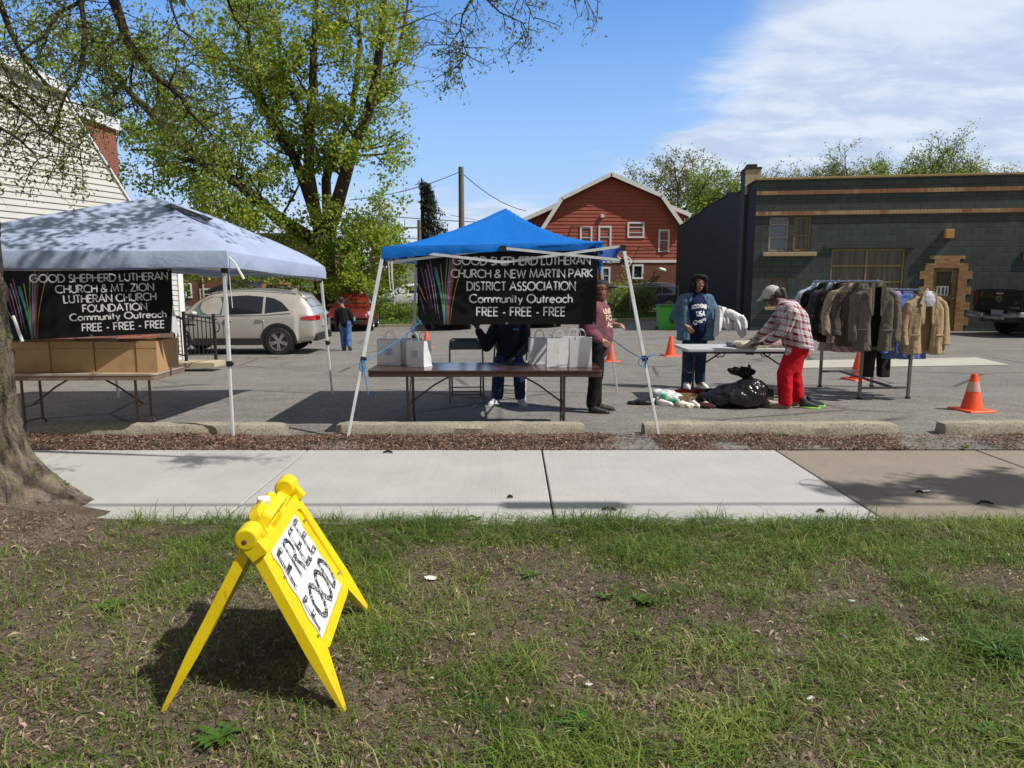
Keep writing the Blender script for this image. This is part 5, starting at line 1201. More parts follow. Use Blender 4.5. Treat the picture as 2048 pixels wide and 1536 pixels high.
wood_table('tan folding table carrying cardboard boxes under the white canopy', V(-4.50,7.24,0), 1.98, .72, .69, R(2), mat('worn tan laminate', (.36,.30,.23), .45, .15, 5), mat('pinkish brown edge', (.21,.145,.11), .5), mat('tan brown steel', (.15,.10,.065), .45, metal=.2), .58, (.06, .36))
def bag(c, w, d, h, rz, label, sticker=False, seed=0, group='white paper bags on the brown table'):
    t = thing('paper_bag', label, 'paper bag', c, rz, group); J = random.Random(seed)
    j = lambda: J.gauss(0, .0035)
    m = MB(); x, y = w/2, d/2
    lv = [(0,1.),(.10*h,1.0),(h*.55,1.),(h,.985)]; rings = []
    for z, k in lv: rings.append([V(-x*k+j(),-y*k+j(),z), V(-x*.0,-y*k-.003+j(),z), V(x*k+j(),-y*k+j(),z), V(x*k*.97+j(),-y*0+ (0),z), V(x*k+j(),y*k+j(),z), V(0,y*k+j(),z), V(-x*k+j(),y*k+j(),z), V(-x*k*.97+j(),0,z)])
    m.loft(rings, True, True, False); inner = [q*1 for q in rings[-1]]; low = [V(q.x*.96, q.y*.92, h*.45) for q in rings[-1]]; m.loft([[V(q.x*.975,q.y*.95,q.z) for q in inner], low], True, False, True); m.loft([inner, [V(q.x*.975,q.y*.95,q.z) for q in inner]], True, False, False)
    m.build('bag_body', mat('white kraft paper', (.66,.67,.70), .75, .05, 9, bump=.25, bscale=14), t)
    for s in (-1, 1):
        m = MB(); yy = s*y*.93; m.tube([V(w*.22*math.cos(a)*1.0, yy+s*.012*math.sin(a), h-.02+.105*max(0, math.sin(a))**.8) for a in np.linspace(math.pi, 0, 15)], .0035, 5); m.build('twisted_handle', mat('white paper cord', (.66,.65,.63), .8), t)
    if sticker:
        m = MB(); m.box((0, -y-.0045, h*.52), (.085, .002, .075)); o = m.build('sticker', mat('pale sticker', (.52,.56,.68), .5), t)
        m = MB()
        for k in range(4): m.box((0, -y-.0065, h*.52+.024-k*.016), (.06-.012*(k % 2), .001, .006))
        m.build('sticker_print', mat('faded blue ink', (.25,.30,.52)), o)
ZT = .692
bag(V(-1.455+.13,7.66,ZT), .255, .13, .275, 0, 'leftmost bag with a faded label at the left end of the brown table', True, 1)
bag(V(-1.10,7.76,ZT), .24, .14, .275, R(6), 'bag standing behind between the two labelled bags', False, 2)
bag(V(-.985,7.50,ZT), .215, .16, .275, R(-24), 'right hand labelled bag turned to show its shaded side', True, 3)
bag(V(.30,7.74,ZT), .235, .13, .285, R(2), 'greyish shaded bag left of the brightly lit pair', False, 4)
bag(V(.485,7.48,ZT), .245, .15, .305, R(3), 'bright front bag on the left of the sunlit pair', False, 5)
bag(V(.725,7.47,ZT), .235, .15, .31, R(-4), 'bright front bag nearest the right end of the brown table', False, 6)
bag(V(.68,7.72,ZT), .25, .13, .30, R(5), 'back bag whose handles show above the sunlit pair', False, 7)
def carton(x0, x1, y0, y1, z, h, label, seed, rz=0):
    t = thing('cardboard_box', label, 'box', ((x0+x1)/2, (y0+y1)/2, z), rz, 'cardboard boxes on the tan table'); w, d = x1-x0, y1-y0; J = random.Random(seed)
    m = MB(); k = 1+J.uniform(-.008,.006); r = lambda s, zz: [V(-w/2*s,-d/2*s,zz), V(w/2*s,-d/2*s,zz), V(w/2*s,d/2*s,zz), V(-w/2*s,d/2*s,zz)]
    m.loft([r(1,0), r(k,h*.78), r(k*1.004,h)], True, True, False); m.loft([r(k*1.004,h), r(.975,h-.002), r(.97,h*.4)], True, False, True); m.build('box_body', mat('brown corrugated board', (.43,.265,.125), .8, .12, 3, dirt=(.31,.185,.085)), t, bevel=.003)
    m = MB(); m.add([V(-w/2*.97,-d/2*.95,h-.004), V(w/2*.97,-d/2*.95,h-.004), V(w/2*.93,-d/2*.7,h*.74), V(-w/2*.93,-d/2*.7,h*.74)], [(0,1,2,3)]); m.build('tucked_flap', mat('brown corrugated board', (.37,.225,.105)), t)
    m = MB(); m.box((0,-d/2*k-.0012, h*.775), (w*.985,.002,.003)); m.build('crease', mat('crease', (.24,.14,.06), .9), t)
zb = .692; 
carton(-5.42,-4.995,6.98,7.42,zb,.30,'cardboard box mostly hidden behind the tree trunk',1); carton(-4.985,-4.575,6.985,7.43,zb,.30,'wide cardboard box beside the tree trunk with a fold line',2)
carton(-4.572,-4.147,7.0,7.44,zb,.305,'middle cardboard box with a bent top corner',3); carton(-4.138,-3.73,7.01,7.45,zb,.30,'cardboard box second from the right end of the tan table',4); carton(-3.722,-3.515,7.0,7.45,zb,.31,'narrow cardboard box at the right end showing its sunlit side',5)
# white plastic folding table on the right
def plastic_table():
    c = V(3.10, 9.56, 0); t = thing('folding_table', 'white plastic folding table with black legs and clothes on it', 'table', c, 0, 'folding tables'); z = .72
    m = MB(); table_top(m, 1.68, .74, .042, z, .04); m.build('tabletop', mat('grey white plastic', (.50,.51,.54), .4, .05, 5), t, bevel=.008)
    mk = mat('black powder coat', (.014,.014,.016), .4)
    for s in (-1, 1):
        x = s*.70
        for y in (-.29, .29):
            m = MB(); m.tube([V(x,y,z-.05), V(x+s*.01,y*.92,.40), V(x+s*.02,y*1.02,0)], .015, 8); m.build('leg', mk, t, smooth=True)
        m = MB(); m.tube([V(x+s*.01,-.28,.40), V(x,0,.36), V(x+s*.01,.28,.40)], .010, 6); m.bar(V(x,-.29,z-.06), V(x,.29,z-.06), .02)
        m.tube([V(x,0,.37), V(x-s*.22,0,.50), V(x-s*.48,0,z-.05)], .011, 6); m.tube([V(x-s*.30,-.06,z-.05), V(x-s*.36,-.06,z-.14), V(x-s*.44,-.06,z-.13), V(x-s*.48,-.06,z-.05)], .008, 6); m.build('brace', mk, t)
    m = MB(); m.bar(V(-.74,-.30,z-.055), V(.74,-.30,z-.055), .02, .03); m.bar(V(-.74,.30,z-.055), V(.74,.30,z-.055), .02, .03); m.box((0,-.34,z-.06), (.10,.03,.04)); m.build('rail', mk, t)
plastic_table()
# folding chairs
def fchair(c, rz, label):
    t = thing('folding_chair', label, 'chair', c, rz, 'grey metal folding chairs'); mk = mat('grey brown chair steel', (.15,.145,.135), .4, .1, 6, metal=.3)
    m = MB(); m.grid(11, 5, lambda u, v: V((u-.5)*.42, .205+.018*(1-(2*u-1)**2)+.03*v, .655+.135*v-.028*abs(2*u-1)**4*v)); o = m.build('backrest', mk, t, smooth=True)
    s = o.modifiers.new('s', 'SOLIDIFY'); s.thickness = .012
    m = MB(); m.box((0,-.02,.445), (.40,.40,.022)); m.build('seat', mk, t, bevel=.02)
    for s in (-1, 1):
        m = MB(); x = s*.222; m.tube([V(x,-.26,0), V(x,.02,.42), V(x,.20,.70), V(x*.96,.235,.775), V(x*.8,.24,.80)], .0125, 8); m.build('front_leg', mk, t, smooth=True)
        m = MB(); x = s*.195; m.tube([V(x,.25,0), V(x,.05,.42)], .0115, 8); m.build('rear_leg', mk, t, smooth=True)
    for x, y, z, r in ((.18,.24,.80,.0125), (.222,-.19,.10,.008), (.222,-.135,.19,.008), (.195,.22,.08,.008)):
        m = MB(); m.tube([V(-x,y,z), V(x,y,z)], r, 8); m.build('crossbar', mk, t, smooth=True)
fchair(V(-.61, 9.42, .012), R(4), 'empty grey folding chair behind the brown table'); fchair(V(-.03, 9.55, .012), R(-4), 'grey folding chair occupied by the seated person')

# traffic cones ---------------------------------------------------------------------------
def cone(px, py, Y, h, label, band):
    p = at(px, py, Y); p.z = gz(p.x, Y)+.012; t = thing('traffic_cone', label, 'traffic cone', p, R(12), 'orange traffic cones')
    s = h/.46; mo = mat('fluorescent orange plastic', (.86,.085,.012), .5, .08, 6, dirt=(.62,.09,.03))
    m = MB(); m.box((0,0,.0125*s), (.38*s,.38*s,.025*s), None, .93); m.build('base', mo, t, bevel=.008*s)
    m = MB(); m.lathe([(.125*s,.026*s),(.118*s,.04*s),(.036*s,.44*s),(.03*s,.455*s),(.018*s,.46*s),(.018*s,.40*s)], 24); m.build('body', mo, t, smooth=True)
    if band:
        m = MB(); f = lambda z: .118*s+(.036-.118)*s*(z/s-.04)/(.40)+.0025
        z0, z1 = .24*s, .36*s; m.lathe([(f(z0)-.002,z0),(f(z0),z0),(f(z1),z1),(f(z1)-.002,z1)], 24); m.build('band', mat('dull reflective band', (.62,.36,.33), .4), t, smooth=True)
cone(1943, 818, 8.62, .46, 'orange cone with faded white band by the right wheel stop', True)
cone(1341, 713, 16.2, .46, 'orange cone left of the woman in the denim jacket', False)
cone(853, 692, 20., .46, 'orange cone showing above the labelled paper bag', False)
cone(1714, 770, 11.6, .46, 'orange cone behind the clothes rack legs', False)
cone(989, 692, 20.2, .46, 'orange cone half hidden behind the seated person', False)
cone(1222, 722, 15.2, .40, 'orange cone peeking beside the thin rear leg of the blue canopy', False)
# ================================================================== YELLOW A-FRAME SIGN
def aframe():
    H1, H2 = V(-.965,2.50,.628), V(-1.005,3.10,.655); F1, F2 = V(-.625,2.44,-.01), V(-.69,3.25,.0)
    B1 = at(323,1427,2.43); B1.z = -.005; B2 = V(-1.43,3.22,0)
    o0 = V((F1.x+B1.x)/2, 2.85, 0); t = thing('a_frame_sign', 'yellow plastic folding sandwich sign with handwritten FREE FOOD paper', 'sign', o0)
    yt = NT('scuffed yellow plastic'); c_ = yt.mix(yt.rmp(yt.noise(5, 5, .6), .3, .7), (.70,.52,.008), (.82,.62,.010))
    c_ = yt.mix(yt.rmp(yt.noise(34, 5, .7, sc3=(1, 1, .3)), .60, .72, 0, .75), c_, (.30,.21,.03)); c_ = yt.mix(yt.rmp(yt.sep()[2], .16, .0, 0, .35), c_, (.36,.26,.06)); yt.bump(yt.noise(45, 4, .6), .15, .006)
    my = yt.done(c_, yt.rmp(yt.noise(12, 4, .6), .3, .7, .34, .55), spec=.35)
    def panel(h1, h2, f1, f2, sgn):
        nrm = ((h2-h1).cross(f1-h1)).normalized()*sgn
        return lambda u, v, w=0: (h1*(1-u)+h2*u)*(1-v)+(f1*(1-u)+f2*u)*v-o0+nrm*w
    fr = panel(H1, H2, F1, F2, -1)
    if (fr(0,0,1)-fr(0,0,0)).x < 0: fr = panel(H1, H2, F1, F2, 1)
    bk = panel(H1, H2, B1, B2, 1)
    if (bk(0,0,1)-bk(0,0,0)).x > 0: bk = panel(H1, H2, B1, B2, -1)
    def arcp(cx, cy, rx, ry, a0, a1, n=6): return [(cx+rx*math.cos(R(a0+(a1-a0)*i/n)), cy+ry*math.sin(R(a0+(a1-a0)*i/n))) for i in range(n+1)]
    # outline of a panel: top edge with raised handle, long sides running into two pointed legs
    def outline(leg=1.0):
        o = arcp(.055,.10,.055,.06,180,270) + [(.16,.035),(.22,.04)] + arcp(.30,-.05,.06,.05,180,270,4) + arcp(.60,-.05,.06,.05,270,360,4) + [(.70,.04),(.78,.035)] + arcp(.945,.10,.055,.06,270,360)
        o += [(1.0,.66),(1.0,.99),(.992,1.0),(.975,1.0),(.962,.99),(.855,.75)] + arcp(.80,.715,.04,.02,0,90,3) + arcp(.20,.715,.04,.02,90,180,3) + [(.145,.75),(.038,.99),(.025,1.0),(.008,1.0),(0,.99),(0,.66)]
        return o
    def shell(fr, name, holes, th=.042):
        m = MB(); o = outline(); n = len(o); fs = []
        import mathutils.geometry as mg
        polys = [[V(p[0],p[1],0) for p in o]] + [[V(p[0],p[1],0) for p in h] for h in holes]; allp = [p for q in polys for p in q]
        tri = mg.tessellate_polygon(polys); N = len(allp)
        rec = lambda p: .0
        tk = lambda v: th/2*(1-.62*max(0,(v-.66)/.34)); m.add([fr(p.x,p.y,tk(p.y)) for p in allp] + [fr(p.x,p.y,-tk(p.y)) for p in allp], [tuple(f) for f in tri] + [tuple(N+i for i in reversed(f)) for f in tri])
        k = 0
        for q in polys:
            c = len(q); m.f += [(k+j, k+(j+1) % c, N+k+(j+1) % c, N+k+j) for j in range(c)]; m.m += [0]*c; k += c
        return m.build(name, my, t, bevel=.010)
    hand = arcp(.36,-.005,.03,.035,90,270,5) + arcp(.54,-.005,.03,.035,270,450,5)
    hand = [(u, v+.02) for u, v in hand]
    face = arcp(.145,.155,.05,.04,180,270,4) + arcp(.855,.155,.05,.04,270,360,4) + arcp(.85,.635,.05,.04,0,90,4) + arcp(.15,.635,.05,.04,90,180,4)
    fo = shell(fr, 'front_panel', [hand, face]); bo = shell(bk, 'back_panel', [hand])
    fm = lambda u, v, w: fr(u, v, w)
    m = MB(); m.prism(face, lambda u, v, w: fr(u, v, .008-w), .02); m.build('recessed_face', my, fo)
    # paper, clear cover, screws, lettering
    def wavy(u0, u1, v0, v1):
        o = []
        for i in range(13): o.append((u0+(u1-u0)*i/12, v0))
        for i in range(1, 17): o.append((u1+.012*math.sin(i*1.3), v0+(v1-v0)*i/16))
        for i in range(1, 13): o.append((u1+(u0-u1)*i/12, v1))
        for i in range(1, 16): o.append((u0+.012*math.sin(i*1.1), v1+(v0-v1)*i/16))
        return o
    m = MB(); m.prism(wavy(.165,.79,.118,.668), lambda u, v, w: fr(u, v, .0115-w), .001); m.build('paper_sheet', mat('white poster paper', (.70,.71,.74), .7, .04, 4), fo)
    m = MB(); m.prism([(.20,.12),(.53,.12),(.53,.30),(.20,.235)], lambda u, v, w: fr(u, v, .0128-w), .0008); m.build('taped_paper', mat('bright taped paper', (.74,.76,.82), .5), fo)
    t_ = NT('clear cover sheet'); tb_ = t_.N.new('ShaderNodeBsdfTransparent'); gl = t_.N.new('ShaderNodeBsdfGlossy'); gl.inputs['Roughness'].default_value = .12
    ms = t_.N.new('ShaderNodeMixShader'); ms.inputs[0].default_value = .06; t_.L.new(tb_.outputs[0], ms.inputs[1]); t_.L.new(gl.outputs[0], ms.inputs[2]); t_.L.new(ms.outputs[0], t_.N['Material Output'].inputs[0])
    m = MB(); m.add([fr(.125,.25,.0165), fr(.875,.185,.0165), fr(.875,.655,.0165), fr(.125,.655,.0165)], [(0,1,2,3)]); m.build('clear_cover', t_.mat, fo)
    ink = mat('black marker', (.02,.02,.03), .6, .5, 30)
    rr = random.Random(3)
    def hatch(mb, pts, hw, frs):
        """one hollow hand-drawn stroke: wobbly outline and rough filling"""
        for s in (-1, 1):
            o = []
            for i, p in enumerate(pts):
                a, b = pts[max(0,i-1)], pts[min(len(pts)-1,i+1)]; d = (b[0]-a[0], b[1]-a[1]); l = math.hypot(*d) or 1
                o.append((p[0]-d[1]/l*hw*s+rr.gauss(0,.0035), p[1]+d[0]/l*hw*s+rr.gauss(0,.0035)))
            ribbon(mb, o, .0055, frs)
        for i in range(len(pts)-1):
            n = max(2, int(math.hypot(pts[i+1][0]-pts[i][0], pts[i+1][1]-pts[i][1])/.016))
            for k in range(n):
                if rr.random() < .36: continue
                f = k/n; p = (pts[i][0]*(1-f)+pts[i+1][0]*f, pts[i][1]*(1-f)+pts[i+1][1]*f); d = (pts[i+1][0]-pts[i][0], pts[i+1][1]-pts[i][1]); l = math.hypot(*d) or 1; nx, ny = -d[1]/l, d[0]/l
                sx = rr.gauss(0,.004); ribbon(mb, [(p[0]-nx*hw+sx, p[1]-ny*hw), (p[0]+nx*hw-sx+d[0]/l*.014, p[1]+ny*hw+d[1]/l*.014)], .0065, frs)
    def word(mb, wd, u0, u1, v0, v1, slant=0):
        gap = .24; tw = text_width(wd, gap); k = (u1-u0)/tw; x = 0
        for ch in wd:
            for st in G[ch][1]:
                pts = [(u0+(x+px)*k + slant*(py-.5)*.0, v1-(v1-v0)*py + (x/tw)*slant) for px, py in st]
                if len(pts) < 12:
                    q = []
                    for a, b in zip(pts[:-1], pts[1:]):
                        for s in range(4): q.append((a[0]*(1-s/4)+b[0]*s/4, a[1]*(1-s/4)+b[1]*s/4))
                    pts = q+[pts[-1]]
                hatch(mb, pts, .0115, lambda u, v: fr(u, v, .0142))
            x += G[ch][0]+gap
    m = MB(); word(m, 'FREE', .21, .77, .165, .375, -.02); word(m, 'FOOD', .20, .775, .455, .635, -.03); m.build('lettering', ink, fo, fix=False)
    m = MB()
    for u, v in ((.135,.27),(.865,.20),(.865,.61),(.145,.635),(.10,.15)): m.lathe([(.007,-.002),(.007,.003),(.004,.005)], 10, fr(u, v, .0215-.006), None)
    m.build('screw', mat('dull steel screw', (.35,.34,.3), .4, metal=.7), fo)
    # hinge knuckles at both ends of the top
    ax = (H2-H1).normalized(); q = ax.to_track_quat('Z', 'Y').to_matrix(); mb_ = mat('rusty bolt', (.16,.10,.06), .6, metal=.5)
    for c, s in ((H1, 1), (H2, -1)):
        c = c-o0+V(-.006,0,.022); m = MB(); m.lathe([(.038,-.035),(.043,-.03),(.043,.05),(.038,.055)], 22, c+ax*(.02*s-.01), q); m.bar(c+V(.0,0,-.005), c+V(.05,0,-.07), .07, .04, up=ax); m.build('hinge', my, t, smooth=True, bevel=.006)
    c = H1-o0+V(-.006,0,.022)-ax*.048; m = MB(); m.lathe([(.010,0),(.010,.008),(.005,.010)], 10, c, q); m.build('bolt', mb_, t, smooth=True)
    c = H2-o0+V(.0,-.06,.035); m = MB(); m.lathe([(.008,-.004),(.008,.006)], 10, c, q); m.build('bolt', mb_, t)
    c = (H1*.55+H2*.45)-o0+V(-.02,0,.045); m = MB(); m.lathe([(.020,0),(.022,.004),(.022,.018),(.026,.020),(.026,.032),(.022,.036)], 16, c); m.build('white_cap', mat('white bottle cap', (.72,.73,.74), .5), t, smooth=True)
    m = MB(); m.bar(bk(.1,.02,.0), bk(.9,.02,0), .03, .05, up=ax); m.build('spine', my, t)
aframe()
# ================================================================== PEOPLE
def nrm(v): return Vector(v).normalized()
def hand(mb, w, d, n, side, curl=.5, spread=.10, s=1.0):
    """palm and five fingers: w wrist, d towards the fingers, n palm normal, side +1 thumb along n x d"""
    w, d, n = Vector(w), nrm(d), nrm(n); n = (n-d*n.dot(d)).normalized(); l = d.cross(n)*side
    mb.cap(w-d*.02*s, w+d*.03*s, .026*s, .027*s)
    for k in (-1, -.35, .35, 1): mb.cap(w+d*.015*s+l*.020*k*s, w+d*.082*s+l*.029*k*s, .0155*s, .0125*s, 8)
    for k, L in ((1, .070), (.35, .080), (-.35, .074), (-1, .056)):
        p = w+d*.084*s+l*.029*k*s; dd = (d+l*k*spread).normalized()
        for i, f in enumerate((.42, .32, .26)):
            a = curl*(.5+.35*i); dd = (dd*math.cos(a)+n*math.sin(a)).normalized(); q = p+dd*L*f*1.15*s; mb.cap(p, q, (.0098-.001*i)*s, (.0088-.001*i)*s, 8); p = q
    p = w+d*.020*s+l*.024*s; dd = (d*.55+l*.75+n*.25).normalized()
    for f, r in ((.040, .0125), (.032, .0105), (.024, .0095)):
        q = p+dd*f*s; mb.cap(p, q, r*s, r*.9*s, 8); p = q; dd = (dd*.8+d*.25+n*curl*.25).normalized()
def head(mb, c, f, up, s=1.0):
    """c centre of the skull, f where the face looks"""
    f, up = nrm(f), nrm(up); up = (up-f*up.dot(f)).normalized(); r = f.cross(up); M_ = Matrix((r, f, up)).transposed()
    P = lambda x, y, z: Vector(c)+(r*x+f*y+up*z)*s
    mb.ell(P(0,-.012,.022), (.074*s,.092*s,.088*s), 16, 12, M_); mb.ell(P(0,.020,-.035), (.058*s,.066*s,.074*s), 14, 10, M_); mb.ell(P(0,.050,-.088), (.030*s,.030*s,.026*s), 10, 7, M_)
    mb.cap(P(0,.082,.012), P(0,.106,-.022), .009*s, .014*s, 8); mb.ell(P(-.011,.092,-.026), (.009*s,.010*s,.008*s), 8, 6, M_); mb.ell(P(.011,.092,-.026), (.009*s,.010*s,.008*s), 8, 6, M_)
    for q in (-1, 1):
        mb.ell(P(q*.038,.066,-.020), (.022*s,.018*s,.020*s), 8, 6, M_); mb.ell(P(q*.032,.080,.030), (.024*s,.010*s,.008*s), 8, 6, M_); mb.ell(P(q*.078,-.008,-.008), (.010*s,.022*s,.034*s), 8, 6, M_)
    mb.ell(P(0,.082,-.056), (.026*s,.012*s,.008*s), 8, 6, M_); mb.ell(P(0,.080,-.068), (.022*s,.013*s,.009*s), 8, 6, M_)
    return P, M_
def face_bits(P, M_, body, s=1.0, glasses=None, smile=0):
    mw = mat('eye white', (.6,.58,.54), .3); mk = mat('dark iris', (.02,.014,.01), .2); ml = mat('lip', (.30,.12,.10), .5); mbk = mat('dark brow', (.02,.014,.012), .8)
    for q in (-1, 1):
        m = MB(); m.ell(P(q*.031,.079,.012), (.0125*s,.007*s,.0065*s), 10, 7, M_); e = m.build('eye', mw, body, smooth=True); m = MB(); m.ell(P(q*.031,.0845,.012), (.0055*s,.003*s,.0055*s), 8, 6, M_); m.build('iris', mk, e, smooth=True)
        m = MB(); m.tube([P(q*.014,.089,.031), P(q*.032,.088,.037), P(q*.050,.078,.032)], .0035*s, 5); m.build('eyebrow', mbk, body)
    m = MB(); m.tube([P(-.024,.085,-.058+smile), P(-.012,.093,-.062), P(0,.095,-.063), P(.012,.093,-.062), P(.024,.085,-.058+smile)], [.002*s,.006*s,.007*s,.006*s,.002*s], 6); m.build('lips', ml, body, smooth=True)
    if glasses:
        m = MB()
        for q in (-1, 1):
            m.tube([P(q*.033+.024*math.cos(a), .100, .010+.017*math.sin(a)) for a in np.linspace(0, 6.283, 15)], .0022*s, 5); m.tube([P(q*.056,.098,.014), P(q*.078,.06,.014), P(q*.080,-.005,.010)], .0022*s, 5)
        m.tube([P(-.009,.101,.012), P(.009,.101,.012)], .0022*s, 5); m.build('glasses', mat('thin glasses frame', (.15,.11,.09), .3, metal=.5), body)
def shoe(name, c, d, mt, ms, parent, L=.27, w=.047, lab=None, up=0):
    """sneaker with heel at c pointing along d"""
    d = V(d[0], d[1], 0).normalized(); l = V(-d.y, d.x, 0); c = Vector(c); m = MB()
    m.cap(c+d*.03+V(0,0,.045), c+d*.10+V(0,0,.05), .042, .044); m.cap(c+d*.10+V(0,0,.045), c+d*(L-.06)+V(0,0,.030), .044, .033); m.ell(c+d*(L-.06)+V(0,0,.028), (.042,.042,.026), 12, 8); m.cap(c+d*.035+V(0,0,.06), c+d*.04+V(0,0,.10), .040, .041)
    o = melt(name, m, mt, parent, .009, 3)
    if lab: o['label'] = lab
    out = []
    for i in range(20):
        a = 2*math.pi*i/20; x = L/2+(L/2+.004)*math.cos(a); y = (w+.001)*math.sin(a)*(1-.14*math.cos(a*2)); out.append((x-.01, y))
    mm = MB(); mm.prism(out, lambda u, v, t_: c+d*u+l*v+V(0,0,t_), .022); mm.build('sole', ms, o, bevel=.004)
    return o
SK1 = mat('brown skin', (.27,.135,.085), .5, .10, 9); SK2 = mat('tan skin', (.40,.22,.145), .5, .08, 9); SK3 = mat('dark brown skin', (.075,.038,.026), .5, .1, 9)
M_SOLEW = mat('white rubber sole', (.66,.66,.64), .6); M_SOLEK = mat('black rubber sole', (.02,.02,.02), .7)

def denim_woman():
    o0 = V(2.74, 10.62, .012); t = thing('person', 'woman in open denim jacket holding white cloth behind the plastic table', 'person', o0)
    b = MB(); hc = V(.02,-.03,1.545); P, M_ = head(b, hc, V(.12,-1,-.02), V(.03,.02,1), 1.0)
    b.cap((.01,.01,1.36), (.015,-.005,1.48), .052, .050); b.cap((-.13,.02,1.31), (.14,.02,1.31), .05, .05); b.cap((0,.02,1.25), (0,.02,.98), .13, .13); b.cap((-.07,.02,.92), (.07,.02,.92), .11, .11)
    for s in (-1, 1): b.cap((s*.09,.02,.9), (s*.095,.0,.5), .075, .055); b.cap((s*.095,0,.5), (s*.10,.03,.09), .052, .04); b.cap((s*.10,.02,.07), (s*.105,-.08,.05), .035,.03)
    b.cap((-.19,.02,1.30), (-.30,.065,1.07), .045, .038); b.cap((-.30,.065,1.07), (-.19,-.10,.93), .036, .026)
    b.cap((.19,.02,1.30), (.285,-.02,1.09), .045, .038); b.cap((.285,-.02,1.09), (.46,-.20,1.02), .036, .026)
    hand(b, V(-.17,-.125,.925), V(.55,-.35,-.6), V(.2,.9,-.1), 1, .8); hand(b, V(.47,-.21,1.015), V(.9,-.35,-.1), V(0,.1,-1), 1, 1.0)
    body = melt('body', b, SK1, t, .0065, 3); face_bits(P, M_, body, 1.0, True, .006)
    m = MB()   # full dark bob with a side sweep
    for c, r in (((0,-.045,.015),(.128,.105,.125)), ((-.098,-.005,-.065),(.045,.070,.105)), ((.100,-.010,-.055),(.040,.065,.095)), ((-.02,.035,.098),(.082,.060,.036)), ((-.075,.045,.055),(.035,.045,.05)), ((0,-.085,-.08),(.105,.055,.10))): m.ell(P(*c), r, 14, 10, M_)
    melt('hair', m, mat('black wavy hair', (.010,.008,.008), .75, .3, 20, spec=.2), t, .010, 2, .006, 28, 3)
    m = MB()   # navy shirt
    m.cap((-.10,.0,1.30), (.10,.0,1.30), .085, .085); m.cap((0,-.01,1.22), (0,-.015,1.02), .155, .165); m.cap((-.07,-.01,.86), (.07,-.01,.86), .135, .135); m.cap((-.04,-.005,1.37), (.04,-.005,1.37), .06, .06); m.cap((0,-.02,1.1),(0,-.02,.95),.165,.16)
    sh = melt('shirt', m, cloth('navy cotton', (.012,.018,.062), .2), t, .012, 5, .006, 7, 1)
    from mathutils.bvhtree import BVHTree
    bv = BVHTree.FromPolygons([v.co.copy() for v in sh.data.vertices], [tuple(p.vertices) for p in sh.data.polygons])
    def fr(u, v, w=0):
        h = bv.ray_cast(V(u, -1, v), V(0,1,0)); return (h[0] if h[0] else V(u,-.15,v)) + V(0,-.005,0)
    def arcw(mb, text, cx, z0, h, wd, wt, bow, tilt=0):
        q = MB()
        def f2(u, v): return V(u, v, 0)
        write(q, text, -wd/2, 0, h, wd, wt, f2, .2)
        mb.add([fr(cx+p[0], z0+p[1]+bow*(1-(2*p[0]/wd)**2)+tilt*p[0]) for p in q.v], q.f)
    mb = MB(); arcw(mb, 'TOO GIVEN', .025, 1.165, .052, .25, .017, .030); arcw(mb, 'USA', .03, 1.075, .066, .125, .020, .0); arcw(mb, 'Charity', .02, .985, .045, .19, .012, 0, .35)
    q = MB(); ribbon(q, [(-.10,.93),(-.04,.955),(.04,.985),(.11,1.015)], .024, lambda u, v: fr(u, v)); mb.add(q.v, q.f); mb.build('shirt_print', mat('white shirt print', (.70,.71,.74), .7), sh, fix=False)
    m = MB()   # denim jacket, open at the front
    for s in (-1, 1):
        sl(m, ease([((s*.085,.03,1.405),.040,.055), ((s*.12,.03,1.37),.090,.075), ((s*.145,.03,1.30),.100,.095), ((s*.155,.02,1.18),.088,.125,s*.12), ((s*.160,.01,.98),.092,.150,s*.15), ((s*.175,.0,.715),.100,.165,s*.18)], 4), 28, 2.3, .10, 4, s)
        m.cap((s*.075,-.02,1.40), (s*.115,-.085,1.29), .028, .026)
    sl(m, ease([((0,.085,1.40),.08,.04), ((0,.095,1.30),.19,.05), ((0,.105,1.0),.19,.06), ((0,.11,.715),.22,.065)], 4), 28, 2.4, .12, 5)
    m.cap((-.19,.03,1.31), (-.30,.065,1.07), .074, .066); m.cap((-.30,.065,1.07), (-.205,-.085,.955), .064, .048); m.cap((.19,.03,1.31), (.285,-.02,1.10), .074, .066); m.cap((.285,-.02,1.10), (.43,-.17,1.03), .064, .050)
    md = NT('washed denim'); n = md.noise(7, 5, .65); md.bump(md.math('ADD', md.noise(18, 4, .6, dist=.6), md.math('MULTIPLY', md.noise(260, 2, .5), .1)), .5, .02)
    md = md.done(md.mix(md.rmp(n, .3, .7), (.045,.095,.155), (.115,.195,.275)), .9, spec=.2)
    melt('denim_jacket', m, md, t, .010, 3, .010, 13, 2)
    m = MB()   # jeans
    m.cap((-.08,.02,.87), (.08,.02,.87), .125, .125)
    for s in (-1, 1): m.cap((s*.085,.02,.84), (s*.092,.0,.50), .105, .085); m.cap((s*.092,0,.50), (s*.10,.02,.09), .083, .074)
    melt('jeans', m, cloth('dark blue denim', (.022,.042,.090), .3, 6), t, .010, 3, .008, 14, 4, .7, zmin=.035)
    for s in (-1, 1): shoe('shoe', V(s*.10-.02,.06,-.012), V(.25+s*.2,-1,0), mat('white sneaker', (.66,.66,.66), .6), M_SOLEW, t, .25)
    c = thing('white_cloth', 'rumpled white shirt held out over the table by the woman in denim', 'shirt', o0)
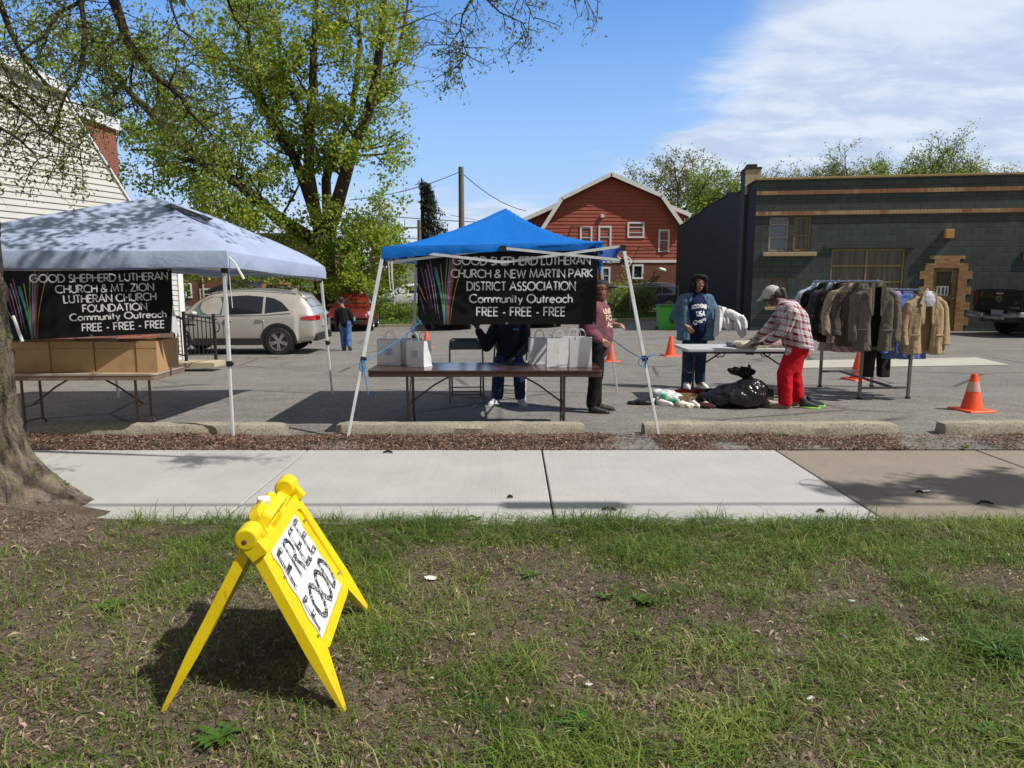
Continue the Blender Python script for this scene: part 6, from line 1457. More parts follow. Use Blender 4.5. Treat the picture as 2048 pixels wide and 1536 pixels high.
    def drape(a, b):   # a across from shoulder to hand, b downwards
        top = V(.24,-.145,1.235).lerp(V(.60,-.25,1.045), a) + V(0,-.03*math.sin(a*9), .035*math.sin(math.pi*a))
        L_ = .46 - .20*a - .10*math.sin(math.pi*min(1,a*1.25)) + .03*math.sin(a*17)
        f = .020*math.sin(a*21+b*2.2)+.014*math.sin(a*37+1-b*3)+.02*math.sin(b*5+a*4)
        return top + V((.10*a-.02)*b + f*.5, -.035*b-.03*math.sin(math.pi*b)+f*(.35+.65*b)*1.5, -L_*b - .03*math.sin(math.pi*a)*b*b)
    m = MB(); m.grid(60, 34, drape); o = m.build('cloth_panel', cloth('thin white cotton', (.66,.66,.68), .06, 5, .7), c, smooth=2); q = o.modifiers.new('s', 'SOLIDIFY'); q.thickness = .006
    m = MB(); sl(m, ease([((.58,-.265,1.085),.04,.05), ((.605,-.265,1.03),.055,.06), ((.63,-.27,.965),.05,.052), ((.635,-.27,.90),.038,.04)], 4), 26, 2, .25, 5); m.cap((.42,-.20,1.12),(.56,-.25,1.04),.055,.06)
    melt('cloth_sleeve', m, cloth('thin white cotton', (.66,.66,.68)), c, .008, 1, .014, 18, 5, .8)
denim_woman()

def plaid_man():
    o0 = V(3.44, 8.86, .012); t = thing('person', 'person in red and white plaid shirt and red trousers bending over the table', 'person', o0)
    b = MB(); hc = V(-.155,.18,1.395); P, M_ = head(b, hc, V(-.75,.45,-.55), V(-.45,.10,1), 1.0)
    b.cap((-.03,.06,1.27), (-.11,.13,1.34), .052, .05); b.cap((0,.0,1.22), (.10,-.02,.85), .12, .12); b.cap((.12,-.10,.8), (.12,.08,.8), .10, .10)
    b.cap((-.02,-.15,1.20), (-.10,-.12,.98), .045, .04); b.cap((-.10,-.12,.98), (-.20,.20,.80), .036, .027); b.cap((0,.16,1.2), (-.12,.32,.98), .045, .04); b.cap((-.12,.32,.98), (-.22,.55,.80), .036, .027)
    hand(b, V(-.215,.24,.79), V(-.6,.65,-.12), V(-.1,.1,-1), 1, .25, .35, 1.05); hand(b, V(-.23,.58,.80), V(-.6,.6,-.12), V(-.1,.1,-1), -1, .25, .3, 1.05)
    b.cap((.10,-.09,.78), (-.04,-.09,.45), .08, .06); b.cap((-.04,-.09,.45), (-.02,-.10,.08), .055, .042); b.cap((.14,.09,.78), (.13,.09,.45), .08, .06); b.cap((.13,.09,.45), (.22,.10,.08), .055, .042)
    body = melt('body', b, SK3, t, .0065, 3); face_bits(P, M_, body)
    m = MB()
    for c, r in (((0,-.03,.02),(.082,.096,.082)), ((0,-.085,-.02),(.06,.035,.06))): m.ell(P(*c), r, 14, 10, M_)
    m.cap(P(0,-.09,.02), P(0,-.14,.0), .028, .03); m.cap(P(0,-.14,0), V(.03,.10,1.27), .032, .016)
    melt('hair', m, mat('grey black hair', (.045,.042,.042), .6, .4, 24), t, .009, 2, .006, 30, 1)
    m = MB(); m.ell(P(0,-.012,.045), (.094,.112,.085), 18, 12, M_); m.cap(P(0,.085,.052), P(0,.155,.028), .03, .016); m.ell(P(0,.125,.040), (.072,.072,.012), 16, 8, M_)
    melt('cap', m, mat('pale grey cap cotton', (.46,.45,.42), .9, .06, 6), t, .008, 2)
    m = MB(); m.box(P(.0,-.105,.09), (.03,.03,.02)); m.build('cap_patch', mat('black patch', (.02,.02,.02)), t)
    # plaid: woven bands crossing, brighter where both are white
    pl = NT('red white plaid'); x, y, z = pl.sep(); u = pl.math('ADD', pl.math('MULTIPLY', x, .85), pl.math('MULTIPLY', y, .75)); v = pl.math('ADD', z, pl.math('MULTIPLY', x, .22))
    def band(c):
        f = pl.math('FRACT', pl.math('MULTIPLY', c, 1/.082)); a = pl.rmp(pl.math('ABSOLUTE', pl.math('SUBTRACT', f, .5)), .19, .22)
        b_ = pl.rmp(pl.math('ABSOLUTE', pl.math('SUBTRACT', f, .98)), .045, .02); return a, b_
    (a1, s1), (a2, s2) = band(u), band(v)
    w = pl.math('MULTIPLY', pl.math('ADD', a1, a2), .5); c = pl.mix(w, (.20,.022,.045), (.60,.58,.60)); c = pl.mix(pl.math('MULTIPLY', pl.math('MAXIMUM', s1, s2), .75), c, (.09,.02,.05))
    pl.bump(pl.noise(15, 4, .6, dist=.6), .5, .02); pl = pl.done(c, .9, spec=.2)
    m = MB(); m.cap((-.035,-.12,1.235), (-.035,.14,1.235), .075, .075); m.cap((0,.0,1.20), (.08,-.01,.98), .155, .155); m.cap((.08,-.01,1.0), (.115,-.02,.80), .155, .150); m.cap((.0,.02,1.27), (-.06,.07,1.30), .07, .062); m.cap((.06,-.08,.85),(.0,-.11,.70),.09,.06); m.cap((.06,-.02,1.12),(.10,-.03,.95),.165,.165); sl(m, ease([((.09,-.02,.98),.165,.175), ((.115,-.015,.86),.172,.205), ((.135,-.01,.765),.172,.222)], 4), 30, 2.2, .05, 5)
    m.cap((-.03,-.165,1.19), (-.10,-.135,.98), .080, .070); m.cap((-.10,-.135,.98), (-.19,.16,.815), .066, .048); m.cap((-.01,.17,1.19), (-.12,.33,.98), .078, .068); m.cap((-.12,.33,.98), (-.21,.52,.82), .064, .048)
    melt('plaid_shirt', m, pl, t, .010, 3, .008, 13, 3)
    mr = cloth('bright red trousers', (.52,.012,.022), .10, 4, .5)
    m = MB(); m.cap((.115,-.09,.80), (.135,.07,.80), .118, .115); m.cap((.10,-.09,.76), (-.045,-.09,.44), .122, .092); m.cap((-.045,-.09,.44), (-.02,-.10,.07), .090, .080); m.cap((.15,.09,.76), (.14,.09,.44), .120, .092); m.cap((.14,.09,.44), (.21,.10,.12), .088, .078); m.cap((.17,.0,.8),(.19,.02,.7),.10,.09)
    melt('trousers', m, mr, t, .010, 3, .008, 12, 6, .6, zmin=.045)
    ms = mat('tan suede', (.30,.20,.13), .85, .15, 8); shoe('shoe', V(.04,-.11,-.012), V(-1,.12,0), ms, mat('tan sole', (.22,.16,.11), .8), t, .27)
    shoe('shoe', V(.24,.11,-.012), V(-1,.25,0), ms, mat('tan sole', (.22,.16,.11), .8), t, .26)
    for i, (x, y) in enumerate(((3.50+.17, 8.80), (3.50+.30, 8.95))):
        s = thing('sneaker', ['black sneaker with lime green sole nearest the red trouser leg', 'second black sneaker with lime green sole a little further right'][i], 'shoe', (x-.05, y, .012), 0, 'shoes on the asphalt')
        shoe('upper', V(0,0,0), V(1,-.25,0), mat('black mesh upper', (.018,.018,.02), .7), mat('lime green sole', (.30,.68,.10), .5), s, .25); m = MB(); m.box((.10,-.045,.06), (.05,.012,.02), R(-14)); m.box((.15,-.055,.05), (.04,.012,.015), R(-14)); m.build('stripe', M_WHITE, s)
plaid_man()

def hoodie_woman():
    o0 = V(.98, 8.55, .012); t = thing('person', 'person in mauve hoodie and dark cap standing beside the blue canopy banner', 'person', o0)
    b = MB(); hc = V(.10,0,1.47); P, M_ = head(b, hc, V(1,-.18,0), V(0,0,1), .97)
    b.cap((.0,0,1.30), (.07,0,1.40), .052, .05); b.cap((0,-.1,1.26), (0,.1,1.26), .05, .05); b.cap((.02,0,1.2), (.0,0,.9), .13, .13)
    b.cap((-.0,-.19,1.24), (-.09,-.21,1.0), .05, .042); b.cap((-.09,-.21,1.0), (.05,-.20,.90), .04, .03); b.cap((.02,.19,1.24), (.0,.22,1.0), .05, .042); b.cap((0,.22,1.0), (.24,.08,1.05), .04, .03)
    hand(b, V(.06,-.20,.89), V(.8,.1,-.5), V(.1,.9,0), -1, .7); hand(b, V(.255,.06,1.055), V(.85,-.5,.1), V(0,-.2,-1), 1, 1.2)
    for s in (-1, 1): b.cap((.0,s*.09,.85), (.03,s*.08,.48), .09, .065)
    b.cap((.03,-.08,.48), (-.02,-.08,.08), .06, .042); b.cap((.03,.08,.48), (.06,.08,.08), .06, .042)
    body = melt('body', b, SK2, t, .0065, 3); face_bits(P, M_, body, .97)
    m = MB()
    for c, r in (((0,-.05,-.01),(.088,.075,.088)), ((0,-.075,-.08),(.080,.055,.075)), ((.07,-.01,-.06),(.035,.05,.08)), ((-.07,-.01,-.06),(.035,.05,.08)), ((.06,-.02,.03),(.04,.07,.05))): m.ell(P(*c), r, 14, 10, M_)
    melt('hair', m, mat('auburn curly hair', (.20,.075,.030), .6, .5, 30), t, .009, 1, .012, 34, 2)
    m = MB(); m.ell(P(0,-.012,.052), (.092,.108,.078), 18, 12, M_); m.ell(P(0,.125,.040), (.070,.070,.011), 16, 8, M_); m.cap(P(0,.085,.048), P(0,.15,.035), .025, .014)
    melt('cap', m, mat('charcoal cap', (.020,.021,.026), .85, .1), t, .008, 2)
    mh = cloth('mauve fleece', (.185,.068,.092), .12, 4, .35); m = MB()
    m.cap((-.01,-.12,1.24), (-.01,.12,1.24), .105, .105); m.cap((.02,0,1.18), (.03,0,.90), .185, .205); m.cap((.05,0,1.10), (.075,0,.95), .165, .165); m.cap((.0,0,.86), (.03,0,.82), .195, .185); m.cap((-.06,0,1.33), (-.02,0,1.33), .075, .07); m.cap((-.08,0,1.30),(-.1,0,1.22),.09,.08)
    m.cap((-.01,-.20,1.23), (-.10,-.225,1.0), .085, .08); m.cap((-.10,-.225,1.0), (.03,-.205,.905), .078, .055); m.cap((.0,.20,1.23), (.0,.235,1.0), .085, .078); m.cap((0,.235,1.0), (.21,.09,1.05), .074, .052)
    ho = melt('hoodie', m, mh, t, .010, 4, .008, 12, 8)
    from mathutils.bvhtree import BVHTree
    bv = BVHTree.FromPolygons([v.co.copy() for v in ho.data.vertices], [tuple(p.vertices) for p in ho.data.polygons]); dd = V(-1,.75,0).normalized()
    def fr(u, v, w=0):
        h = bv.ray_cast(V(.05,0,v)-dd*1.2+V(.75,1,0).normalized()*u, dd); return (h[0] if h[0] else V(.2,-.1,v)) - dd*.004
    mb = MB(); 
    for tx, z, w_ in (('UNITED', 1.20, .20), ('FOR', 1.12, .15), ('ALL', 1.04, .13)):
        write(mb, tx, -w_/2, z, .055, w_, .015, fr, .18)
    mb.build('hoodie_print', mat('cream print', (.72,.52,.40), .7), ho, fix=False)
    m = MB(); m.cap((.0,-.07,.82), (.0,.07,.82), .165, .165); m.cap((.0,-.09,.80), (.035,-.085,.48), .125, .088); m.cap((.035,-.085,.48), (-.02,-.085,.10), .086, .062); m.cap((.0,.09,.80), (.035,.085,.48), .125, .088); m.cap((.035,.085,.48), (.06,.085,.10), .086, .062)
    melt('leggings', m, cloth('black leggings', (.012,.012,.014), .2, 6, .3, .7), t, .012, 4, .006, 9, 2)
    mk = mat('black sneaker', (.014,.014,.015), .6); shoe('shoe', V(-.05,-.09,-.012), V(1,-.25,0), mk, M_SOLEK, t, .27); shoe('shoe', V(.04,.09,-.012), V(1,-.1,0), mk, M_SOLEK, t, .27)
hoodie_woman()

def seated_man():
    o0 = V(-.06, 9.36, .012); t = thing('person', 'seated person in black jacket raising a hand, head behind the banner', 'person', o0)
    b = MB(); hc = V(.03,.04,1.245); P, M_ = head(b, hc, V(-.1,-1,0), V(0,0,1))
    b.cap((.03,.09,1.03), (.03,.06,1.16), .055, .053); b.cap((-.1,.09,1.0), (.16,.09,1.0), .06, .06); b.cap((.03,.1,.95), (.02,.12,.60), .13, .13); b.cap((-.06,.12,.55), (.1,.12,.55), .11, .11)
    b.cap((-.15,.08,.97), (-.27,-.02,.73), .05, .042); b.cap((-.27,-.02,.73), (-.385,-.08,.955), .04, .03); hand(b, V(-.39,-.085,.975), V(-.35,-.05,.9), V(.2,-1,.1), 1, .3, .3)
    b.cap((.21,.08,.97), (.22,-.0,.72), .05, .042); b.cap((.22,0,.72), (.10,-.16,.60), .04, .03); hand(b, V(.085,-.175,.59), V(-.6,-.6,-.3), V(0,.1,-1), -1, .6)
    for s in (-1, 1): b.cap((.02+s*.09,.1,.52), (.02+s*.13,-.32,.50), .08, .06); b.cap((.02+s*.13,-.32,.50), (.02+s*.145,-.24,.09), .055, .042)
    body = melt('body', b, SK3, t, .0065, 3); face_bits(P, M_, body)
    m = MB(); m.ell(P(0,-.025,.04), (.085,.1,.085), 14, 10, M_); melt('hair', m, mat('black cropped hair', (.01,.009,.009), .7), t, .010, 2)
    mj = cloth('black nylon jacket', (.017,.018,.022), .2, 4, .5, .55); m = MB()
    m.cap((-.11,.09,1.0), (.17,.09,1.0), .085, .085); m.cap((.03,.08,.95), (.03,.10,.66), .175, .175); m.cap((.03,.07,1.06), (.03,.06,1.08), .075, .07); m.cap((.03,.08,.62),(.03,.09,.56),.18,.17)
    m.cap((-.15,.08,.97), (-.275,-.02,.73), .085, .075); m.cap((-.275,-.02,.73), (-.375,-.07,.93), .070, .046); m.cap((.21,.08,.97), (.235,0,.72), .088, .076); m.cap((.235,0,.72), (.12,-.14,.61), .072, .05)
    jo = melt('jacket', m, mj, t, .010, 3, .010, 13, 5)
    m = MB(); m.ell((.115,-.118,.955), (.035,.006,.018), 10, 6); m.ell((.085,-.118,.965), (.018,.006,.010), 8, 5); m.build('chest_emblem', mat('blue emblem', (.02,.17,.42), .6), jo, smooth=True)
    m = MB(); m.cap((-.05,.1,.52), (.09,.1,.52), .12, .12)
    for s in (-1, 1): m.cap((.02+s*.09,.08,.52), (.02+s*.13,-.32,.495), .105, .085); m.cap((.02+s*.13,-.32,.495), (.02+s*.145,-.24,.10), .083, .066)
    melt('jeans', m, cloth('dark blue denim', (.022,.042,.090), .3, 6), t, .010, 3, .008, 14, 7, zmin=.06)
    for s in (-1, 1): shoe('shoe', V(.02+s*.145,-.17,-.012), V(s*.35-.1,-1,0), mat('white grey sneaker', (.56,.57,.59), .6, .12, 20), M_SOLEW, t, .28)
seated_man()

def boy():
    Y = 19.6; p = at(692, 703, Y); o0 = V(p.x, Y, gz(p.x, Y)+.012); t = thing('person', 'child in black hoodie and blue jeans walking away across the lot', 'person', o0)
    b = MB(); hc = V(-.10,.0,1.365); P, M_ = head(b, hc, V(-.35,1,-.1), V(0,0,1), .95); b.cap((-.05,0,1.17), (-.085,0,1.29), .045, .043); b.cap((-.03,0,1.1), (0,0,.8), .10, .10)
    b.cap((-.19,0,1.10), (-.23,.03,.88), .04, .034); b.cap((-.23,.03,.88), (-.20,.12,.70), .032, .024); b.cap((.12,0,1.10), (.17,.02,.88), .04, .034); b.cap((.17,.02,.88), (.15,.13,.74), .032, .024)
    hand(b, V(-.2,.13,.68), V(.1,.2,-1), V(1,0,0), 1, .6, .1, .85); hand(b, V(.15,.14,.72), V(-.1,.3,-1), V(-1,0,0), -1, .6, .1, .85)
    b.cap((-.07,0,.76), (-.08,.05,.42), .065, .05); b.cap((-.08,.05,.42), (-.06,.04,.08), .048, .035); b.cap((.07,0,.76), (.09,.0,.42), .065, .05); b.cap((.09,0,.42), (.13,-.17,.14), .048, .035)
    body = melt('body', b, SK2, t, .007, 3); face_bits(P, M_, body, .95)
    m = MB(); m.ell(P(0,-.02,.04), (.084,.102,.078), 14, 10, M_); m.ell(P(0,-.06,-.015), (.066,.05,.05), 12, 8, M_); melt('hair', m, mat('black short hair', (.008,.007,.007), .6), t, .010, 2, .005, 30)
    m = MB(); m.cap((-.13,0,1.11), (.06,0,1.11), .075, .075); m.cap((-.03,0,1.05), (.0,0,.76), .135, .135); m.cap((-.06,-.07,1.15), (0,-.07,1.13), .06, .055); m.cap((-.195,0,1.09), (-.24,.03,.88), .068, .062); m.cap((-.24,.03,.88), (-.205,.10,.73), .06, .046); m.cap((.125,0,1.09), (.18,.02,.88), .068, .062); m.cap((.18,.02,.88), (.155,.11,.76), .06, .046)
    melt('hoodie', m, cloth('black fleece', (.014,.013,.015), .2, 5), t, .012, 4, .010, 8, 1)
    m = MB(); m.cap((-.05,0,.75), (.06,0,.75), .11, .11); m.cap((-.07,0,.72), (-.08,.05,.42), .09, .076); m.cap((-.08,.05,.42), (-.06,.04,.09), .075, .068); m.cap((.075,0,.72), (.09,0,.42), .09, .076); m.cap((.09,0,.42), (.125,-.14,.16), .074, .066)
    mj = NT('faded blue jeans'); mj.bump(mj.noise(16, 4, .6), .5, .02); mj = mj.done(mj.mix(mj.rmp(mj.noise(5, 4, .6), .35, .65), (.025,.075,.21), (.10,.20,.40)), .9, spec=.2); melt('jeans', m, mj, t, .012, 4, .008, 9, 2)
    mk = mat('black shoe', (.012,.012,.012), .6); shoe('shoe', V(-.06,.0,-.012), V(-.1,1,0), mk, M_SOLEK, t, .23); s = shoe('shoe', V(0,0,0), V(.1,1,0), mk, mat('grey shoe sole', (.16,.15,.14), .8), t, .23)
    s.location = V(.135,-.19,.14); s.rotation_euler = (R(-62), 0, 0)
boy()
# ================================================================== CLOTHES RACK AND THINGS ON THE GROUND
def rack():
    c = V(5.03, 10.05, .012); t = thing('clothes_rack', 'chrome double rail clothes rack hung with jackets', 'clothes rack', c)
    mc = mat('brushed chrome tube', (.42,.42,.43), .28, .1, 6, metal=.85); md = mat('scuffed grey steel', (.20,.18,.175), .45, .2, 6, metal=.5)
    P = [V(-.40,.52,0), V(.42,.60,0), V(.35,-.52,0), V(-.335,-.57,0)]
    hs = [1.50, 1.40, 1.40, 1.52]
    for p, h in zip(P, hs):
        m = MB(); m.bar(p+V(0,0,.02), p+V(0,0,h), .038); o = m.build('post', md, t, bevel=.004); m = MB(); m.box(p+V(0,0,.010), (.055,.055,.02)); m.build('foot', M_BLACK, o)
    m = MB(); m.bar(P[0]+V(.02,0,.24), P[1]+V(-.02,0,.24), .03); m.build('crossbar', md, t)
    m = MB(); m.bar(P[3]+V(.02,0,.15), P[2]+V(-.02,0,.15), .03); m.build('crossbar', md, t)
    m = MB(); m.bar((P[0]+P[1])/2+V(-.1,-.015,.24), (P[2]+P[3])/2+V(.1,.015,.16), .03); m.build('centre_bar', mat('blue grey steel', (.10,.12,.17), .4, metal=.5), t)
    for a, b, z in ((V(-.50,.72,0), V(-.30,-.86,0), 1.575), (V(.08,.62,0), V(.26,-.80,0), 1.465)):
        m = MB(); m.tube([a+V(0,0,z), b+V(0,0,z)], .016, 10); m.build('rail', mc, t, smooth=True)
    for p, z in ((P[0],1.575),(P[3],1.575),(P[1],1.465),(P[2],1.465)):
        a, b = (V(-.50,.72,0), V(-.30,-.86,0)) if p.x < 0 else (V(.08,.62,0), V(.26,-.80,0)); k = (p.y-a.y)/(b.y-a.y); q = a.lerp(b, k)
        m = MB(); m.bar(V(p.x,p.y,z-.075), V(q.x,q.y,z-.012), .022); m.build('rail_bracket', mc, t)
    return c
rc_ = rack()
def hanger(t, col, mm):
    m = MB(); m.tube([V(0,0,0)+V(0,-.022*math.cos(a)+.0, .022*math.sin(a)-.018) for a in np.linspace(-.6, 3.3, 10)], .005, 6); m.tube([V(0,.018,-.018), V(0,.0,-.06), V(0,0,-.085)], .005, 6)
    m.tube([V(-.19,0,-.165), V(-.1,0,-.12), V(0,0,-.085), V(.1,0,-.12), V(.19,0,-.165)], .010, 6); m.build('hanger', mm, t, smooth=True)
def garment(pos, rz, mt, L, label, W=.44, th=.06, sleeve=.58, hm=None, lapel=None, lining=None, open_=.0, seed=0, wr=.006, cat='jacket', swing=.06, shirt=None, collar=True):
    t = thing('hanging_'+cat, label, cat, pos, rz, 'clothes hanging on the rack'); hanger(t, None, hm or M_WHITE)
    z0 = -.105; m = MB(); w = W/2; J = random.Random(seed); ph = J.uniform(0, 6)
    if not open_:
        sl(m, ease([((0,.0,z0+.035),.055,.045), ((0,0,z0-.005),w*.55,.046), ((0,0,z0-.05),w*.93,.05), ((0,0,z0-.13),w*.98,th), ((0,0,z0-L*.5),w*.93,th*1.05), ((0,-.01,z0-L),w*1.06,th*1.25)], 4), 48, 2.3, .22, 6, ph)
    else:
        for s in (-1, 1):
            sl(m, ease([((s*w*.50,-.0,z0+.005),w*.30,.03,0), ((s*w*.60,0,z0-.05),w*.36,.04,0), ((s*w*(.60+open_*.15),-.02,z0-.15),w*.40,.05,s*.10), ((s*w*(.62+open_*.5),-.035,z0-L*.55),w*.37,.045,s*.22), ((s*w*(.60+open_*.8),-.05,z0-L),w*.46,.055,s*.28)], 4), 32, 2.4, .20, 4, ph+s)
        sl(m, ease([((0,.04,z0+.02),w*.4,.02), ((0,.045,z0-.06),w*.93,.025), ((0,.05,z0-.3),w*.95,.03), ((0,.055,z0-L+.01),w*1.05,.035)], 4), 32, 2.6, .3, 5, ph)
    if collar: sl(m, ease([((0,.012,z0+.065),.060,.040), ((0,.005,z0+.02),.078,.050)], 3), 20, 2.)
    melt('garment_body', m, mt, t, .009, 2, wr, 15, seed, .35)
    for s in (-1, 1):
        m = MB(); e = w*.97; y1 = -.02-swing*J.uniform(.3, 1.1); dx = J.uniform(-.01, .03)
        sl(m, ease([((s*(e-.055),0,z0-.035),.05,.045), ((s*(e-.015),0,z0-.075),.062,.056), ((s*(e+.012),0,z0-.16),.066,.058), ((s*(e+.035+dx),-.005,z0-.06-sleeve*.55),.058,.052), ((s*(e+.028+dx),y1,z0-.06-sleeve),.052,.046)], 4), 20, 2.1, .13, 3, ph+s)
        melt('sleeve', m, mt, t, .009, 2, wr*1.2, 16, seed+3, .5)
        if lapel:
            o = [(s*.040,z0+.085), (s*.085,z0+.045), (s*.135,z0-.085), (s*.100,z0-.10), (s*.125,z0-.135), (s*(.05+open_*w*.6),z0-.36), (s*(.035+open_*w*.35),z0-.33)]
            if s < 0: o = o[::-1]
            m = MB(); m.prism(o, lambda u, v, w_: V(u, -.060-.018*min(1,(z0+.08-v)/.2)-w_, v), .008); m.build('lapel', lapel, t, bevel=.003)
    if lapel and open_:
        m = MB(); m.box((w*.66,-.105,z0-L*.66), (.13,.012,.018), R(12)); m.box((-w*.72,-.105,z0-L*.66), (.13,.012,.018), R(-12)); m.build('pocket_welt', lapel, t, bevel=.003)
    if lining:
        m = MB(); m.add([V(-.05,-.022,z0+.05), V(.05,-.022,z0+.05), V(w*.5,.005,z0-.30), V(w*.6,.01,z0-L+.05), V(-w*.6,.01,z0-L+.05), V(-w*.5,.005,z0-.30)], [(0,1,2,5),(5,2,3,4)]); m.build('lining', lining, t)
    if shirt:
        m = MB(); sl(m, ease([((0,-.03,z0+.075),.05,.03), ((0,-.045,z0+.02),.075,.035), ((0,-.055,z0-.05),.085,.03), ((0,-.05,z0-.12),.06,.025)], 3), 20); melt('collar', m, shirt, t, .009, 2, .004, 12, 2)
    return t
_rA, _rB = V(-.50,.72,1.575), V(-.30,-.86,1.575); _qA, _qB = V(.20,.62,1.465), V(.375,-.80,1.465)
def on(k, which=0): a, b = ((_rA,_rB), (_qA,_qB))[which]; return rc_ + a.lerp(b, k) + V(0,0,.012)
mwool = lambda n, c, v=.08: cloth(n, c, v, 9, .45)
MY = mat('yellow plastic', (.70,.52,.06), .4); MW = mat('white plastic hanger', (.70,.70,.69), .4)
garment(on(.05), R(-8), cloth('pale blue cotton', (.42,.52,.60), .08), .70, 'pale blue shirt at the far left end of the taller rail', seed=1, th=.06, cat='shirt', hm=MW)
garment(on(.17), R(-10), mwool('black suit wool', (.007,.007,.008)), .76, 'long black jacket at the left of the taller rail', seed=2, hm=MW, W=.47)
garment(on(.30), R(-12), mwool('charcoal wool', (.055,.052,.052)), .74, 'charcoal jacket with a pale blue collar on the yellow hanger', seed=3, hm=MY, shirt=cloth('pale blue cotton', (.42,.52,.60)))
garment(on(.41), R(-10), mwool('black brown wool', (.020,.018,.016)), .76, 'nearly black jacket behind the beige one', seed=4, th=.07, hm=MW)
garment(on(.56), R(-14), mwool('beige linen', (.30,.245,.18)), .76, 'beige jacket in the middle of the taller rail', seed=5, hm=MW, wr=.008)
garment(on(.70), R(-14), mwool('dark olive cotton', (.085,.078,.062)), .78, 'dark olive grey jacket just behind the grey tweed', seed=6, hm=MW, wr=.008)
garment(on(.955), R(-14), mwool('grey brown tweed', (.135,.118,.098), .14), .80, 'grey brown tweed jacket at the near end of the taller rail', W=.43, th=.07, lapel=mwool('grey brown tweed lapel', (.185,.165,.14), .12), lining=cloth('black shirt lining', (.012,.012,.013)), open_=.06, seed=7, wr=.008, sleeve=.62)
garment(on(.30,1), R(-4), cloth('lime cotton', (.38,.58,.08), .08), .62, 'lime green shirt on the lower rail', seed=8, th=.06, cat='shirt', hm=MW)
garment(on(.52,1), R(-6), cloth('lilac cotton', (.34,.20,.42), .1), .66, 'lilac shirt on the lower rail between lime and blue', seed=9, th=.065, cat='shirt', hm=MW, W=.46)
garment(on(.70,1), R(-3), cloth('cornflower blue cotton', (.13,.20,.50), .1), .84, 'cornflower blue shirt hanging below the tan blazer', seed=10, th=.07, W=.50, sleeve=.70, cat='shirt', hm=MW)
garment(on(.955,1), R(3), mwool('tan cotton twill', (.36,.275,.17), .1), .74, 'tan blazer hanging open at the near end of the lower rail', W=.47, th=.07, lapel=mwool('tan lapel', (.42,.325,.21), .08), lining=mwool('tan blazer lining', (.25,.195,.125), .1), open_=.16, seed=11, wr=.006, sleeve=.56, hm=MW, shirt=cloth('pale lilac blouse', (.52,.54,.66), .06))
def trousers(pos, mt, label, L, w):
    t = thing('hanging_trousers', label, 'trousers', pos, 0, 'clothes hanging on the rack'); m = MB()
    for s in (-1, 1): sl(m, ease([((s*w*.30,0,.03),w*.32,.055), ((s*w*.34,0,-.12),w*.34,.06), ((s*w*.42,.0,-L),w*.30,.055)], 5), 24, 2.2, .12, 4, s)
    melt('trouser_legs', m, mt, t, .009, 2, .005, 12, 3, .3); m = MB(); m.tube([V(-.14,0,.04), V(0,0,.08), V(.14,0,.04)], .006, 6); m.tube([V(0,0,.08), V(0,0,.70)], .004, 6); m.build('hanger', MW, t)
trousers(rc_+V(.10,-.10,.74), cloth('charcoal pinstripe', (.035,.033,.035), .3), 'dark trousers hanging low between the two rails', .50, .28)
def hem(pos, mt, label, L, w, rz=0):
    t = thing('hanging_cloth', label, 'shirt', pos, rz, 'clothes hanging on the rack'); m = MB(); sl(m, ease([((0,0,.05),w*.5,.045), ((0,0,-L),w*.55,.055)], 6), 40, 2.4, .25, 6); melt('cloth_body', m, mt, t, .009, 2, .004, 12, 2, .4)
    m = MB(); m.tube([V(0,0,.02), V(0,0,.60)], .004, 6); m.build('hanger', MW, t)
st = NT('striped cream cotton'); x_, y_, z_ = st.sep(); st = st.done(st.mix(st.math('GREATER_THAN', st.math('FRACT', st.math('MULTIPLY', st.math('ADD', z_, x_), 9.)), .72), (.46,.40,.38), (.45,.12,.14)), .9)
hem(on(.36)+V(.02,.0,-.80), cloth('pale pink cotton', (.45,.36,.36), .08), 'pale pink shirt tail showing under the charcoal jacket', .20, .34, R(-10)); hem(on(.55)+V(.05,0,-.80), st, 'cream striped shirt tail showing under the beige jacket', .19, .34, R(-10))
# folded clothes on the table
def pile(c, rz, w, d, h, mt, label, seed):
    t = thing('folded_clothes', label, 'clothes', c, rz, 'clothes laid on the plastic table'); m = MB()
    for k in (-.4, 0, .4): m.cap((-w/2, k*d, h*.5), (w/2, k*d, h*.5), h*.5, h*.45)
    m.cap((-w*.3,-d*.2,h*.8), (w*.35,d*.1,h*.75), h*.35, h*.3); melt('folded_cloth', m, mt, t, .010, 3, .018, 9, seed, 1)
pile(V(3.16,9.38,.722), R(8), .34, .22, .075, cloth('cream linen', (.50,.46,.36), .08), 'cream folded trousers under the bending hands', 1)
pile(V(3.50,9.44,.722), R(-8), .26, .22, .07, cloth('pink grey cotton', (.34,.25,.26), .1), 'pinkish folded shirt at the table edge beside the plaid sleeve', 2)
pile(V(3.00,9.50,.722), R(15), .14, .16, .06, cloth('grey cotton jersey', (.25,.25,.28), .1), 'small grey cloth left of the cream trousers', 3)

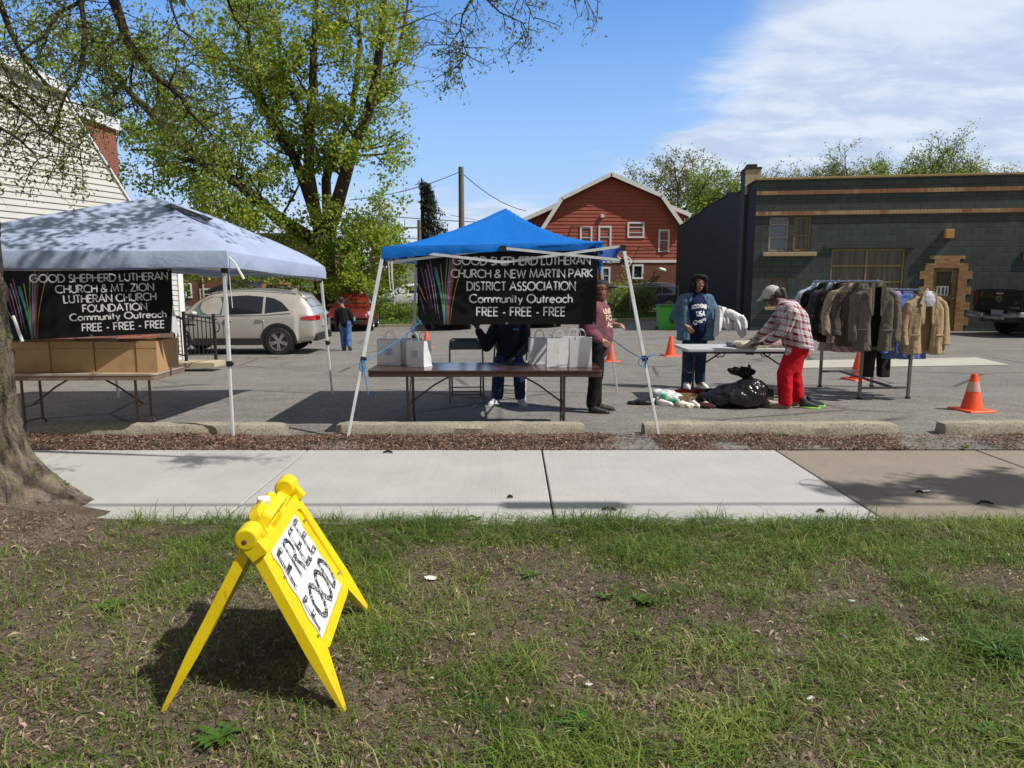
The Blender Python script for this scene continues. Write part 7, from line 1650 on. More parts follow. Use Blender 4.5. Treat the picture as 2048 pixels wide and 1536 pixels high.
# on the asphalt -----------------------------------------------------------------------------
def trash_bag():
    c = V(2.86, 8.92, .012); t = thing('trash_bag', 'shiny black trash bag knotted with blue tie beside the red trousers', 'trash bag', c); J = random.Random(2)
    mt = NT('black bin liner'); mt.bump(mt.noise(7, 3, .5, dist=1.5), .5, .04); mt = mt.done((.007,.007,.008), .24, spec=.6)
    m = MB(); m.ell((.02,0,.13), (.32,.26,.155), 18, 10); m.ell((.14,-.05,.18), (.23,.21,.175), 16, 10); m.ell((-.20,0,.10), (.17,.19,.12), 14, 8); m.cap((.12,0,.24), (.14,0,.345), .13, .05)
    melt('bag_body', m, mt, t, .009, 2, .034, 7.5, 4, 1.1, sharp=.3)
    def fan(a, b):
        q = R(58+98*a); r = b*float(np.interp(58+98*a, [58,78,92,106,122,140,156], [.13,.17,.22,.215,.22,.27,.33]))*(1+.05*math.sin(a*23)+.04*math.sin(a*41)); f = math.sin(a*19+b*3)*.5+math.sin(a*33+b*7)*.3+math.sin(a*51-b*4)*.2
        return V(.14+r*math.cos(q)+.02*math.sin(b*9+a*5)*b, -.015+(.055*f)*(.25+.75*b)-.05*b*math.sin(math.pi*a), .33+r*math.sin(q)*(.96+.05*math.sin(b*14+a*8)))
    m = MB(); m.grid(70, 22, fan); m.grid(70, 22, lambda a, b: (fan(1-a*.97, b*.9)+V(0,.05+.05*math.sin(a*7),-.005))); m.cap((.13,0,.26), (.14,0,.36), .07, .035); o = m.build('bag_top', mt, t, smooth=2)
    m = MB(); m.tube([V(.14+.050*math.cos(a), .05*math.sin(a)-.005, .345) for a in np.linspace(0, 6.28, 14)], .012, 6); m.tube([V(.14,-.05,.345), V(.18,-.10,.33), V(.21,-.11,.345)], .014, 6); m.tube([V(.14,-.05,.345), V(.15,-.10,.31)], .012, 6); m.build('blue_tie', mat('blue plastic tie', (.02,.20,.62), .35), t)
trash_bag()
def heap(name, c, shapes, mt, label, cat, wr=.008, vox=.012, seed=1):
    t = thing(name, label, cat, c); m = MB()
    for s in shapes: m.ell(s[0], s[1], 12, 8)
    melt('heap_body', m, mt, t, .009, 1, wr, 13, seed, 1, zmin=0, sharp=.3); return t
heap('black_coat', V(2.52,9.0,.012), [((0,0,.07),(.16,.15,.10)), ((.05,.1,.10),(.14,.12,.10))], cloth('black coat cloth', (.010,.010,.011)), 'crumpled black coat left of the trash bag', 'coat')
heap('dark_garment', V(2.46,8.80,.012), [((0,0,.02),(.12,.08,.04)), ((-.08,.03,.025),(.07,.06,.035))], cloth('dark maroon cloth', (.05,.018,.02)), 'dark maroon garment lying before the black coat', 'clothes')
heap('red_cloth', V(2.29,9.42,.012), [((0,0,.07),(.16,.10,.08)), ((.18,.02,.07),(.14,.10,.075))], cloth('brick red cloth', (.30,.03,.02)), 'heap of red clothes behind the small cardboard box', 'clothes')
heap('maroon_cloth', V(2.55,9.40,.012), [((0,0,.08),(.15,.10,.07)), ((.1,.02,.1),(.1,.08,.05))], cloth('maroon velvet', (.12,.012,.012)), 'maroon clothes behind the black coat', 'clothes', seed=5)
heap('black_bag', V(1.72,9.06,.012), [((0,0,.03),(.16,.09,.04)), ((.08,.02,.045),(.09,.07,.05)), ((-.14,0,.02),(.09,.05,.022))], mat('black vinyl bag', (.012,.012,.014), .35), 'flat black bag at the left end of the things on the ground', 'bag', .012)
t = heap('plastic_bag', V(2.02,9.16,.012), [((0,0,.08),(.14,.10,.09)), ((.10,-.04,.06),(.10,.08,.07)), ((-.10,.06,.12),(.07,.05,.05))], mat('milky plastic film', (.56,.62,.60), .3, .15, 12), 'crumpled translucent plastic bag with green contents', 'plastic bag', .03)
m = MB(); m.ell((-.05,-.085,.09), (.05,.03,.05), 12, 8); m.ell((.06,-.10,.05), (.085,.035,.035), 12, 8); m.build('green_contents', mat('emerald green cloth', (.01,.28,.16), .7), t, smooth=True)
def box_small(c, w, d, h, rz, mt, label, fill=None):
    t = thing('cardboard_box', label, 'box', c, rz); m = MB(); r = lambda k, z: [V(-w/2*k,-d/2*k,z), V(w/2*k,-d/2*k,z), V(w/2*k,d/2*k,z), V(-w/2*k,d/2*k,z)]
    m.loft([r(1,0), r(1.02,h)], True, True, False); m.loft([r(1.02,h), r(.98,h), r(.97,.02)], True, False, True); m.build('box_body', mt, t, bevel=.003)
    m = MB(); m.box((w*.25,-d/2*1.012-.002,h*.42), (w*.35,.002,h*.3)); m.build('box_label', mat('box label', (.55,.50,.42), .8), t)
box_small(V(2.29,9.14,.012), .235, .26, .115, R(-8), mat('brown carton', (.33,.215,.115), .8), 'small open brown cardboard box under the left table legs')
box_small(V(3.22,9.40,.012), .34, .24, .20, R(5), mat('dark red brown carton', (.10,.045,.03), .8), 'dark red brown box behind the trash bag')
box_small(V(3.30,9.12,.012), .14, .18, .19, R(0), mat('navy carton', (.02,.045,.10), .7), 'narrow navy box between trash bag and red trousers')
def loafer(c, d, mt, label, L=.24, ms=None):
    t = thing('shoe', label, 'shoe', c, 0, 'shoes on the asphalt'); d = V(d[0], d[1], 0).normalized(); m = MB(); m.cap(d*.03+V(0,0,.045), d*.09+V(0,0,.04), .038, .037); m.cap(d*.09+V(0,0,.038), d*(L-.05)+V(0,0,.026), .037, .030); m.ell(d*(L-.045)+V(0,0,.024), (.036,.036,.022), 10, 7); m.cap(d*.02+V(0,0,.06), d*.03+V(0,0,.075), .034, .033)
    o = melt('upper', m, mt, t, .009, 3); l = V(-d.y, d.x, 0); out = [(L/2+(L/2)*math.cos(a)-.008, .042*math.sin(a)*(1-.14*math.cos(2*a))) for a in np.linspace(0, 6.2832, 21)[:-1]]
    m = MB(); m.prism(out, lambda u, v, w: d*u+l*v+V(0,0,w), .016); m.build('sole', ms or mat('cream sole', (.55,.50,.42), .7), t)
    m = MB(); m.ell(d*.055+V(0,0,.098), (.028,.028,.008), 12, 6); m.build('opening', mat('shoe lining', (.10,.07,.05), .9), t)
cw = mat('white leather', (.68,.66,.62), .5, .06, 8); ch = mat('cream leather', (.62,.56,.47), .5, .06, 8)
loafer(V(2.08,8.86,.012), (.95,-.15), cw, 'white low shoe lying along the front of the row'); loafer(V(2.14,8.99,.012), (.35,-.9), ch, 'cream shoe between the low white shoe and the pair')
loafer(V(2.29,8.98,.012), (.25,-.95), cw, 'left shoe of the white pair before the small box'); loafer(V(2.44,8.95,.012), (.2,-.95), ch, 'right shoe of the pair nearest the maroon garment'); loafer(V(1.86,9.04,.012), (.8,-.5), cw, 'pale shoe beside the black bag next to the tent leg')
loafer(V(3.21,8.93,.012), (.9,.1), mat('tan leather', (.36,.27,.19), .6), 'single tan shoe between trash bag and red trousers')
# green waste bin
def bin_():
    p = at(1331, 655, 25.4); t = thing('waste_bin', 'bright lime green wheeled bin by the dark side wall', 'bin', (p.x, 25.4, gz(p.x, 25.4)-.12)); mg = mat('lime green plastic', (.05,.42,.035), .45, .08, 4)
    m = MB(); r = lambda w, d, z: [V(-w,-d,z), V(w,-d,z), V(w,d,z), V(-w,d,z)]; m.loft([r(.24,.26,.05), r(.29,.36,.94)]); m.build('bin_body', mg, t, bevel=.02)
    m = MB(); m.loft([r(.31,.38,.945), r(.31,.38,.985), r(.24,.30,1.03)]); m.build('lid', mat('dark green lid', (.03,.16,.03), .5), t, bevel=.01)
    for s in (-1, 1): m = MB(); m.lathe([(.02,-.03),(.11,-.03),(.11,.03),(.02,.03)], 16, (s*.27,.28,.11), Matrix.Rotation(R(90), 3, 'Y')); m.build('wheel', M_BLACK, t)
    m = MB(); m.ell((.16,-.335,.55), (.10,.012,.2), 12, 8); m.build('round_mark', mat('dark recycling mark', (.02,.06,.06), .6), t)
bin_()
# ================================================================== VEHICLES
BASE = [(-2.28,.50,.93,.99,.80,.79,.70),(-2.22,.38,1.00,1.10,.89,.85,.72),(-2.04,.34,1.06,1.36,.92,.88,.66),(-1.80,.30,1.07,1.56,.93,.885,.62),(-1.2,.26,1.05,1.635,.93,.885,.61),(-.3,.25,1.01,1.655,.93,.885,.62),
        (.35,.25,.99,1.60,.93,.885,.62),(.75,.25,.985,1.42,.93,.88,.63),(1.12,.25,1.0,1.12,.93,.875,.70),(1.28,.26,.99,1.035,.93,.87,.74),(1.85,.28,.90,.945,.91,.84,.70),(2.18,.32,.74,.80,.83,.77,.62),(2.28,.42,.60,.66,.70,.66,.55)]
class Shell:
    def __init__(s, st): s.st = st
    def f(s, x):
        st = s.st
        if x <= st[0][0]: return st[0][1:]
        if x >= st[-1][0]: return st[-1][1:]
        i = max(k for k in range(len(st)-1) if st[k][0] <= x); a, b = st[i], st[i+1]; u = (x-a[0])/(b[0]-a[0])
        p, n = st[max(i-1,0)], st[min(i+2,len(st)-1)]; o = []
        for k in range(1, 7):
            m0 = (b[k]-p[k])/max(1e-6,(b[0]-p[0]))*(b[0]-a[0]); m1 = (n[k]-a[k])/max(1e-6,(n[0]-a[0]))*(b[0]-a[0])
            o.append((2*u**3-3*u*u+1)*a[k]+(u**3-2*u*u+u)*m0*.8+(-2*u**3+3*u*u)*b[k]+(u**3-u*u)*m1*.8)
        return o
    def ring(s, x):
        zb, zl, zt, wb, wl, wt = s.f(x); d = zt-zl; h = [(0,zb),(wb*.80,zb),(wb*.95,zb+.05),(wb,zb+.16),(wb*1.0,(zb+zl)*.5),(wb*.985,zl-.10),(wl+.012,zl-.03),(wl-.01,zl+.004),(wl+(wt-wl)*.5,zl+d*.48),(wt+.02,zt-d*.10-.01),(wt-.04,zt-.012),(wt*.6,zt+.012),(0,zt+.022)]
        return [V(x,y,z) for y, z in h] + [V(x,-y,z) for y, z in h[-2:0:-1]]
    def side(s, x, z, off=.006):
        zb, zl, zt, wb, wl, wt = s.f(x); zu = zt-(zt-zl)*.10-.01; k = min(1, max(0, (z-zl)/max(.02, zu-zl))); return V(x, wl-.01+(wt+.03-wl)*k+off, z)
    def low(s, x, z, off=.006): zb, zl, zt, wb, wl, wt = s.f(x); return V(x, wb*(1 if z < zl-.2 else .99)+off, z)
    def top(s, x, y, off=.008): zb, zl, zt, wb, wl, wt = s.f(x); return V(x, y, zt+.02-.025*(y/wt)**2+off)
M_TYRE = mat('tyre rubber', (.018,.018,.019), .8, .1); M_CLAD = mat('black cladding', (.022,.022,.024), .6); M_RIM = mat('alloy', (.45,.46,.47), .3, .05, metal=.8); M_RED = mat('red lamp lens', (.36,.008,.012), .15, spec=.7, coat=.5); M_CHR = mat('chrome', (.65,.66,.68), .12, .05, metal=1)
M_LAMP = mat('clear lamp lens', (.42,.45,.48), .12, spec=.8, coat=.5); M_GLT = glass('tinted car glass', (.008,.010,.013), .04); M_GLG = glass('green tint car glass', (.045,.095,.085), .05)
def wheel(t, x, y, r, spokes=5):
    s = 1 if y > 0 else -1; ax = Matrix.Rotation(R(-90*s), 3, 'X')
    e = MB(); e.lathe([(r*.64,-.10),(r*.93,-.10),(r,-.07),(r,.07),(r*.93,.10),(r*.66,.105),(r*.64,.09)], 32, (x,y,r), ax); o = e.build('wheel', M_TYRE, t, smooth=True)
    m = MB(); m.lathe([(r*.66,.06),(r*.68,.10),(r*.64,.104),(r*.60,.075),(r*.60,.02)], 32, (x,y,r), ax); m.lathe([(.02,.05),(r*.2,.05),(r*.2,.085),(r*.14,.10),(.01,.10)], 16, (x,y,r), ax)
    for k in range(spokes):
        for d in (-.13, .13):
            a = 2*math.pi*k/spokes+.3; p = lambda rr, aa, h: V(x,y,r)+ax @ V(rr*math.cos(aa), rr*math.sin(aa), h); m.bar(p(r*.12,a+d*2.2,.085), p(r*.63,a+d,.085), .035, .03, up=(0,1,0))
    m.build('rim', M_RIM, o); m = MB(); m.lathe([(.01,.03),(r*.64,.03)], 24, (x,y,r), ax); m.build('brake_shadow', mat('wheel shade black', (.01,.01,.01), .8), o)  # near-black disc paints the shade behind the spokes
def patch(S_, pts, fn, name, m, t, both=True):
    for s in ((1,-1) if both else (1,)):
        mb = MB(); P = [fn(*p) for p in pts]; c = V(0,0,0)
        for p in P: c += p
        P = [V(p.x,p.y*s,p.z) for p in P]; mb.add(P, [tuple(range(len(P)))]); mb.build(name, m, t)
def car(label, loc, rz, paint, sc=(1,1,1), name='parked_car', tint=None, rails=True, plate=None, front_tint=None, wheels=.36, group=None, detail=True):
    st = [(a*sc[0], b*sc[2], c*sc[2], d*sc[2], e*sc[1], f*sc[1], g*sc[1]) for a, b, c, d, e, f, g in BASE]; H = Shell(st); t = thing(name, label, 'car', loc, rz, group); X, Yk, Z = sc
    m = MB(); xs = sorted(set(list(np.linspace(-2.28*X, 2.28*X, 58))+[a[0] for a in st])); m.loft([H.ring(float(x)) for x in xs]); m.build('body', paint, t, smooth=2)
    ft = front_tint or tint or M_GLT; tt = tint or M_GLT; z = lambda v: v*Z
    sd = lambda x, zz: H.side(x*X, zz*Z)
    patch(H, [(.98,1.02),(.12,1.035),(.10,1.50),(.42,1.50),(.70,1.37)], sd, 'side_window', ft, t); patch(H, [(.04,1.04),(-.92,1.07),(-.92,1.50),(-.5,1.535),(.02,1.51)], sd, 'side_window', tt, t); patch(H, [(-.98,1.075),(-1.62,1.14),(-1.40,1.36),(-1.18,1.46),(-.98,1.495)], sd, 'side_window', tt, t)
    wf = [(H.top(x*X, y*Yk)) for x, y in ((1.10,-.62),(1.10,0),(1.10,.62),(.80,.60),(.48,.56),(.48,0),(.48,-.56),(.80,-.60))]; m = MB(); m.add(wf, [(0,1,5,6,7),(1,2,3,4,5)]); m.build('windscreen', ft, t)
    wr = [(H.top(x*X, y*Yk, .010)) for x, y in ((-2.14,-.60),(-2.14,0),(-2.14,.60),(-1.98,.58),(-1.84,.54),(-1.84,0),(-1.84,-.54),(-1.98,-.58))]; m = MB(); m.add(wr, [(0,1,5,6,7),(1,2,3,4,5)]); m.build('rear_window', tt, t)
    for s in (1, -1):
        for x in (1.36, -1.33):
            a = np.linspace(R(-8), R(188), 18); rr = wheels*1.17; ro = wheels*1.32; yy = H.low(x*X, .5*Z, 0).y
            m = MB(); m.add([V(x*X+r_*math.cos(q), s*(yy+o_), wheels+r_*math.sin(q)) for r_, o_ in ((rr,.016),(ro,.016),(ro,-.05)) for q in a], [(i+k*18, i+1+k*18, i+1+(k+1)*18, i+(k+1)*18) for k in range(2) for i in range(17)]); m.build('wheel_arch', M_CLAD if detail else paint, t)
            m = MB(); m.add([V(x*X, s*(yy+.010), wheels)] + [V(x*X+rr*math.cos(q), s*(yy+.010), wheels+rr*math.sin(q)) for q in np.linspace(R(-35), R(215), 22)], [(0,i,i+1) for i in range(1,22)]); m.build('wheel_well_shade', mat('wheel shade black', (.01,.01,.01)), t)  # flat near-black disc: shade of the wheel hollow put into colour
            wheel(t, x*X, s*(yy-.075), wheels)
        m = MB(); yy = H.low(0, .4*Z, 0).y; m.bar(V(.85*X, s*(yy+.006), .34*Z), V(-.85*X, s*(yy+.006), .34*Z), .03, .15*Z); m.bar(V(.85*X, s*(yy+.010), .43*Z), V(-.85*X, s*(yy+.010), .43*Z), .02, .018); m.build('rocker_panel', M_CLAD, t)
        c = H.side(.80*X, 1.06*Z); m = MB(); m.ell((c.x, s*(c.y+.10), c.z+.02), (.09,.12,.075), 14, 9); m.bar(V(c.x, s*c.y, c.z-.02), V(c.x, s*(c.y+.08), c.z), .04); m.build('wing_mirror', paint, t, smooth=True)
        for x in (-.05, -.86):
            m = MB(); q = H.low(x*X, .90*Z, .0); m.cap((q.x-.09, s*(q.y+.014), q.z), (q.x+.09, s*(q.y+.018), q.z+.006), .016, .016, 8); m.build('door_handle', M_CHR if detail else paint, t, smooth=True)
        if detail:
            m = MB()
            for x in (.06, -.95): 
                P = [H.low(x*X, .46*Z, .001), H.low(x*X, .7*Z, .001), H.low(x*X, .86*Z, .002), H.side(x*X, 1.02*Z, .012)]; m.tube([V(p.x, s*p.y, p.z) for p in P], .005, 4)
            m.tube([V(q.x, s*q.y, q.z) for q in (sd(x, 1.00+(.02 if x < 0 else 0)+(max(0,-x-.9))*.08)+V(0,.008,0) for x in np.linspace(1.0,-1.64,14))], .008, 4); m.build('door_seam', mat('dark seam', (.03,.03,.03)), t)
        if rails:
            m = MB(); m.tube([V(x*X, s*.60*Yk, (H.top(x*X, .60*Yk).z+(.035 if -1.5 < x < .2 else .0))) for x in (.42,.2,-.3,-.9,-1.5,-1.75)], .016, 6); m.build('roof_rail', M_CHR, t, smooth=True)
        # lamps
        m = MB(); P = [H.ring(float(x)) for x in np.linspace(-2.275*X, -1.93*X, 7)]
        def wrap(x, zz, o=.010): q = H.low(x, zz, o); zb, zl, zt, wb, wl, wt = H.f(x); k = max(0, (zz-(zl-.10))/.12); return V(x-(.012 if x < -2.2*X else 0), s*(q.y-.05*k+.0), zz)
        m.grid(8, 3, lambda a, b: wrap((-2.282+.36*a)*X, (.90+.135*b*(1-.55*a)+.03*a)*Z, .012)); m.grid(6, 3, lambda a, b: V(-2.292*X+.004, s*(.80-.42*a)*Yk, (.90+.11*b)*Z)); m.build('tail_lamp', M_RED, t, smooth=True)
        m = MB(); m.grid(7, 3, lambda a, b: wrap((2.14-.42*a)*X, (.68+.16*b*(1-.2*a)+.08*a)*Z, .014)); m.grid(5, 3, lambda a, b: V((2.245-.09*b+.0*a)*X, s*(.74-.24*a)*Yk, (.64+.13*b)*Z)); m.build('headlamp', M_LAMP, t, smooth=True)
    m = MB(); m.box((-2.25*X, 0, .46*Z), (.12, 1.62*Yk, .20*Z)); m.bar(V(-2.31*X,-.5*Yk,.42*Z), V(-2.31*X,.5*Yk,.42*Z), .05, .05); m.build('rear_bumper', M_CLAD, t, bevel=.03)
    m = MB(); m.box((2.26*X, 0, .42*Z), (.10, 1.20*Yk, .16*Z)); m.box((2.275*X, 0, .60*Z), (.05, .66*Yk, .07*Z)); m.build('front_grille', M_CLAD, t, bevel=.02)
    m = MB(); m.box((-2.30*X, 0, .80*Z), (.02, .32, .16)); m.build('rear_plate', mat('white blue plate', (.60,.64,.72), .4), t)
    if rails:
        m = MB(); m.add([H.top(-1.42*X,-.03), H.top(-1.42*X,.03), H.top(-1.62*X,.03), H.top(-1.62*X,-.03), H.top(-1.60*X,0,.10)], [(0,1,4),(1,2,4),(2,3,4),(3,0,4)]); m.build('roof_antenna', paint, t)
        m = MB(); m.grid(2, 9, lambda a, b: H.top((-1.84-.14*a)*X, (b-.5)*1.1*Yk, .035-.02*a)); o = m.build('rear_spoiler', paint, t, smooth=True); q = o.modifiers.new('s', 'SOLIDIFY'); q.thickness = .02
    if plate:
        m = MB(); m.box((2.305*X, -.0, .55*Z), (.02, .52, .15)); p = m.build('front_plate', mat('white plate', (.62,.62,.62), .4), t); m = MB(); write(m, plate, -.19, -.045, .095, .38, .016, lambda u, v: V(2.305*X+.013, u, .55*Z+v), .3); m.build('plate_number', mat('black ink', (.02,.02,.02)), p, fix=False)
    return t
def paint(name, c, metal=.5, rough=.28):
    t = NT(name); n = t.noise(2, 3); t.done(t.mix(t.rmp(n, .35, .65), lum(c, .97), lum(c, 1.03)), t.rmp(t.noise(3, 4), .3, .7, rough, rough+.10), metal, .5, 1.0); return t.mat
g0 = lambda x, y: V(x, y, gz(x, y)+.014)
p = at(512, 700, 19.0); car('champagne silver crossover parked behind the white canopy, seen from its left side', g0(-7.38, 19.2), R(181.5), paint('champagne metallic paint', (.52,.50,.46), .45), name='parked_suv', front_tint=M_GLG)
car('red hatchback facing the camera at the back of the lot behind the child', g0(-6.62, 29.9), R(-84), paint('dark red paint', (.16,.008,.014), .3), (.86,.93,.93), rails=False, plate='721', wheels=.31, detail=False)
car('white hatchback beyond the chain link fence, only its front half visible', V(-5.95, 42.3, -.05), R(180), paint('white car paint', (.62,.64,.66), 0), (.93,.95,.93), rails=False, detail=False, wheels=.33)
car('dark navy vehicle beyond the fence half hidden by weeds', V(7.9, 43.2, -.25), R(180), paint('dark navy paint', (.012,.016,.035), .4), (1.05,1.,1.06), name='parked_suv', detail=False)
car('dark car hidden behind the middle of the banner, left one', g0(-2.55, 29.8), R(-90), paint('black car paint', (.012,.012,.014), .2), (.95,.95,.92), rails=False, detail=False)
car('dark car hidden behind the banner near the hooded person', g0(1.05, 29.9), R(-90), paint('black car paint', (.012,.012,.014), .2), (.95,.95,.92), rails=False, detail=False)

def pickup():
    c = V(14.15, 20.75, .012); h = R(9); t = thing('pickup_truck', 'black pickup truck with chrome bumper parked by the green block wall', 'pickup truck', c, h)
    pb = paint('black truck paint', (.006,.006,.007), .2, .2)   # local +x = forward, origin under the tailgate
    m = MB(); r = lambda x, w, z0, z1, q=.94: [V(x,-w*.97,z0), V(x,w*.97,z0), V(x,w,z0+.25), V(x,w,z1-.18), V(x,w*q,z1), V(x,-w*q,z1), V(x,-w,z1-.18), V(x,-w,z0+.25)]
    m.loft([r(.04,.98,.62,1.36), r(.10,1.0,.55,1.38), r(1.9,1.01,.52,1.38), r(3.9,1.01,.50,1.30), r(5.3,.98,.52,1.22), r(5.7,.90,.60,1.10)]); m.build('body', pb, t, smooth=True, bevel=.02)
    m = MB(); m.loft([r(1.9,.96,1.30,1.45,.9), r(2.15,.88,1.3,1.93,.85), r(3.3,.88,1.3,1.95,.85), r(4.0,.94,1.25,1.35,.9)]); m.build('cab', pb, t, smooth=True)
    m = MB(); m.box((.02,0,1.03), (.05,1.62,.60)); tg = m.build('tailgate', pb, t, bevel=.02)
    m = MB(); m.box((-.012,0,1.245), (.02,.24,.045)); m.build('handle', M_CHR, tg, bevel=.006)
    m = MB(); f = lambda u, v: V(-.010, -u, 1.06+v)   # horned emblem
    for s in (-1, 1):
        ribbon(m, [(s*.01,.075),(s*.05,.09),(s*.085,.06),(s*.09,.0),(s*.06,-.045)], .028, f); ribbon(m, [(s*.02,.05),(s*.035,-.02),(s*.012,-.09)], .022, f)
    m.build('emblem', M_CHR, tg, fix=False)
    m = MB(); m.box((-.008,-.56,.84), (.012,.34,.03)); m.build('badge', M_CHR, tg)
    for s in (-1, 1):
        m = MB(); m.box((.035,s*.90,1.08), (.07,.15,.44)); m.build('tail_lamp', mat('smoked red lens', (.10,.006,.008), .15, spec=.7), t, bevel=.015)
    m = MB(); m.bar(V(-.12,-.98,.66), V(-.12,-.35,.60), .18, .15); m.bar(V(-.12,.98,.66), V(-.12,.35,.60), .18, .15); m.bar(V(-.10,-.36,.54), V(-.10,.36,.54), .14, .12); m.build('rear_bumper', mat('dull chrome', (.45,.46,.48), .25, metal=.9), t, bevel=.03)
    m = MB(); m.box((-.03,0,.68), (.04,.40,.17)); m.build('rear_plate', mat('shaded plate', (.22,.23,.24), .5), t)
    m = MB(); m.box((1.2,0,.52), (2.6,1.0,.20)); m.build('chassis', M_CLAD, t)
    for x in (1.15, 4.75):
        for s in (-1, 1): wheel(t, x, s*.88, .40)
pickup()
# ================================================================== SMALL THINGS ON LAWN AND PAVEMENT
def weed(px, py, Y, n, L, w, label, seed, up=.5, ml=None, z=None):
    p = at(px, py, Y); p.z = float(lz(p.x, Y)) if Y < 4.6 else .02
    if z is not None: p.z = z
    t = thing('weed_plant', label, 'weed', p); J = random.Random(seed); co = []; q = []; at_ = []
    for i in range(n):
        a = J.uniform(0, 6.283); l = .78*L*J.uniform(.45, 1.1); e = up*J.uniform(.5, 1.3); k = 7; b = len(co)
        for j in range(k+1):
            f = j/k; r = l*f*math.cos(e*(1-f*.9)); zz = l*math.sin(e)*(f-.45*f*f)+.004; ww = w*J.uniform(.85,1.15)*math.sin(math.pi*min(1,.12+f*.9))**.8*(1+.35*((j % 2)*2-1)*(.3 < f < .95))
            c = V(r*math.cos(a), r*math.sin(a), zz); s = V(-math.sin(a), math.cos(a), 0)*ww/2; co += [tuple(c-s+V(0,0,.12*ww)), tuple(c+V(0,0,-.05*ww)), tuple(c+s+V(0,0,.12*ww))]; at_ += [J.random()*.0+.35+.25*f]*3
            if j: o = b+3*j; q += [(o-3,o-2,o+1,o), (o-2,o-1,o+2,o+1)]
    raw_mesh('leaves', co, q, ml or leafmat('weed leaf', (.03,.085,.012), (.075,.16,.025), (.16,.25,.05), .3), quads=True, attr=at_, parent=t)
weed(1152, 1462, 2.36, 26, .105, .024, 'bright green leafy dandelion near the bottom edge of the lawn', 1, .8)
weed(1285, 1205, 3.32, 16, .10, .03, 'dark round leaved weed in the middle of the lawn', 2, .6)
weed(1060, 1130, 3.62, 12, .09, .022, 'low weed near the middle of the lawn', 3, .5)
weed(225, 1215, 3.27, 18, .11, .03, 'broad leaved weed on bare soil left of the yellow sign', 4, .5)
weed(440, 1500, 2.28, 20, .12, .026, 'dark weed rosette at the bottom left before the yellow sign', 5, .45)
weed(2000, 1320, 2.80, 46, .20, .010, 'tall grass tuft at the right edge of the lawn', 6, 1.15)
weed(1210, 1195, 3.35, 14, .08, .014, 'small grass tuft beside the round leaved weed', 7, 1.1)
weed(1990, 1500, 2.28, 18, .10, .03, 'pale broad leaved weed in the bottom right corner', 8, .4)
weed(945, 1048, 4.55, 14, .13, .035, 'leafy weed at the pavement edge', 9, .8)
weed(1565, 872, 7.03, 22, .13, .016, 'green weed growing against the third wheel stop', 10, 1.1)
weed(362, 884, 7.0, 20, .13, .010, 'dry grey weed against the left wheel stop', 11, 1.2, leafmat('dry weed', (.10,.10,.04), (.18,.17,.07), (.3,.26,.12), .2))
weed(880, 892, 6.85, 10, .07, .02, 'tiny green sprout in the mulch strip', 12, .9)
weed(120, 985, 4.95, 10, .13, .04, 'green sucker leaves at the foot of the street tree', 13, 1.0, None, .10)
weed(1930, 905, 6.55, 14, .10, .018, 'green tuft at the edge of the old pavement', 14, .7)
def scrap(px, py, Y, s, label, seed, mt=None, name='litter_scrap', cat='litter'):
    p = at(px, py, Y); p.z = (float(lz(p.x, Y))+.012) if Y < 4.6 else .026
    J = random.Random(seed); m = MB(); n = 9; s *= .8; ring = [V(s*(.5+.25*J.random())*math.cos(a), s*(.32+.2*J.random())*math.sin(a), s*.25*J.random()) for a in np.linspace(0, 6.283, n+1)[:-1]]
    m.add([V(0,0,s*.18)]+ring, [(0,i+1,(i+1) % n+1) for i in range(n)]); o = m.build(name, mt or mat('crumpled white paper', (.70,.70,.68), .8), None); o.location = p; tag(o, label, cat)
scrap(862, 1132, 3.62, .075, 'largest white paper scrap on the lawn right of the yellow sign', 1)
scrap(1843, 1290, 2.95, .055, 'white paper scrap on the right side of the lawn', 2); scrap(1705, 1202, 3.33, .035, 'pale blue grey scrap on the right lawn', 3, mat('pale blue scrap', (.45,.52,.56), .6))
scrap(945, 1277, 3.0, .03, 'tiny white scrap in the middle of the lawn', 4); scrap(1620, 1422, 2.48, .035, 'white scrap near the bottom of the lawn', 5); scrap(1178, 1382, 2.6, .03, 'greenish white scrap above the bright dandelion', 6, mat('greenish scrap', (.5,.56,.5), .6))
scrap(1213, 1398, 2.55, .03, 'orange cigarette filter scrap by the bright dandelion', 7, mat('orange scrap', (.55,.27,.10), .7)); scrap(862, 1370, 2.65, .03, 'blue white scrap below the sign leg', 8, mat('pale blue scrap', (.45,.52,.56)))
scrap(1852, 997, 5.15, .07, 'white wrapper lying in the shadow on the old pavement', 9)
mk = mat('black bark chip', (.018,.015,.013), .9)
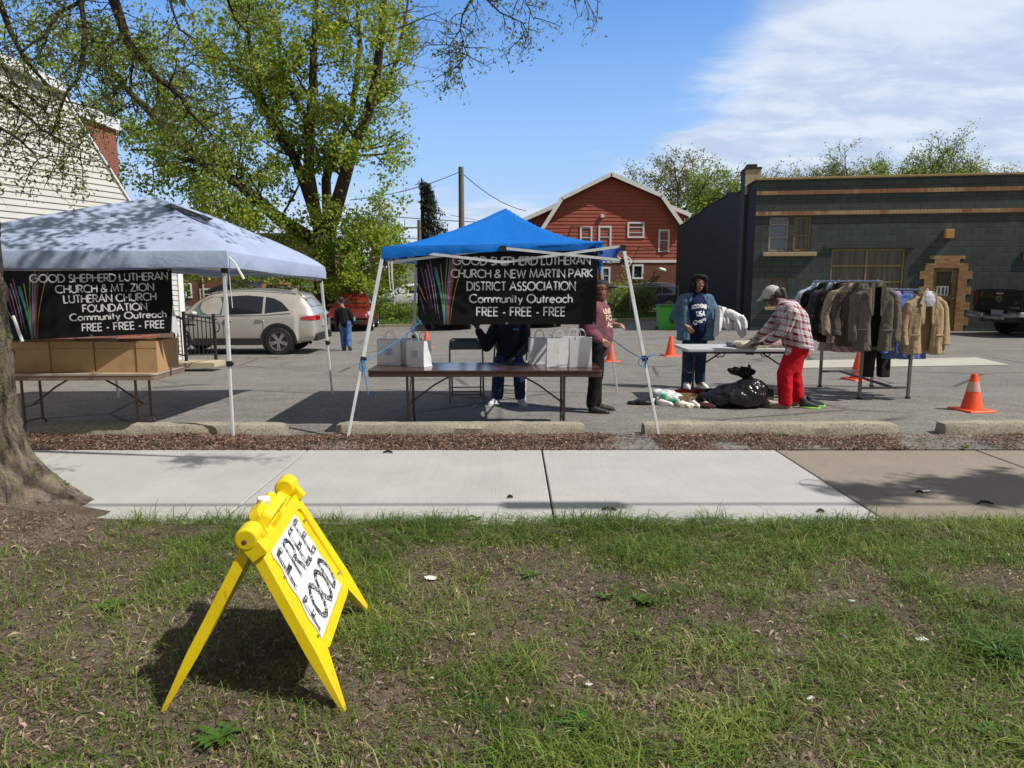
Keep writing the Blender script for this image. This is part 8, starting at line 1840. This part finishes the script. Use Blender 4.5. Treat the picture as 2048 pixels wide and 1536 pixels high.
for i, (px, py, Y, s, L_) in enumerate(((776, 912, 6.38, .09, 'black bark chip at the back edge of the new pavement'), (1218, 1032, 4.72, .10, 'curled black bark chip at the front edge of the new pavement'), (1968, 1021, 4.86, .11, 'black stick piece on the old pavement'), (1838, 998, 5.12, .05, 'short black chip left of the white wrapper'), (1640, 1038, 4.68, .05, 'dark chip near the corner of the new pavement'), (1020, 1005, 5.0, .04, 'tiny dark twig in the middle slab'))):
    p = at(px, py, Y); J = random.Random(i); m = MB(); a = J.uniform(-.5, .5); m.tube([V(-s/2,-s*.1*a,.006), V(-s*.1,s*.12,.016), V(s*.3,s*.1*a,.012), V(s/2,-s*.14,.006)], [.006,.011,.010,.005], 6); o = m.build('bark_chip', mk, None); o.location = (p.x, Y, .022); tag(o, L_, 'bark chip')
# chalk-like saw marks on the new slab
m = MB(); c = at(1628, 978, 5.36); ribbon(m, [(c.x+.10*math.cos(a), 5.36+.13*math.sin(a)) for a in np.linspace(0, 6.2832, 30)], .006, lambda u, v: V(u, v, .0225)); struct(m.build('pavement_ring_mark', mat('grey ring stain', (.25,.24,.22), .9), fix=False))
# outside the frame: a street tree and a cable whose shadows cross the pavement
def right_tree():
    o0 = V(9.9, 3.2, 0); t = thing('street_tree', 'street tree standing right of the view that shades the old pavement', 'tree', o0); g = Grow(41); J = random.Random(41)
    g.limb([o0, o0+V(-.1,0,3), o0+V(-.2,0,6.2)], .24, .10, 10); g.limb([o0+V(-.15,0,5.2), V(9.3,3.3,6.2), V(8.3,3.4,6.5)], .08, .03, 6)
    for i in range(16): g.twig(V(J.uniform(8.3,10.6), J.gauss(3.38,.10), J.gauss(6.45,.18)), V(J.gauss(0,1), J.gauss(0,.25), J.gauss(0,.3)), J.uniform(.3,.65), .012, 1, 0, .6, 4, 1, 4)
    finish_tree(g, t, o0, 5200, .07, .11, LF2, M_BARK, 41)
right_tree()
m = MB(); m.tube([V(-14,3.02,6.7), V(0,3.02,6.45), V(14,3.02,6.7)], .020, 6); m.tube([V(4.95,3.02,6.45), V(5.75,3.02,6.46)], .085, 8); tag(m.build('utility_wire', mat('black cable', (.02,.02,.022))), 'overhead street cable above the lawn with a splice case', 'wire', 'overhead wires')
